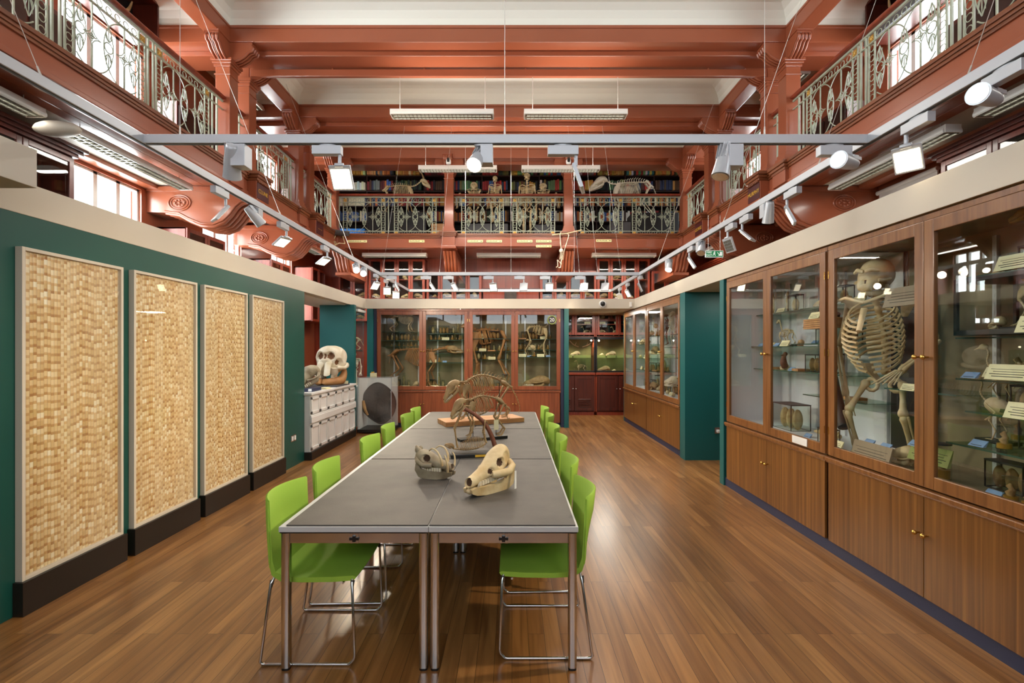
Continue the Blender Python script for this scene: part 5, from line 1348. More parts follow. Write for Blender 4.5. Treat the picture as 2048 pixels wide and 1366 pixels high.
# ================================================================== small specimens (prototypes, copied below)
HID = []
def proto(t): HID.append(t); return t
def make_jar(r, h, content, fluid, name='specimen_jar', lidm='jarglass'):
    t = thing(name, 'jar', 'jar')
    mb = MB(); mb.lathe([(r * .96, 0), (r, .01), (r, h * .9), (r * .97, h * .95), (r * .97, h)], n=14); mb.build('glass', M['jarglass'], t)
    if fluid: mb = MB(); mb.lathe([(r * .9, .012), (r * .9, h * .3)], n=12); mb.build('fluid', M['amber'], t)
    mb = MB(); mb.loft([((r * .15 * math.sin(k * 2), r * .12 * math.cos(k * 3), h * (.06 + .75 * k / 6)), (r * q, 0, 0), (0, r * q * .8, 0)) for k, q in enumerate((.3, .6, .5, .65, .45, .5, .15))], 9); mb.build('specimen', M[content], t)
    mb = MB(); mb.lathe([(r * 1.03, h), (r * 1.03, h + .012), (r * .3, h + .016)], n=14); mb.build('lid', M[lidm], t)
    return proto(t)
def make_tank(w, d, h, content, name='specimen_tank', n=3):
    t = thing(name, 'tank', 'tank')
    mb = MB(); mb.box(-w / 2, w / 2, -d / 2, d / 2, 0, h); mb.build('glass', M['jarglass'], t)
    mb = MB(); e = .003
    for x in (-w / 2, w / 2):
        for y in (-d / 2, d / 2): mb.box(x - e, x + e, y - e, y + e, 0, h)
    for z in (0, h):
        for y in (-d / 2, d / 2): mb.box(-w / 2, w / 2, y - e, y + e, z - e, z + e)
        for x in (-w / 2, w / 2): mb.box(x - e, x + e, -d / 2, d / 2, z - e, z + e)
    mb.build('edges', M['black'], t); R_ = random.Random(n + int(w * 1000))
    for k in range(n):
        mb = MB(); x = -w / 2 + w * (k + .5) / n; s = min(w / n, d) * .42
        mb.grid(lambda u, v: V((x + s * math.sin(PI * v) * math.cos(2 * PI * u) * (1 + .25 * math.sin(6 * PI * u)), s * math.sin(PI * v) * math.sin(2 * PI * u), h * .42 - h * .38 * math.cos(PI * v) * (1 + .1 * math.sin(4 * PI * u)))), 14, 8, cu=True)
        mb.build('specimen', M[content], t)
    mb = MB(); mb.box(-w / 2 - .004, w / 2 + .004, -d / 2 - .004, d / 2 + .004, h, h + .008); mb.build('lid', M['darkgrey'], t)
    return proto(t)
def make_card(w, h, m, lines=3, name='label_card'):
    t = thing(name, 'card', 'card')
    mb = MB(); mb.prism([(-.02, 0), (.0, 0), (.018, h), (.014, h)], -w / 2, w / 2, 'yz'); mb.build('card', M[m], t)
    mb = MB()
    for k in range(lines): z = h * (.22 + .6 * k / max(lines, 1)); mb.cbox((-.0, -.021 + .036 * z / h, z), (w * (.84 if k % 2 else .7), .001, .004))
    mb.build('printed_lines', M['ink'], t); return proto(t)
def make_block(w, d, h, m, name='display_block'):
    mb = MB(); mb.box(-w / 2, w / 2, -d / 2, d / 2, 0, h); o = mb.build(name, M[m], None, .003); o.location = (0, 0, 0); tag(o, 'block', 'block'); return proto(o)
def make_birdskel():
    t = thing('bird_skeleton', 'bird', 'skeleton')
    mb = MB(); mb.ell((0, 0, .20), (.075, .045, .05), 10, 7, Matrix.Rotation(.4, 3, 'Y')); mb.build('rib_cage', M['bone'], t)
    mb = MB(); vertebrae(mb, [(-.06, 0, .22), (-.10, 0, .27), (-.09, 0, .33), (-.11, 0, .36)], .006, .016); mb.build('neck', M['bone'], t)
    mb = MB(); mb.ell((-.125, 0, .365), (.028, .02, .02)); mb.tube([(-.14, 0, .365), (-.2, 0, .345)], [.01, .001], 6); mb.build('skull', M['bone'], t)
    for s in (1, -1): mb = MB(); chain(mb, [(.02, s * .03, .18), (-.02, s * .035, .12), (.02, s * .035, .06), (0, s * .035, .008)], .004); mb.tube([(0, s * .035, .006), (-.04, s * .035, .004)], .003, 4); mb.build('leg', M['bone'], t)
    for s in (1, -1): mb = MB(); chain(mb, [(-.04, s * .04, .22), (.04, s * .06, .17), (-.01, s * .07, .12)], .0035); mb.build('wing', M['bone'], t)
    mb = MB(); mb.box(-.09, .09, -.05, .05, -.018, .003); mb.build('base', M['black'], t)
    for c in t.children: c.location.z += .018
    return proto(t)
PJ = {'jar': make_jar(.035, .13, 'tissue', True), 'palejar': make_jar(.04, .15, 'paletissue', False), 'talljar': make_jar(.032, .30, 'paletissue', False, 'tall_specimen_jar'), 'smalljar': make_jar(.022, .08, 'tissue', True, 'small_specimen_jar'),
      'bigjar': make_jar(.07, .28, 'paletissue', True, 'large_specimen_jar', 'darkgrey'), 'tank': make_tank(.22, .10, .16, 'tissue'), 'paletank': make_tank(.15, .08, .17, 'paletissue', n=1), 'bigtank': make_tank(.34, .2, .26, 'paletissue', 'large_specimen_tank', 3),
      'card': make_card(.15, .06, 'card'), 'bluecard': make_card(.09, .035, 'bluecard', 1, 'blue_label'), 'greencard': make_card(.28, .1, 'greencard', 4, 'green_label'), 'taupecard': make_card(.36, .13, 'taupecard', 4, 'taupe_label'), 'bigcard': make_card(.24, .085, 'card', 4),
      'block': make_block(.16, .12, .025, 'pine'), 'darkblock': make_block(.2, .14, .03, 'black'), 'bird': make_birdskel(),
      'cat': proto(skull('small_skull', 's', 'cat', .12, 'bone')), 'ape': proto(skull('ape_skull', 's', 'ape', .15, 'bone')), 'long': proto(skull('long_skull', 's', 'long', .26, 'bone')), 'birdskull': proto(skull('bird_skull', 's', 'bird', .12, 'bone')),
      'oldlong': proto(skull('long_skull', 's', 'long', .34, 'boneold')), 'whitecat': proto(skull('tooth_skull', 's', 'cat', .34, 'bonewhite')),
      'mammal': proto(quad('small_skeleton', 's', 'bone', h=.15, trunk=.16, arch=.02, rib_d=.07, rib_w=.03, nr=8, r=.004, hl=.075, htilt=.2, tail=[(.13, 0, .13), (.18, 0, .06)], spine=.008, base=(.3, .1, .015))),
      'bigmammal': proto(quad('mounted_skeleton', 's', 'bone', h=.27, trunk=.34, arch=.03, rib_d=.13, rib_w=.06, nr=11, r=.0065, hl=.14, htilt=.2, kind='cat', tail=[(.24, 0, .2), (.30, 0, .1)], spine=.015, base=(.55, .13, .015)))}
NM = {'jar': 'small amber jar', 'palejar': 'clear jar with a pale specimen', 'talljar': 'tall thin clear jar', 'smalljar': 'tiny brown jar', 'bigjar': 'large cylindrical jar', 'tank': 'low glass tank of brown specimens', 'paletank': 'clear upright tank with one pale specimen', 'bigtank': 'large tank packed with pale specimens',
      'card': 'cream printed card', 'bluecard': 'small blue label', 'greencard': 'green printed panel', 'taupecard': 'wide taupe printed panel', 'bigcard': 'large cream printed card', 'block': 'light wooden block', 'darkblock': 'black display block', 'bird': 'small bird skeleton', 'cat': 'small short faced skull', 'ape': 'ape skull', 'long': 'long pale skull', 'oldlong': 'long brown skull', 'birdskull': 'beaked bird skull', 'whitecat': 'white skull with big fangs', 'mammal': 'tiny four legged skeleton', 'bigmammal': 'four legged skeleton on black base'}
HANDS = Matrix()
def put(kind, fr, x, y, z, where, rz=0, sc=1.0, base_rz=0.0, desc=None):
    """fr: cabinet frame; rz in the cabinet frame"""
    o = clone(PJ[kind], fr(x, y, z), base_rz + rz, sc)
    return later(o, desc or NM[kind], where, 'museum specimens in glass' if 'jar' in kind or 'tank' in kind else None)
RW = random.Random(5)
def shelf_row(fr, brz, xa, xb, y, z, where, kinds, dy=.0, cards=True, sc=1.0):
    x = xa
    W_ = {'jar': .085, 'palejar': .1, 'talljar': .08, 'smalljar': .06, 'bigjar': .17, 'tank': .25, 'paletank': .18, 'bigtank': .38, 'card': .17, 'bluecard': .11, 'bird': .2, 'cat': .15, 'ape': .18, 'long': .3, 'oldlong': .36, 'birdskull': .15, 'block': .18, 'mammal': .32, 'bigmammal': .58, 'bigcard': .26, 'darkblock': .22, 'whitecat': .36}
    i = 0
    while True:
        k = kinds[i % len(kinds)]; w = W_[k] * sc
        if x + w > xb: break
        put(k, fr, x + w / 2, y + RW.uniform(-dy, dy), z, where, RW.uniform(-.3, .3) if k not in ('tank', 'card', 'paletank', 'bigtank', 'bluecard', 'bigcard') else 0, sc, brz); x += w + RW.uniform(.005, .03); i += 1
fA, fB, fC, fD, fE, fF = [frame_of(l, r) for l, r in ((LA, -PI / 2), (LB, -PI / 2), (LC, -PI / 2), (LD, -PI / 2), (LE, 0), (LF, 0))]
Q_ = -PI / 2; d_ = .68
# cabinet A, left door (far half) and right door
wA = 'in right cabinet by teal pillar, %s'
shelf_row(fA, Q_, .16, .9, .46, 2.05, wA % 'top left shelf', ['talljar', 'card', 'talljar', 'paletank', 'card'])
shelf_row(fA, Q_, .18, .9, .44, 1.68, wA % 'second left shelf', ['birdskull', 'mammal', 'cat'])
shelf_row(fA, Q_, .18, .9, .30, 1.68, wA % 'front of the second left shelf', ['bluecard', 'card', 'bluecard', 'card'])
shelf_row(fA, Q_, .2, .9, .44, 1.42, wA % 'third left shelf', ['block', 'cat', 'bluecard'])
put('bigtank', fA, .70, .38, .81, wA % 'bottom left', 0, 1.0, Q_); PJ_t = PJ['bigtank']
mb = MB(); pp = smooth([(0, 0, 0), (-.02, 0, .06), (-.01, .01, .12), (.0, 0, .155)], 4); mb.tube(pp, [.03, .034, .036, .036, .035, .034, .03, .026, .022, .022, .024, .02, .008][:len(pp)], 8); mb.tube([(-.02, 0, .14), (-.05, 0, .135)], [.012, .003], 6); mb.ell((0, 0, .15), (.024, .022, .024)); mb.xf(rotm(fA(.52, .42, 1.445), 0, 0, 0)); tag(mb.build('dried_bird', M['branch']), 'brown dried bird standing on the third shelf by the pillar', 'bird')
shelf_row(fA, Q_, .98, 1.75, .46, 2.05, wA % 'top right shelf', ['long', 'paletank', 'card'])
shelf_row(fA, Q_, .98, 1.4, .42, 1.87, wA % 'second right shelf', ['bluecard', 'paletank', 'card'], sc=.8)
shelf_row(fA, Q_, .98, 1.75, .42, 1.70, wA % 'third right shelf', ['bluecard', 'tank', 'tank', 'card'])
shelf_row(fA, Q_, .98, 1.45, .40, 1.43, wA % 'fourth right shelf', ['tank', 'paletank'])
shelf_row(fA, Q_, 1.12, 1.75, .46, 1.20, wA % 'fifth right shelf', ['cat', 'cat', 'block'])
put('tank', fA, 1.5, .25, .81, wA % 'bottom right', 0, .8, Q_); put('bluecard', fA, 1.2, .25, .81, wA % 'bottom right', 0, 1, Q_); put('card', fA, 1.68, .2, .81, wA % 'bottom right', 0, 1, Q_)
mb = MB(); mb.tube([(-.02, 0, 0), (.1, 0, .012), (.35, 0, .012)], [.01, .03, .02], 7)
for k in range(8): mb.tube([(.08 + k * .035, 0, .03), (.085 + k * .035, .0, .055)], [.01, .004], 5)
mb.xf(rotm(fA(1.05, .42, .84), 0, 0, Q_)); tag(mb.build('toothed_jaw', M['bone']), 'long toothed jaw bone lying at the bottom of the right cabinet', 'bone')
# forked branch
t = thing('forked_branch', 'dark forked branch behind the right cabinet glass', 'branch', fA(1.55, .3, .9))
mb = MB(); pp = smooth([fA(1.78, .2, 1.0), fA(1.62, .24, 1.22), fA(1.50, .26, 1.5), fA(1.42, .28, 1.66)], 5); mb.tube(pp, [.05 - .0006 * k for k in range(len(pp))], 10)
pp = smooth([fA(1.45, .27, 1.58), fA(1.55, .24, 1.75), fA(1.72, .18, 1.95)], 5); mb.tube(pp, [.036 - .0012 * k for k in range(len(pp))], 9); mb.build('fork', M['darkbranch'], t)
mb = MB(); pp = smooth([fA(1.44, .28, 1.58), fA(1.40, .3, 1.8), fA(1.36, .3, 2.02), fA(1.37, .3, 2.18)], 5); mb.tube(pp, [.06 - .002 * k for k in range(len(pp))], 10); mb.build('stem', M['branch'], t)
mb = MB()
for k in range(5): mb.box(-.16, .24, -.09, .05, 1.83 + k * .018, 1.845 + k * .018)
mb.xf(rotm(fA(1.52, .2, 0), 0, 0, Q_)); tag(mb.build('wooden_board', M['pine']), 'ridged light wooden board above the forked branch', 'board')
put('card', fA, 1.42, .18, 1.925, wA % 'on the ridged board', 0, 1, Q_); put('bluecard', fA, 1.62, .16, 1.925, wA % 'on the ridged board', 0, 1, Q_)
# cabinet B: gorilla
def gar(q):
    return [(q * .27, 0, 1.30), (q * .34, -.02, .88), (q * .26, -.05, .47)] if q < 0 else [(q * .27, 0, 1.30), (q * .36, -.05, .92), (q * .20, -.22, .70)]
g = biped('gorilla_skeleton', 'big gorilla skeleton leaning on long arms in the nearest right cabinet', 'bone', ht=1.55, leg=.42, sh=.27, hl=.36, arms=gar, rib_d=.30, stoop=.16, r=.0165, drop=.062, legs=lambda q: [(q * .13, 0, .6), (q * .2, -.16, .36), (q * .2, .0, .05)])
g.location = fB(.22, .30, .81) ; g.rotation_euler = (0, 0, math.radians(-62)); g.scale = (.92, .92, .98)
wB = 'in nearest right cabinet, %s'
put('taupecard', fB, .72, .06, 1.94, wB % 'below the gorilla skull', 0, 1.0, Q_); put('taupecard', fB, .36, .09, .815, wB % 'at the gorilla feet', 0, 1.05, Q_); put('greencard', fB, .76, .18, .90, wB % 'at the gorilla feet', 0, 1.1, Q_)
put('bigjar', fB, .82, .2, .81, wB % 'below the green panel', 0, .8, Q_)
shelf_row(fB, Q_, .5, .9, .2, 1.36, wB % 'half shelf beside the gorilla', ['card', 'bluecard', 'card'], sc=.8)
put('cat', fB, .5, .22, .83, wB % 'gorilla floor', .4, 2.0, Q_); put('bluecard', fB, .28, .14, .93, wB % 'gorilla floor', 0, 1, Q_); put('bluecard', fB, .44, .14, .93, wB % 'gorilla floor', 0, 1, Q_); put('bluecard', fB, .7, .14, 1.0, wB % 'gorilla floor', 0, 1, Q_)
mb = MB(); mb.box(-.2, .2, .0, .02, 0, 1.25); mb.xf(rotm(fB(.1, .60, .83), 0, 0, Q_)); tag(mb.build('dark_backdrop', M['black']), 'black board standing behind the gorilla skeleton', 'board')
put('bigcard', fB, 1.3, .2, 2.09, wB % 'top shelf', 0, 1, Q_, 'green topped cream printed card'); put('bigmammal', fB, 1.5, .32, 2.09, wB % 'top shelf', .3, .75, Q_)
# black framed inner case with skeleton
t = thing('inner_showcase', 'black framed glass case on the second shelf, nearest right cabinet', 'case', fB(1.4, .3, 1.73))
mb = MB()
for a in ((-.38, .42, -.2, .18, 0, .03), (-.38, .42, -.2, .18, .31, .335), (-.38, -.36, -.2, -.18, 0, .33), (.40, .42, -.2, -.18, 0, .33), (-.38, -.36, .16, .18, 0, .33), (.4, .42, .16, .18, 0, .33)): mb.box(*a)
mb.xf(rotm(fB(1.4, .3, 1.73), 0, 0, Q_)); mb.build('frame', M['black'], t, .002)
mb = MB(); mb.box(-.37, .41, -.19, -.187, .03, .31); mb.xf(rotm(fB(1.4, .3, 1.73), 0, 0, Q_)); mb.build('pane', M['glass'], t)
put('bigmammal', fB, 1.42, .3, 1.762, wB % 'inside the black case', .1, .85, Q_); put('ape', fB, 1.12, .26, 1.762, wB % 'inside the black case', .3, .6, Q_); put('jar', fB, 1.72, .3, 1.762, wB % 'inside the black case', 0, 1.2, Q_)
put('bigcard', fB, 1.55, .06, 1.735, wB % 'in front of the black case', 0, 1, Q_)
for z, kk, w_ in ((1.48, ['card', 'ape', 'bluecard', 'cat', 'mammal', 'bigcard'], 'third shelf'), (1.28, ['bird', 'tank', 'bluecard', 'tank', 'jar'], 'fourth shelf'), (1.09, ['bird', 'paletank', 'tank', 'paletank'], 'fifth shelf'), (.815, ['tank', 'bigjar', 'bigjar', 'bigjar'], 'bottom')):
    shelf_row(fB, Q_, .97, 1.83, .34, z, wB % w_, kk, .04)
    shelf_row(fB, Q_, {1.48: 1.05, 1.28: 1.3, 1.09: 1.1, .815: 1.15}[z], {1.48: 1.6, 1.28: 1.75, 1.09: 1.45, .815: 1.5}[z], .14, z, wB % ('front of the ' + w_), {1.48: ['bluecard', 'bigcard'], 1.28: ['bigcard', 'bluecard'], 1.09: ['bluecard', 'jar', 'card'], .815: ['bluecard', 'jar', 'jar']}[z], .02)
# cabinets C, D
wC = 'in far right cabinet by alcove, %s'; wD = 'in far right cabinet by teal wall, %s'
for z, kk, w_ in ((1.75, ['long'], 'left upper shelf'), (1.45, ['cat', 'card'], 'left middle shelf'), (1.2, ['card', 'smalljar'], 'left lower shelf')): shelf_row(fC, Q_, .12, .88, .36, z, wC % w_, kk, .03)
for z, kk, w_ in ((1.9, ['ape', 'bird', 'jar'], 'right top shelf'), (1.55, ['oldlong', 'card'], 'right second shelf'), (1.2, ['tank', 'block', 'jar'], 'right third shelf'), (.815, ['oldlong', 'cat', 'ape'], 'right bottom')): shelf_row(fC, Q_, .97, 1.75, .34, z, wC % w_, kk, .03)
o = biped('small_ape_skeleton', 'small hanging ape skeleton in the far right cabinet', 'bonewhite', ht=.62, sh=.09, hl=.14, rib_d=.1, kind='ape'); o.location = fD(.62, .3, 1.70); o.rotation_euler = (0, 0, Q_ + .3)
o = biped('red_specimen', 'dark red dried figure hanging in the far right cabinet', 'branch', ht=.6, sh=.07, hl=.09, rib_d=.06, kind='cat'); o.location = fD(.3, .3, 1.72); o.rotation_euler = (0, 0, Q_)
put('whitecat', fD, .62, .28, .98, wD % 'standing low on the left', .5, 1.0, Q_)
shelf_row(fD, Q_, .1, .88, .3, .815, wD % 'left floor', ['jar', 'cat', 'palejar', 'card', 'cat'], .04)
for z, kk, w_ in ((1.9, ['bigmammal'], 'top shelf'), (1.5, ['long', 'birdskull', 'card'], 'second shelf'), (1.15, ['bird', 'mammal', 'bluecard'], 'third shelf'), (.815, ['jar', 'cat', 'palejar', 'bird', 'ape'], 'floor')): shelf_row(fD, Q_, .97, 1.78, .32, z, wD % w_, kk, .05)
# back cabinets E, F (front faces the viewer)
wE = 'in the left back cabinet, %s'; wF = 'in the right back cabinet, %s'
o = quad('hanging_skeleton', 'pale four legged skeleton facing right, upper left of the back cabinets', 'bone', h=.33, trunk=.36, arch=.02, rib_d=.17, rib_w=.08, nr=12, r=.010, hl=.16, kind='cat', htilt=.2, tail=[(.26, 0, .33), (.33, 0, .28)], spine=.015); o.location = fE(.48, .3, 2.022); o.rotation_euler = (0, 0, PI)
o = quad('large_brown_skeleton', 'large brown ribbed skeleton filling the left back cabinet doors', 'bonetan', h=.80, trunk=.80, arch=.04, rib_d=.36, rib_w=.15, nr=16, r=.015, hl=.30, htilt=.3, neck=[(-.4, 0, .8), (-.55, 0, .84), (-.68, 0, .86)], tail=[(.5, 0, .7), (.55, 0, .5)], spine=.06); o.location = fE(.72, .36, .83); o.rotation_euler = (0, 0, PI); o.scale = (1, 1, .98)
put('oldlong', fE, 1.62, .3, 1.56, wE % 'on the middle right shelf', PI, 1.05, 0); put('ape', fE, 1.56, .16, .83, wE % 'low on the right', PI / 2, 1.0, 0, 'white domed skull')
for (xa, xb, y, z, kk, w_) in ((.12, .85, .26, 1.832, ['jar', 'palejar', 'jar', 'tank', 'card'], 'second left shelf'), (.2, .85, .36, 1.702, ['smalljar', 'smalljar', 'jar'], 'third left shelf'), (1.05, 1.8, .3, 1.982, ['paletank', 'tank', 'palejar', 'talljar'], 'top right shelf'), (1.05, 1.8, .3, 1.842, ['jar', 'smalljar', 'jar', 'card'], 'second right shelf'), (1.05, 1.45, .25, 1.362, ['card', 'jar', 'bluecard'], 'fourth right shelf'), (1.1, 1.8, .2, .812, ['card', 'bluecard', 'card'], 'right floor'), (.2, .85, .12, .812, ['card', 'bluecard', 'card'], 'left floor')): shelf_row(fE, 0, xa, xb, y, z, wE % w_, kk, .03)
o = quad('standing_brown_skeleton', 'tall brown skeleton with long hind leg in the right back cabinet', 'bonetan', h=1.22, hip_h=1.18, trunk=.6, arch=.03, rib_d=.3, rib_w=.12, nr=12, r=.019, hl=.25, htilt=.1, neck=[(-.3, 0, 1.22), (-.36, 0, 1.3), (-.4, 0, 1.36)], spine=.04); o.location = fF(.42, .36, .83); o.scale = (1, 1, 1.0)
o = quad('pale_hanging_skeleton', 'pale skeleton with long legs at the upper right of the back cabinets', 'bone', h=.62, trunk=.36, arch=.02, rib_d=.17, rib_w=.08, nr=12, r=.0105, hl=.2, kind='ape', htilt=.2, spine=.02); o.location = fF(1.45, .3, 1.5); o.rotation_euler = (0, 0, PI)
t = skull('large_skull', 'very large long skull at the bottom right of the back cabinets', 'long', .62, 'boneold'); t.location = fF(1.42, .3, .83); t.scale = (1, .9, .85)
o = clone(PJ['bird'], fF(1.36, .25, 1.482), .4, .95); later(o, 'small pale skeleton with bent legs', 'in the right back cabinet above the large skull')
for (xa, xb, y, z, kk, w_) in ((.1, .85, .3, 1.872, ['long', 'tank'], 'top left shelf'), (.1, .85, .28, 1.602, ['jar', 'card', 'block', 'palejar'], 'second left shelf'), (.1, .85, .28, 1.422, ['paletank', 'jar', 'card', 'jar'], 'third left shelf'), (.1, .85, .22, .812, ['bigjar', 'palejar', 'bigjar', 'jar'], 'left floor'), (1.05, 1.8, .36, 1.862, ['block', 'tank', 'card'], 'top right shelf'), (1.05, 1.8, .36, 1.632, ['jar', 'jar', 'card', 'jar'], 'second right shelf'), (1.05, 1.8, .2, 1.482, ['card', 'bluecard', 'jar'], 'third right shelf')): shelf_row(fF, 0, xa, xb, y, z, wF % w_, kk, .03)
# back rows
for fr_, brz, wh, rows_ in ((fB, Q_, wB, ((2.09, .97, 1.8, 'top shelf'), (1.48, .97, 1.8, 'third shelf'), (1.28, .97, 1.8, 'fourth shelf'), (1.09, .97, 1.8, 'fifth shelf'))), (fD, Q_, wD, ((1.5, .97, 1.78, 'second shelf'), (1.15, .97, 1.78, 'third shelf'), (.815, .1, 1.78, 'floor'))), (fC, Q_, wC, ((1.2, .97, 1.78, 'third shelf'), (.815, .1, 1.78, 'floor'))),
        (fE, 0, wE, ((1.832, .15, .9, 'second shelf'), (1.842, 1.0, 1.85, 'right shelf'), (.812, .15, 1.8, 'floor'))), (fF, 0, wF, ((1.602, .1, .9, 'second shelf'), (1.422, .1, .9, 'third shelf'), (1.632, 1.0, 1.8, 'right shelf'), (1.862, 1.0, 1.8, 'top right shelf')))):
    for q, (z, xa, xb_, nm_) in enumerate(rows_):
        ks = [['jar', 'tank', 'palejar', 'bigjar', 'jar'], ['palejar', 'bigjar', 'cat', 'jar', 'paletank'], ['tank', 'talljar' if z < 1.4 else 'jar', 'palejar', 'ape', 'jar']][q % 3]
        if fr_ in (fE, fF) : ks = [k_ if k_ != 'bigjar' else 'jar' for k_ in ks]
        shelf_row(fr_, brz, xa, xb_, .50 if fr_ in (fB,) else .47, z + .001, wh % ('back of ' + nm_), ks, .02)
# alcove contents
I_ = lambda x, y, z: V((x, y, z))
wG = 'in the alcove showcase, %s'
shelf_row(I_, 0, 1.45, 2.02, AY + .25, 1.476, wG % 'left shelf', ['long', 'block'], .02); shelf_row(I_, 0, 2.2, 2.85, AY + .25, 1.476, wG % 'right shelf', ['cat', 'long', 'long'], .02, sc=1.0)
shelf_row(I_, 0, 1.4, 2.02, AY + .3, 1.065, wG % 'left floor', ['block', 'mammal'], .02); shelf_row(I_, 0, 2.15, 2.9, AY + .3, 1.065, wG % 'right floor', ['oldlong', 'cat', 'block'], .02)
for a, b in ((1.62, .13), (1.92, -.16)):
    t = MB(); t.tube(smooth([(a - b, AY + .4, 1.86), (a - b * .3, AY + .38, 1.76), (a + b * .7, AY + .38, 1.70)], 4), .014, 6); t.tube([(a, AY + .38, 1.74), (a + .03, AY + .36, 1.82)], [.012, .005], 5); tag(t.build('antler', M['bone']), 'pale antler hung in the %s of the alcove showcase' % ('left' if b > 0 else 'middle'), 'antler')
for x0, x1, w_ in ((1.42, 1.7, 'first'), (1.76, 2.04, 'second'), (2.14, 2.42, 'third'), (2.48, 2.82, 'fourth')):
    put('mammal', I_, (x0 + x1) / 2, AY + .25, 1.97, 'behind the %s red alcove door, lower' % w_, .2, .85); put('card', I_, (x0 + x1) / 2, AY + .12, 2.276, 'behind the %s red alcove door' % w_, 0, 1); put('bird', I_, (x0 + x1) / 2 + .05, AY + .3, 2.276, 'behind the %s red alcove door, upper' % w_, .5, .55)
# far wall cabinets: skulls and bones behind the red doors
RC = random.Random(3)
for _, a, b, top, n, lb in FAR:
    x0, x1 = fwx(a), fwx(b); w_ = (x1 - x0) / n
    for k in range(n):
        for z in ([2.955, 3.425] if top < 530 else [2.985]) + [2.40]:
            kd = RC.choice(['oldlong', 'long', 'oldlong', 'cat', 'ape', 'birdskull']); wp = 'behind %s door of %s' % (ORD[k], lb.replace('high on the far wall, ', '').replace(' with leaf shaped bones', '').replace('red cabinet ', 'far wall cabinet, ').replace(' one ', ' ').replace(' on the', ''))
            o = put(kd, I_, x0 + w_ * (k + .5), WF + .17, z, wp, RC.uniform(-.5, .5) + (PI if RC.random() < .4 else 0), .95 if kd != 'oldlong' else .8)
# side wall cabinets: a few pale shells and skulls
for s, ya, yb, lb, n in ((1, 3.6, 5.4, 'left cabinet under the gallery nearest the viewer', 3), (1, 7.05, 7.9, 'left cabinet between the first windows', 2), (1, 9.5, 10.25, 'left cabinet between the last windows', 2), (-1, 7.5, 8.6, 'right cabinet between the brackets', 3), (1, 11.45, 12.1, 'left corner cabinet', 2), (1, 7.5, 9.9, 'cabinet seen behind the big skulls', 5)):
    for k in range(n):
        y = ya + (yb - ya) * (k + .5) / n; z = 2.905 if n < 5 else 1.785
        if 'nearest' in lb: z = 2.335
        put(RC.choice(['cat', 'long', 'palejar', 'ape']), lambda x, y_, z_: V((x, y_, z_)), (-WX + .2) if s > 0 else (WX - .2), y, z, 'in the ' + lb, 1.2 if s > 0 else -1.8, 1.2)
# amber jars in the lit showcase
for k in range(9): put('jar', lambda x, y_, z_: V((x, y_, z_)), -4.92, 7.5 + k * .27, .951, 'in the amber lit showcase', 0, 1.9)
# glass cabinet with a white skeleton left of the back pillar
t = thing('corner_showcase', 'tall glass showcase with a white skeleton in the left corner', 'case', (-3.4, 9.9, 0))
mb = MB(); mb.box(-3.75, -3.06, 9.62, 10.12, .1, .9); mb.build('base', M['whitepaint'], t); mb = MB(); mb.box(-3.72, -3.09, 9.65, 10.09, .9, 2.4); mb.build('glass', M['glass'], t); mb = MB(); mb.box(-3.75, -3.06, 9.62, 10.12, 2.4, 2.45); mb.build('top', M['whitepaint'], t)
mb = MB(); mb.box(-3.7, -3.1, 9.7, 10.05, 1.6, 1.612); mb.build('shelf', M['shelfglass'], t)
o = biped('white_ape_skeleton', 'white ape skeleton inside the tall corner showcase', 'bonewhite', ht=.68, sh=.12, hl=.14, rib_d=.12, r=.008); o.location = (-3.22, 9.85, .905)
put('bigmammal', I_, -3.3, 9.88, 1.615, 'in the tall left corner showcase', .6, .9)
# ================================================================== lighting track and its lamps
TL, TR, TF, TM, TE = -2.56, 2.47, 3.35, 9.33, 12.0
TT, TB = 3.13, 3.065
t = thing('lighting_track', 'silver suspended lighting track running round the whole room', 'track', (0, TF, TB))
def rail(a, b, nm):
    mb = MB(); w = .022; x0, x1 = sorted((a[0], b[0])); y0, y1 = sorted((a[1], b[1]))
    mb.box(x0 - w, x1 + w, y0 - w, y1 + w, TB + .004, TT); o = mb.build(nm, M['alu'], t, .003)
    mb = MB()
    if x1 - x0 > y1 - y0: mb.box(x0 + .03, x1 - .03, y0 - .009, y1 + .009, TB, TB + .006)
    else: mb.box(x0 - .009, x1 + .009, y0 + .03, y1 - .03, TB, TB + .006)
    mb.build('slot', M['aludark'], o)
rail((TL, TF), (TR, TF), 'front_rail'); rail((TL, .6), (TL, TE), 'left_rail'); rail((TR, .6), (TR, TE), 'right_rail'); rail((TL, TM), (TR, TM), 'middle_rail'); rail((TL, TE), (TR, TE), 'far_rail')
def wire(a, b, par, r=.0022):
    mb = MB(); mb.cyl(a, b, r, n=4); mb.cyl(a, V(a).lerp(V(b), .06 / (V(b) - V(a)).length), .007, .005, 6); mb.build('wire', M['wire'], par)
for y in (2.63, 5.35, 7.8): wire((TL, y, TT), (-3.6, y - .1, 5.87), t)
for y in (2.62, 3.9, 5.65, 8.2): wire((TR, y, TT), (3.45, y + .05, 5.87), t)
for x, y in ((-.05, TF), (1.75, TF), (-2.3, TF), (-.02, TM), (1.2, TM), (-.9, TM), (-.02, TE - .0)): wire((x, y, TT), (x, y + (.0 if y != TF else .0), 6.33 if y != TE else 3.9), t)
for x in (-2.5, -1.4, 1.3, 1.65, 2.1): wire((x, TM, TT), (x * .8, 9.0, 5.80), t, .0016)
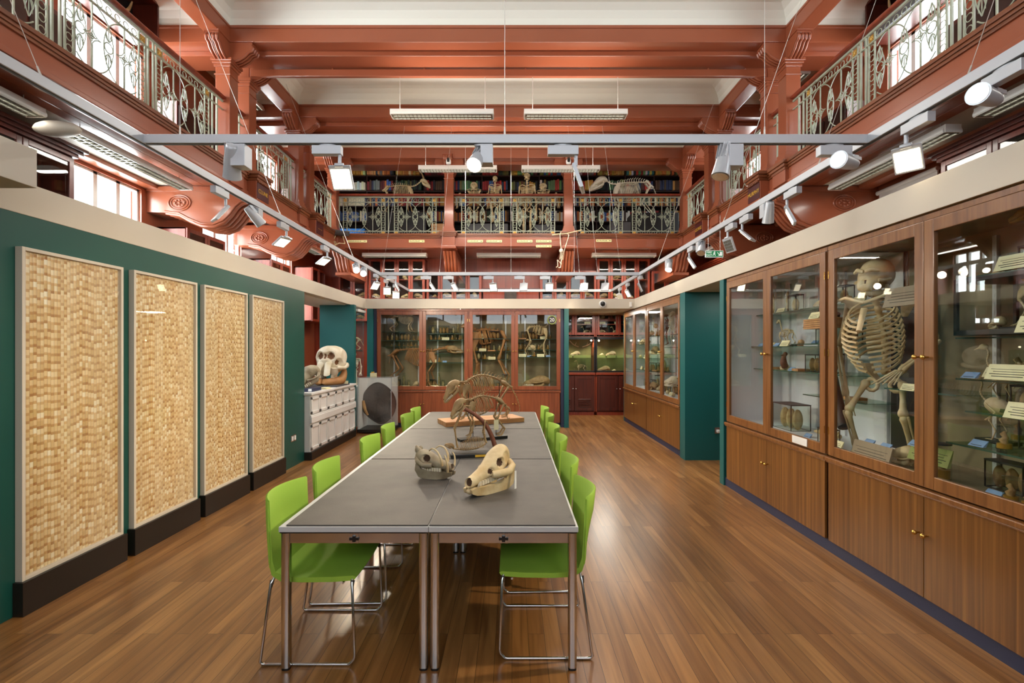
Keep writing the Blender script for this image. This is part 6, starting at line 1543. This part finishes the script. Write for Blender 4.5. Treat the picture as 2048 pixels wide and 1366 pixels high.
def lamp(kind, loc, along, aim, lit, label, sc=1.0, box='flat'):
    """kind flood or cyl; loc on the underside of the track; along = track direction"""
    o = thing('track_spotlight', label, 'spotlight', loc, 'spotlights on the suspended track')
    L = V(loc); a = V(along).normalized(); aim = V(aim).normalized(); s = sc
    mb = MB(); mb.loft([(L + V((0, 0, -.002)), a * .06 * s, V((a.y, a.x, 0)) * .022 * s), (L + V((0, 0, -.012)), a * .055 * s, V((a.y, a.x, 0)) * .02 * s)], 14); mb.build('adaptor', M['alu'], o)
    if kind == 'flood' or box == 'flat':
        c = L - a * .0 + V((0, 0, -.042 * s)); mb = MB(); mb.beam(c - a * .10 * s, c + a * .10 * s, .05 * s, .06 * s); mb.build('gear_box', M['alu'], o, .003)
        st = L + a * .085 * s + V((0, 0, -.07 * s))
    else:
        c = L + a * .03 + V((0, 0, -.075 * s)); mb = MB(); mb.cbox(c, (.085 * s, .085 * s, .13 * s)); mb.build('gear_box', M['alu'], o, .003)
        st = L - a * .03 * s + V((0, 0, -.05 * s))
    rot = aim.to_track_quat('-Z', 'Y').to_matrix()
    if kind == 'flood':
        j = st + V((0, 0, -.07 * s)); mb = MB(); mb.cyl(st, j, .012 * s, n=10); mb.build('stem', M['alu'], o)
        up = rot @ V((0, 1, 0)); c = j - up * .085 * s + aim * .01
        mb = MB(); mb.cbox(c, (.15 * s, .17 * s, .022 * s), rot); mb.cyl(c + up * .085 * s - rot @ V((.03 * s, 0, 0)), c + up * .085 * s + rot @ V((.03 * s, 0, 0)), .016 * s, n=10); hd = mb.build('head', M['alu'], o, .003)
        mb = MB(); f = c + aim * .0125 * s
        for i in range(4):
            for k in range(4): mb.cbox(f + rot @ V(((i - 1.5) * .033 * s, (k - 1.5) * .033 * s - .006, 0)), (.030 * s, .030 * s, .003), rot)
        mb.build('led_face', M['led'] if lit == 2 else M['leddim'] if lit == 1 else M['louvre'], hd)
    else:
        c = st + V((0, 0, -.04 * s)); b = c - aim * .09 * s; e = c + aim * .11 * s
        mb = MB(); mb.tube([b, b + aim * .02 * s, c, e - aim * .03 * s, e], [.03 * s, .036 * s, .044 * s, .05 * s, .054 * s], 18, caps=True)
        for k in range(5):
            q = rot @ V((math.cos(k * .5 + .6) * .045 * s, math.sin(k * .5 + .6) * .045 * s, 0)); mb.beam(b + q, c + q * .95, .004, .02 * s)
        hd = mb.build('head', M['alu'], o)
        mb = MB(); mb.cyl(e + aim * .001, e + aim * .004, .046 * s, n=18); mb.build('lens', M['bulb'] if lit else M['louvre'], hd)
        mb = MB(); mb.cyl(st, c, .012 * s, n=8); mb.build('stem', M['alu'], o)
    return o
fr = lambda px: ((px - 1024) / F * TF, TF, TB)
X_ = (1, 0, 0); Y_ = (0, 1, 0)
lamp('cyl', fr(474), X_, (-.3, .55, -.8), 0, 'unlit bell shaped spotlight at the left of the front track bar', 1.15, 'up')
lamp('flood', fr(655), X_, (-.02, -.82, -.55), 2, 'brightly lit square lamp left of centre on the front track bar', 1.0)
lamp('cyl', fr(965), X_, (-.22, -.66, -.72), 2, 'lit round spotlight at the middle of the front track bar', 1.0, 'up')
lamp('flood', fr(1126), X_, (-.93, .2, -.32), 0, 'unlit square lamp seen edge on, right of centre on the front bar', 1.05)
lamp('cyl', fr(1458), X_, (-.25, -.1, -.95), 0, 'unlit white spotlight pointing down on the right of the front bar', 1.15, 'up')
lamp('cyl', fr(1668), X_, (-.85, -.5, -.05), 0, 'unlit finned cylinder lamp at the right end of the front bar', 1.1)
ry = lambda px: (TR, TR * F / (px - 1024), TB)
ly = lambda px: (TL, TL * F / (px - 1024), TB)
for kind, px, aim, lit, lb, bx in (('cyl', 2010, (-.9, -.42, -.05), 0, 'unlit cylinder lamp at the top right corner of the photo', 'flat'), ('flood', 1835, (-.62, -.5, -.6), 2, 'brightly lit square lamp on the nearest right track', 'flat'),
        ('flood', 1585, (-.80, .42, -.42), 1, 'dimly lit slim lamp on the right track before the near bracket', 'flat'), ('cyl', 1535, (.1, .4, -.9), 0, 'grey box spotlight on the right track before the near bracket', 'up'),
        ('flood', 1492, (-.5, .5, -.7), 1, 'lit lamp on the right track between the brackets', 'flat'), ('flood', 1462, (-.9, -.2, -.35), 0, 'unlit flat lamp on the right track between the brackets', 'flat'), ('cyl', 1402, (-.3, -.5, -.8), 0, 'box spotlight on the right track above the exit sign', 'up'), ('flood', 1383, (-.8, .2, -.5), 1, 'lit slim lamp on the right track above the exit sign', 'flat'),
        ('cyl', 1338, (-.3, -.45, -.85), 1, 'white cylinder lamp on the right track left of the exit sign', 'up'), ('flood', 1280, (-.9, .1, -.4), 0, 'unlit lamp on the right track near the middle bar', 'flat'), ('flood', 1255, (-.8, -.2, -.5), 1, 'lit lamp far along the right track', 'flat'), ('flood', 1240, (-.6, -.6, -.5), 0, 'unlit grey lamp at the far end of the right track', 'flat')):
    lamp(kind, ry(px), Y_, aim, lit, lb, 1.0, bx)
for kind, px, aim, lit, lb, bx in (('flood', 440, (.55, .6, -.6), 0, 'grey lamp seen from behind on the left track before the bracket', 'flat'), ('cyl', 510, (.45, .55, -.7), 0, 'grey box spotlight on the left track between the brackets', 'up'), ('flood', 566, (.45, -.2, -.85), 1, 'lit slim lamp on the left track by the second bracket', 'flat'), ('flood', 650, (.45, -.2, -.85), 1, 'lit slim lamp on the left track by the corner', 'flat'),
        ('cyl', 712, (.4, -.75, -.45), 2, 'dazzling round spotlight far along the left track', 'up'), ('cyl', 727, (.3, -.8, -.4), 2, 'second dazzling round spotlight far along the left track', 'up'), ('flood', 752, (.6, -.4, -.6), 1, 'lit square lamp on the left track near the middle bar', 'flat'), ('flood', 772, (.2, -.85, -.45), 2, 'bright square lamp at the far end of the left track', 'flat'), ('flood', 790, (.2, -.85, -.45), 2, 'last bright square lamp of the left track', 'flat')):
    lamp(kind, ly(px), Y_, aim, lit, lb, 1.0, bx)
for k, (px, aim, lit, lb) in enumerate(((783, (-.85, -.2, -.45), 1, 'first lamp from the left'), (852, (-.8, -.3, -.6), 1, 'second lamp from the left'), (897, (-.7, -.5, -.6), 1, 'third lamp from the left'), (977, (-.25, -.85, -.45), 1, 'fourth lamp from the left'), (1039, (.2, .85, -.4), 0, 'fifth lamp, seen from behind'), (1090, (0, -.85, -.45), 2, 'sixth lamp, brightly lit'), (1160, (.3, .8, -.4), 0, 'seventh lamp, seen from behind'), (1202, (.35, .75, -.4), 0, 'last lamp on the right, seen from behind'))):
    lamp('flood', ((px - 1024) / F * TM, TM, TB), X_, aim, lit, lb + ' on the middle track bar')
# ================================================================== fluorescent fittings
def batten(label, c, L=1.49, rz=0.0, wires=None, slim=False):
    t = thing('fluorescent_light', label, 'lamp', (0, 0, 0), 'long white fluorescent lamps'); w = .10
    mb = MB(); mb.prism([(-w * .75, .085), (w * .75, .085), (w, .03), (w, .01), (w - .012, 0), (w - .02, .03), (-w + .02, .03), (-w + .012, 0), (-w, .01), (-w, .03)], -L / 2, L / 2, 'yz')
    mb.v = [(p[0], p[1], p[2]) for p in mb.v]
    for x in (-L / 2, L / 2): mb.box(x - .008, x + .008, -w * .8, w * .8, .003, .083)
    mb.build('housing', M['lampwhite'], t)
    mb = MB()
    for y in (-w * .8, 0, w * .8): mb.box(-L / 2 + .02, L / 2 - .02, y - .003, y + .003, .0, .03)
    n = 26
    for k in range(n): x = -L / 2 + .03 + (L - .06) * k / (n - 1); mb.box(x - .002, x + .002, -w * .8, w * .8, .002, .03)
    mb.build('louvre', M['louvre'], t)
    mb = MB()
    for y in (-w * .4, w * .4): mb.cyl((-L / 2 + .03, y, .034), (L / 2 - .03, y, .034), .008, n=8)
    mb.build('tube', M['tubelight'], t)
    if wires:
        for x in (-L * .42, L * .42): mb = MB(); mb.cyl((x, 0, .085), (x, 0, .085 + wires), .004, n=4); mb.build('wire', M['wire'], t)
    t.location = c; t.rotation_euler = (0, 0, rz); return t
bt = lambda px, y, pz: ((px - 1024) / F * y, y, H + (HY - pz) / F * y)
batten('white fluorescent lamp hung left of centre, nearer of the two', bt(885, 7.1, 234), wires=.5); batten('white fluorescent lamp hung right of centre, nearer of the two', bt(1150.5, 7.1, 234), wires=.5)
batten('white fluorescent lamp hung left of centre, farther one', bt(916, 9.34, 342), wires=.5); batten('white fluorescent lamp hung right of centre, farther one', bt(1121, 9.34, 342), wires=.5)
for s, x, nm in ((1, -4.42, 'left'), (-1, 4.38, 'right')):
    batten('fluorescent lamp under the %s gallery, nearest the viewer' % nm, (x, 3.75, 3.80), rz=PI / 2, wires=.1); batten('fluorescent lamp under the %s gallery before the bracket' % nm, (x, 5.68, 3.80), 1.75, PI / 2, .1); batten('fluorescent lamp under the %s gallery by the far corner' % nm, (x, 10.3, 3.80), rz=PI / 2, wires=.1)
for px, nm in ((790, 'left'), (1017.5, 'middle'), (1247, 'right')): batten('fluorescent lamp under the far gallery, %s one' % nm, bt(px, 11.4, 514), wires=.12)
tag(MB().ell((-4.28, 4.55, 3.72), (.22, .10, .07), 16, 8).build('ceiling_speaker', M['cream']), 'cream oval fitting under the left gallery between two lamps', 'speaker')
batten('fluorescent lamp on the left gallery ceiling', (-4.6, 8.3, 5.98), 1.2, PI / 2, .25); batten('fluorescent lamp on the right gallery ceiling', (4.6, 8.2, 5.98), 1.2, PI / 2, .25)
# ================================================================== signs, cameras
for k, (a, b, y0, y1, lb) in enumerate(((695, 734, 480.3, 485, 'longest cream nameplate at the left of the far gallery fascia'), (818, 849, 480, 485, 'cream nameplate left of the first far column'), (935, 966, 480, 485, 'cream nameplate, first of the row between the far columns'), (973, 1004, 480, 485, 'cream nameplate, second of the row between the far columns'), (1034, 1065, 480, 485, 'cream nameplate, third of the row between the far columns'), (1072, 1103, 480, 485, 'cream nameplate, fourth and upper one between the far columns'), (1072, 1103, 490, 494.8, 'cream nameplate hung below another between the far columns'), (1192, 1223, 479, 484, 'cream nameplate right of the second far column'))):
    y = 10.69 if 930 < a < 1110 else 10.77; A = P(a, y0, y); B = P(b, y1, y)
    t = thing('nameplate', lb, 'sign', ((A.x + B.x) / 2, y, B.z)); mb = MB(); mb.box(A.x, B.x, y - .008, y, B.z, A.z); mb.build('board', M['sign'], t)
    mb = MB(); n = 11 if k == 0 else 7; w = B.x - A.x
    for j in range(n): mb.box(A.x + w * (.06 + .66 * j / n), A.x + w * (.06 + .66 * (j + .5) / n), y - .0095, y - .008, B.z + .018, A.z - .018 - .006 * (j % 2))
    mb.box(B.x - w * .16, B.x - w * .06, y - .0095, y - .008, B.z + .022, A.z - .022); mb.build('faded_lettering', M['ink'], t)
A = P(1411, 501, 8.3); B = P(1446.5, 514.5, 8.3)
t = thing('exit_sign', 'green FIRE EXIT sign hanging under the right gallery', 'sign', ((A.x + B.x) / 2, 8.3, B.z))
mb = MB(); mb.box(A.x, B.x, 8.3, 8.325, B.z, A.z); mb.build('panel', M['exitwhite'], t); e = .008; mb = MB(); mb.box(A.x + e, B.x - e, 8.296, 8.3, B.z + e, A.z - e); mb.build('green_field', M['exitgreen'], t)
ww = B.x - A.x; hh_ = A.z - B.z; cz = (A.z + B.z) / 2
for s_, dz in (('FIRE', .022), ('EXIT', -.026)): text(s_, .048, (A.x + ww * .2, 8.294, cz + dz), (PI / 2, 0, 0), M['exitwhite'], t)
mb = MB(); cx_ = A.x + ww * .49
mb.ell((cx_ + .006, 8.294, cz + .034), (.008, .003, .008)); mb.beam((cx_ + .002, 8.294, cz + .022), (cx_ - .006, 8.294, cz - .006), .012, .004, (0, 1, 0))
for q in (((.0, .018), (.02, .008)), ((.002, .02), (-.02, .012)), ((-.006, -.004), (.016, -.016)), ((.016, -.016), (.014, -.036)), ((-.006, -.004), (-.018, -.024)), ((-.018, -.024), (-.034, -.026))): mb.beam((cx_ + q[0][0], 8.294, cz + q[0][1]), (cx_ + q[1][0], 8.294, cz + q[1][1]), .007, .004, (0, 1, 0))
mb.build('running_figure', M['exitwhite'], t)
mb = MB(); ax = A.x + ww * .66; mb.beam((ax, 8.294, cz + .026), (ax + .036, 8.294, cz - .022), .008, .004, (0, 1, 0)); mb.beam((ax + .04, 8.294, cz - .03), (ax + .016, 8.294, cz - .028), .008, .004, (0, 1, 0)); mb.beam((ax + .04, 8.294, cz - .03), (ax + .042, 8.294, cz - .004), .008, .004, (0, 1, 0)); mb.build('arrow', M['exitwhite'], t)
mb = MB(); mb.box(B.x - ww * .2, B.x - ww * .07, 8.293, 8.296, cz - .034, cz + .034); mb.build('door_symbol', M['exitwhite'], t)
for x in (A.x + .05, B.x - .05): mb = MB(); mb.cyl((x, 8.31, A.z), (x, 8.31, 3.95), .003, n=4); mb.build('hanger', M['wire'], t)
for px, nm in ((897, 'left'), (1137, 'right')):
    c = P(px, 322, 10.5); t = thing('security_camera', 'small white camera with a black face on top of the %s far column' % nm, 'camera', c)
    mb = MB(); mb.loft([(c + V((0, 0, z)), (w, 0, 0), (0, w * .8, 0)) for z, w in ((-.07, .04), (-.05, .055), (.02, .055), (.06, .045), (.075, .02))], 14); mb.build('body', M['whitepaint'], t)
    mb = MB(); mb.loft([(c + V((0, -.042, z)), (w, 0, 0), (0, .008, 0)) for z, w in ((-.04, .02), (-.02, .03), (.03, .03), (.055, .02))], 12); mb.build('lens', M['black'], t)
c = P(1205, 608, YB - .02); t = thing('dome_camera', 'black dome camera on the cream fascia above the alcove', 'camera', c)
mb = MB(); mb.cyl(c, c + V((0, -.03, 0)), .075, .07, 20); mb.build('mount', M['whitepaint'], t); mb = MB(); mb.ell(c + V((0, -.035, 0)), (.05, .05, .05), 16, 10); mb.build('dome', M['black'], t)
mb = MB(); mb.box(2.46, 2.50, YB - .05, YB - .02, 2.53, 2.63); tag(mb.build('sensor_box', M['whitepaint']), 'small white sensor box in the fascia corner', 'sensor')
# ================================================================== bookcases on the far gallery
BX0, BW, BY = -4.41, .729, 12.28
rows = [6.06, 5.67, 5.29, 4.90, 4.50]
for k in range(12):
    t = thing('bookcase', 'dark bookcase bay on the far gallery, %s from the left' % ORD[k], 'bookcase', (BX0 + (k + .5) * BW, BY, 4.2), 'bookcase bays on the far gallery')
    x0, x1 = BX0 + k * BW, BX0 + (k + 1) * BW
    mb = MB(); mb.box(x0, x0 + .012, BY - .005, BY + .3, 4.2, 6.33); mb.box(x1 - .012, x1, BY - .005, BY + .3, 4.2, 6.33); mb.build('upright', M['shelfdark'], t)
    for z in rows: mb = MB(); mb.box(x0 + .012, x1 - .012, BY, BY + .3, z - .025, z); mb.build('shelf', M['shelfdark'], t)
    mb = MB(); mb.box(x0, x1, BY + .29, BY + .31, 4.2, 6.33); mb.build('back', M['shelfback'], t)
CLR = {'cream': (222, 214, 180), 'peach': (214, 150, 96), 'ochre': (184, 132, 56), 'gold': (204, 160, 76), 'orange': (190, 104, 50), 'crimson': (138, 36, 38), 'red': (176, 56, 44), 'maroon': (88, 34, 34), 'navy': (44, 54, 84), 'blue': (62, 94, 150), 'dark green': (44, 62, 46), 'green': (92, 132, 84), 'olive': (112, 108, 56), 'brown': (88, 56, 36), 'grey': (120, 118, 112), 'black': (34, 32, 34), 'teal': (46, 104, 104), 'white': (214, 210, 200)}
PAL = [['cream gold ochre gold', 'cream white cream white'], ['peach peach peach peach grey orange navy black', 'brown navy grey black maroon orange blue crimson'], ['ochre gold ochre cream gold ochre brown', 'dark green dark_green olive black dark_green'], ['crimson maroon crimson red maroon', 'maroon black brown crimson red'], ['dark green olive grey black', 'navy olive green green green red'], ['red crimson dark_green olive', 'crimson blue crimson red navy'], ['gold green orange dark_green dark_green maroon', 'olive gold brown navy ochre black'], ['olive green red blue gold brown', 'cream blue green green red olive black'], ['orange red white crimson grey red', 'red red orange red gold peach'], ['ochre gold orange ochre gold ochre', 'dark_green black green dark_green olive'], ['teal white black red crimson green white gold teal', 'maroon black navy brown red white'], ['ochre orange gold peach brown olive dark_green', 'brown navy navy navy navy gold brown teal']]
bm_ = MB(); bm_.box(-.5, .5, 0, 1, 0, 1); bk = bm_.build('book', M['book'], None, .06, 2); bk.location = (0, 0, 0)
RB = random.Random(21); nbk = 0
for k in range(12):
    for r in (0, 1):
        pal = PAL[k][r].replace('dark green', 'dark_green').split(); x = BX0 + k * BW + .016; end = BX0 + (k + 1) * BW - .02; j = 0
        n = 13 if (k + r) % 2 else 12; wbase = (end - x) / n; h0 = RB.uniform(.2, .25)
        for j in range(n):
            cn = pal[min(int(j / n * len(pal) + RB.uniform(-.4, .4) + .0), len(pal) - 1)] if RB.random() < .8 else RB.choice(pal)
            w = wbase * RB.uniform(.84, 1.1); h = min(.29, h0 * RB.uniform(.9, 1.12))
            if x + w > end: w = end - x - .001
            if w < .02: break
            o = bk if nbk == 0 else bk.copy()
            if nbk: COL.objects.link(o)
            o.location = (x + w / 2, BY + .02 + RB.uniform(0, .03), rows[r] + .001); o.scale = (w * .96, .2, h); x += w
            c = [max(0, min(255, v * RB.uniform(.88, 1.1))) for v in CLR[cn.replace('_', ' ')]]; o.color = (*lin(c), 1)
            tag(o, '%s book, %s on the %s shelf of far gallery bay %s from left' % (cn.replace('_', ' '), ORD[j], ('top', 'second')[r], ORD[k]), 'book', 'books on the two upper shelves of the far gallery'); nbk += 1
# lower rows seen only through the railing: one object
mb = MB(); names = ['cream', 'ochre', 'crimson', 'blue', 'dark green', 'brown', 'white', 'navy', 'orange']
mats_ = [mat('book_' + n.replace(' ', '_'), CLR[n], .7) for n in names]
for k in range(12):
    for r in (2, 3):
        x = BX0 + k * BW + .016; end = BX0 + (k + 1) * BW - .02; base = {0: 'cream', 1: 'navy', 2: 'crimson', 3: 'ochre'}.get(k, None) if r == 2 else 'blue' if k < 2 else None
        while x < end - .03:
            w = RB.uniform(.03, .06); h = RB.uniform(.2, .27); mb.cur = names.index(base) if base and RB.random() < .6 else RB.randrange(len(names)); mb.box(x, min(x + w * .95, end), BY + .02, BY + .22, rows[r], rows[r] + h); x += w
tag(mb.build('lower_books', mats_), 'rows of books on the lower gallery shelves behind the railing', 'books', kind='stuff')
# boxes standing on the far gallery
def crate(nm, lb, a, b, y0, y1, Y, d, m, cat='box'):
    A = P(a, y0, Y); B = P(b, y1, Y); mb = MB(); mb.box(A.x, B.x, Y, Y + d, max(4.2, B.z), A.z); return tag(mb.build(nm, M[m], bev=.01), lb, cat)
crate('plastic_crate', 'bright blue plastic crate behind the far left railing', 680, 729, 457, 474, 11.25, .4, 'blueplastic')
t_ = crate('display_plinth', 'black plinth carrying the goat skeleton on the far gallery', 736, 852, 424, 474, 11.2, .5, 'black', 'plinth')
crate('cardboard_box', 'brown cardboard box right of the goat plinth', 862, 888, 447, 474, 11.3, .4, 'pine')
crate('display_plinth', 'dark plinth under the crouching ape left of the human skeletons', 930, 985, 447, 474, 11.2, .5, 'darkgrey', 'plinth')
crate('display_plinth', 'dark plinth under the smaller human skeleton', 986, 1016, 447, 474, 11.2, .5, 'darkgrey', 'plinth')
crate('display_plinth', 'dark plinth under the ape right of the taller human skeleton', 1068, 1108, 449, 474, 11.2, .5, 'darkgrey', 'plinth')
crate('display_plinth', 'grey plinth below the large hoofed skeleton, left half', 1222, 1262, 444, 474, 11.2, .5, 'greyboard', 'plinth')
crate('display_plinth', 'black plinth below the large hoofed skeleton, right half', 1264, 1358, 425, 474, 11.25, .5, 'black', 'plinth')
zb = lambda py, Y=11.4: H + (HY - py) / F * Y
xb = lambda px, Y=11.4: (px - 1024) / F * Y
o = quad('goat_skeleton', 'horned goat skeleton facing right above the far left railing', 'bone', h=.66, hip_h=.65, trunk=.56, arch=.03, rib_d=.26, rib_w=.10, nr=12, r=.0095, neck=[(-.28, 0, .66), (-.38, 0, .68), (-.47, 0, .74), (-.53, 0, .80)], hl=.30, htilt=.5, spine=.05, horns=True); o.location = (xb(797), 11.45, 4.835); o.rotation_euler = (0, 0, PI)
o = quad('hoofed_skeleton', 'large hoofed skeleton facing left above the far right railing', 'bonewhite', h=.90, hip_h=.92, trunk=.72, arch=.02, rib_d=.42, rib_w=.15, nr=16, r=.012, neck=[(-.36, 0, .88), (-.5, 0, .9), (-.62, 0, .98)], hl=.50, htilt=.4, tail=[(.46, 0, .86), (.55, 0, .7), (.57, 0, .58)], spine=.09); o.location = (xb(1264), 11.42, 4.66)
o = biped('human_skeleton', 'taller human skeleton between the far gallery columns', 'bone', ht=1.60, sh=.18, hl=.21, rib_d=.19); o.location = (xb(1054), 11.4, 4.205); o.rotation_euler = (0, 0, -.2)
o = biped('human_skeleton', 'smaller human skeleton left of the taller one on the gallery', 'bone', ht=1.12, sh=.14, hl=.17, rib_d=.15, leg=.42); o.location = (xb(990), 11.4, 4.608); o.rotation_euler = (0, 0, -.1)
au = lambda q: [(q * .16, 0, .60), (q * .33, -.06, .70), (q * .38, -.08, .42)]
o = biped('crouching_ape_skeleton', 'crouching ape skeleton with raised elbows left of the human skeletons', 'bone', ht=.98, sh=.17, hl=.26, rib_d=.16, leg=.34, arms=au); o.location = (xb(948), 11.4, 4.608)
o = biped('crouching_ape_skeleton', 'crouching ape skeleton right of the taller human skeleton', 'bone', ht=.98, sh=.16, hl=.25, rib_d=.16, leg=.34, arms=au); o.location = (xb(1086), 11.4, 4.585); o.rotation_euler = (0, 0, -.3)
# gibbon hanging on the right far column and skeleton clinging to a log
Yh = 10.45; p = lambda a, b, d=0: P(a, b, Yh) + V((0, d, 0))
t = thing('gibbon_skeleton', 'white gibbon skeleton swinging by long arms before the right far column', 'skeleton', p(1122, 530))
for nm, q in (('arm', [p(1123, 503), p(1121, 487), p(1120, 468), p(1122, 464)]), ('arm', [p(1127, 506), p(1132, 490), p(1138, 470), p(1134, 467)])):
    mb = MB(); chain(mb, q, .009); mb.build(nm, M['bonewhite'], t)
mb = MB(); vertebrae(mb, [p(1123, 505), p(1124, 515), p(1121, 528)], .012, .03); mb.build('spine', M['bonewhite'], t)
mb = MB()
for k in range(7):
    c = p(1124 - k * .2, 507 + k * 1.9); mb.ring(c, .045, .005, 'z', 10, 4)
mb.build('rib_cage', M['bonewhite'], t)
mb = MB(); mb.ell(p(1122, 502, -.03), (.045, .05, .05)); mb.ell(p(1121.5, 504.5, -.07), (.025, .03, .025)); mb.build('skull', M['bonewhite'], t)
for q in ([p(1123, 528), p(1115, 520), p(1115.5, 533), p(1112, 534.5)], [p(1122, 528), p(1121, 535), p(1117, 535)]): mb = MB(); chain(mb, q, .008); mb.build('leg', M['bonewhite'], t)
mb = MB(); pp = [p(1104, 470), p(1120, 468), p(1134, 467), p(1163, 460)]; mb.tube(pp, .012, 6); tag(mb.build('hanging_pole', M['bone']), 'pale pole from which the gibbon skeleton hangs', 'pole')
Yh = 10.55
t = thing('climbing_skeleton', 'small skeleton hanging upside down from a log at the far left corner', 'skeleton', p(663, 492))
mb = MB(); mb.ell(p(654, 474), (.05, .05, .07)); mb.ell(p(654, 474, -.045), (.02, .015, .03)); mb.build('skull', M['bone'], t)
mb = MB(); vertebrae(mb, smooth([p(656, 478), p(662, 488), p(672, 489), p(678, 486)], 3), .012, .03, .01); mb.build('spine', M['bone'], t)
mb = MB()
for k in range(8): mb.ring(p(660 + k * 1.6, 485 + .3 * k), .05, .005, 'x', 10, 4)
mb.build('rib_cage', M['bone'], t)
for q in ([p(660, 485), p(665, 472), p(664, 463)], [p(664, 485), p(670, 474), p(672, 466)], [p(678, 486), p(690, 487), p(686, 474), p(688, 466)]): mb = MB(); chain(mb, q, .008); mb.build('limb', M['bone'], t)
mb = MB(); mb.tube([p(653, 460), p(668, 465), p(698, 468)], [.06, .07, .05], 10); tag(mb.build('log', M['darkbranch']), 'dark log sticking out at the far left gallery corner', 'log')
# cupboards on the side galleries
for s, x0, x1, nm in ((1, -WX + .012, -4.78, 'left'), (-1, 4.78, WX - .012, 'right')):
    t = thing('gallery_cupboard', 'dark open cupboard high on the %s gallery wall' % nm, 'cupboard', ((x0 + x1) / 2, 5.6, 5.5))
    ya, yb_, z0, z1 = 4.0, 6.55, 5.80, 6.32; bk_ = x0 if s > 0 else x1
    mb = MB(); mb.box(x0, x1, ya, yb_, z0 - .03, z0); mb.box(x0, x1, ya, yb_, z1 - .03, z1); mb.box(x0, x1, yb_ - .03, yb_, z0, z1); mb.box(x0, x1, ya, ya + .03, z0, z1); mb.build('carcass', M['darkred'], t, .003)
    mb = MB(); mb.box(bk_ + s * .001, bk_ + s * .02, ya, yb_, z0, z1) if s > 0 else mb.box(bk_ - .02, bk_ - .001, ya, yb_, z0, z1); mb.build('back_panel', M['black'], t)
    mb = MB(); fx0 = x1 if s > 0 else x0; mb.box(fx0 - .02, fx0 + .02, ya, yb_, z0 - .06, z0 + .04); mb.build('front_rail', M['greyboard'], t)
    for y, rr in ((6.1, .3), (5.0, -.2)):
        o = skull('horned_skull', 'pale horned skull in the %s gallery cupboard, %s one' % (nm, 'farther' if y > 6 else 'nearer'), 'long', .36, 'bone'); o.location = ((x0 + x1) / 2 - s * .0, y, z0 + .005); o.rotation_euler = (0, 0, rr + (PI / 2 + .6 if s > 0 else PI / 2 - .6))
        for q in (1, -1): mb = MB(); pp = smooth([(.08, q * .05, .15), (.1, q * .12, .24), (.06, q * .15, .34)], 4); mb.tube(pp, [.03 * (1 - .09 * i) for i in range(len(pp))], 7); h_ = mb.build('horn', M['boneold'], None, world=False); h_.location = (0, 0, 0); h_.parent = o
    for y0, y1, w_ in ((2.6, 5.3, 'nearest the viewer'), (6.9, 9.3, 'behind the column pairs'), (10.7, 12.2, 'in the far corner')):
        mb = MB(); mb.box(x0, x1, y0, y1, 4.2, 5.2); n = int((y1 - y0) / .45)
        t2 = thing('low_cupboard', 'dark wooden low cupboard along the %s gallery wall, %s' % (nm, w_), 'cupboard', ((x0 + x1) / 2, (y0 + y1) / 2, 4.2)); mb.build('body', M['darkred'], t2, .005)
        for k in range(n): a = y0 + (y1 - y0) * k / n; mb = MB(); f0 = x1 if s > 0 else x0 - .018; mb.box(f0, f0 + .018, a + .02, a + (y1 - y0) / n - .02, 4.27, 5.14); mb.build('door', M['shelfdark'], t2, .004)
for o in HID: drop(o)
mesh_texts()
settle()
bpy.context.view_layer.update()
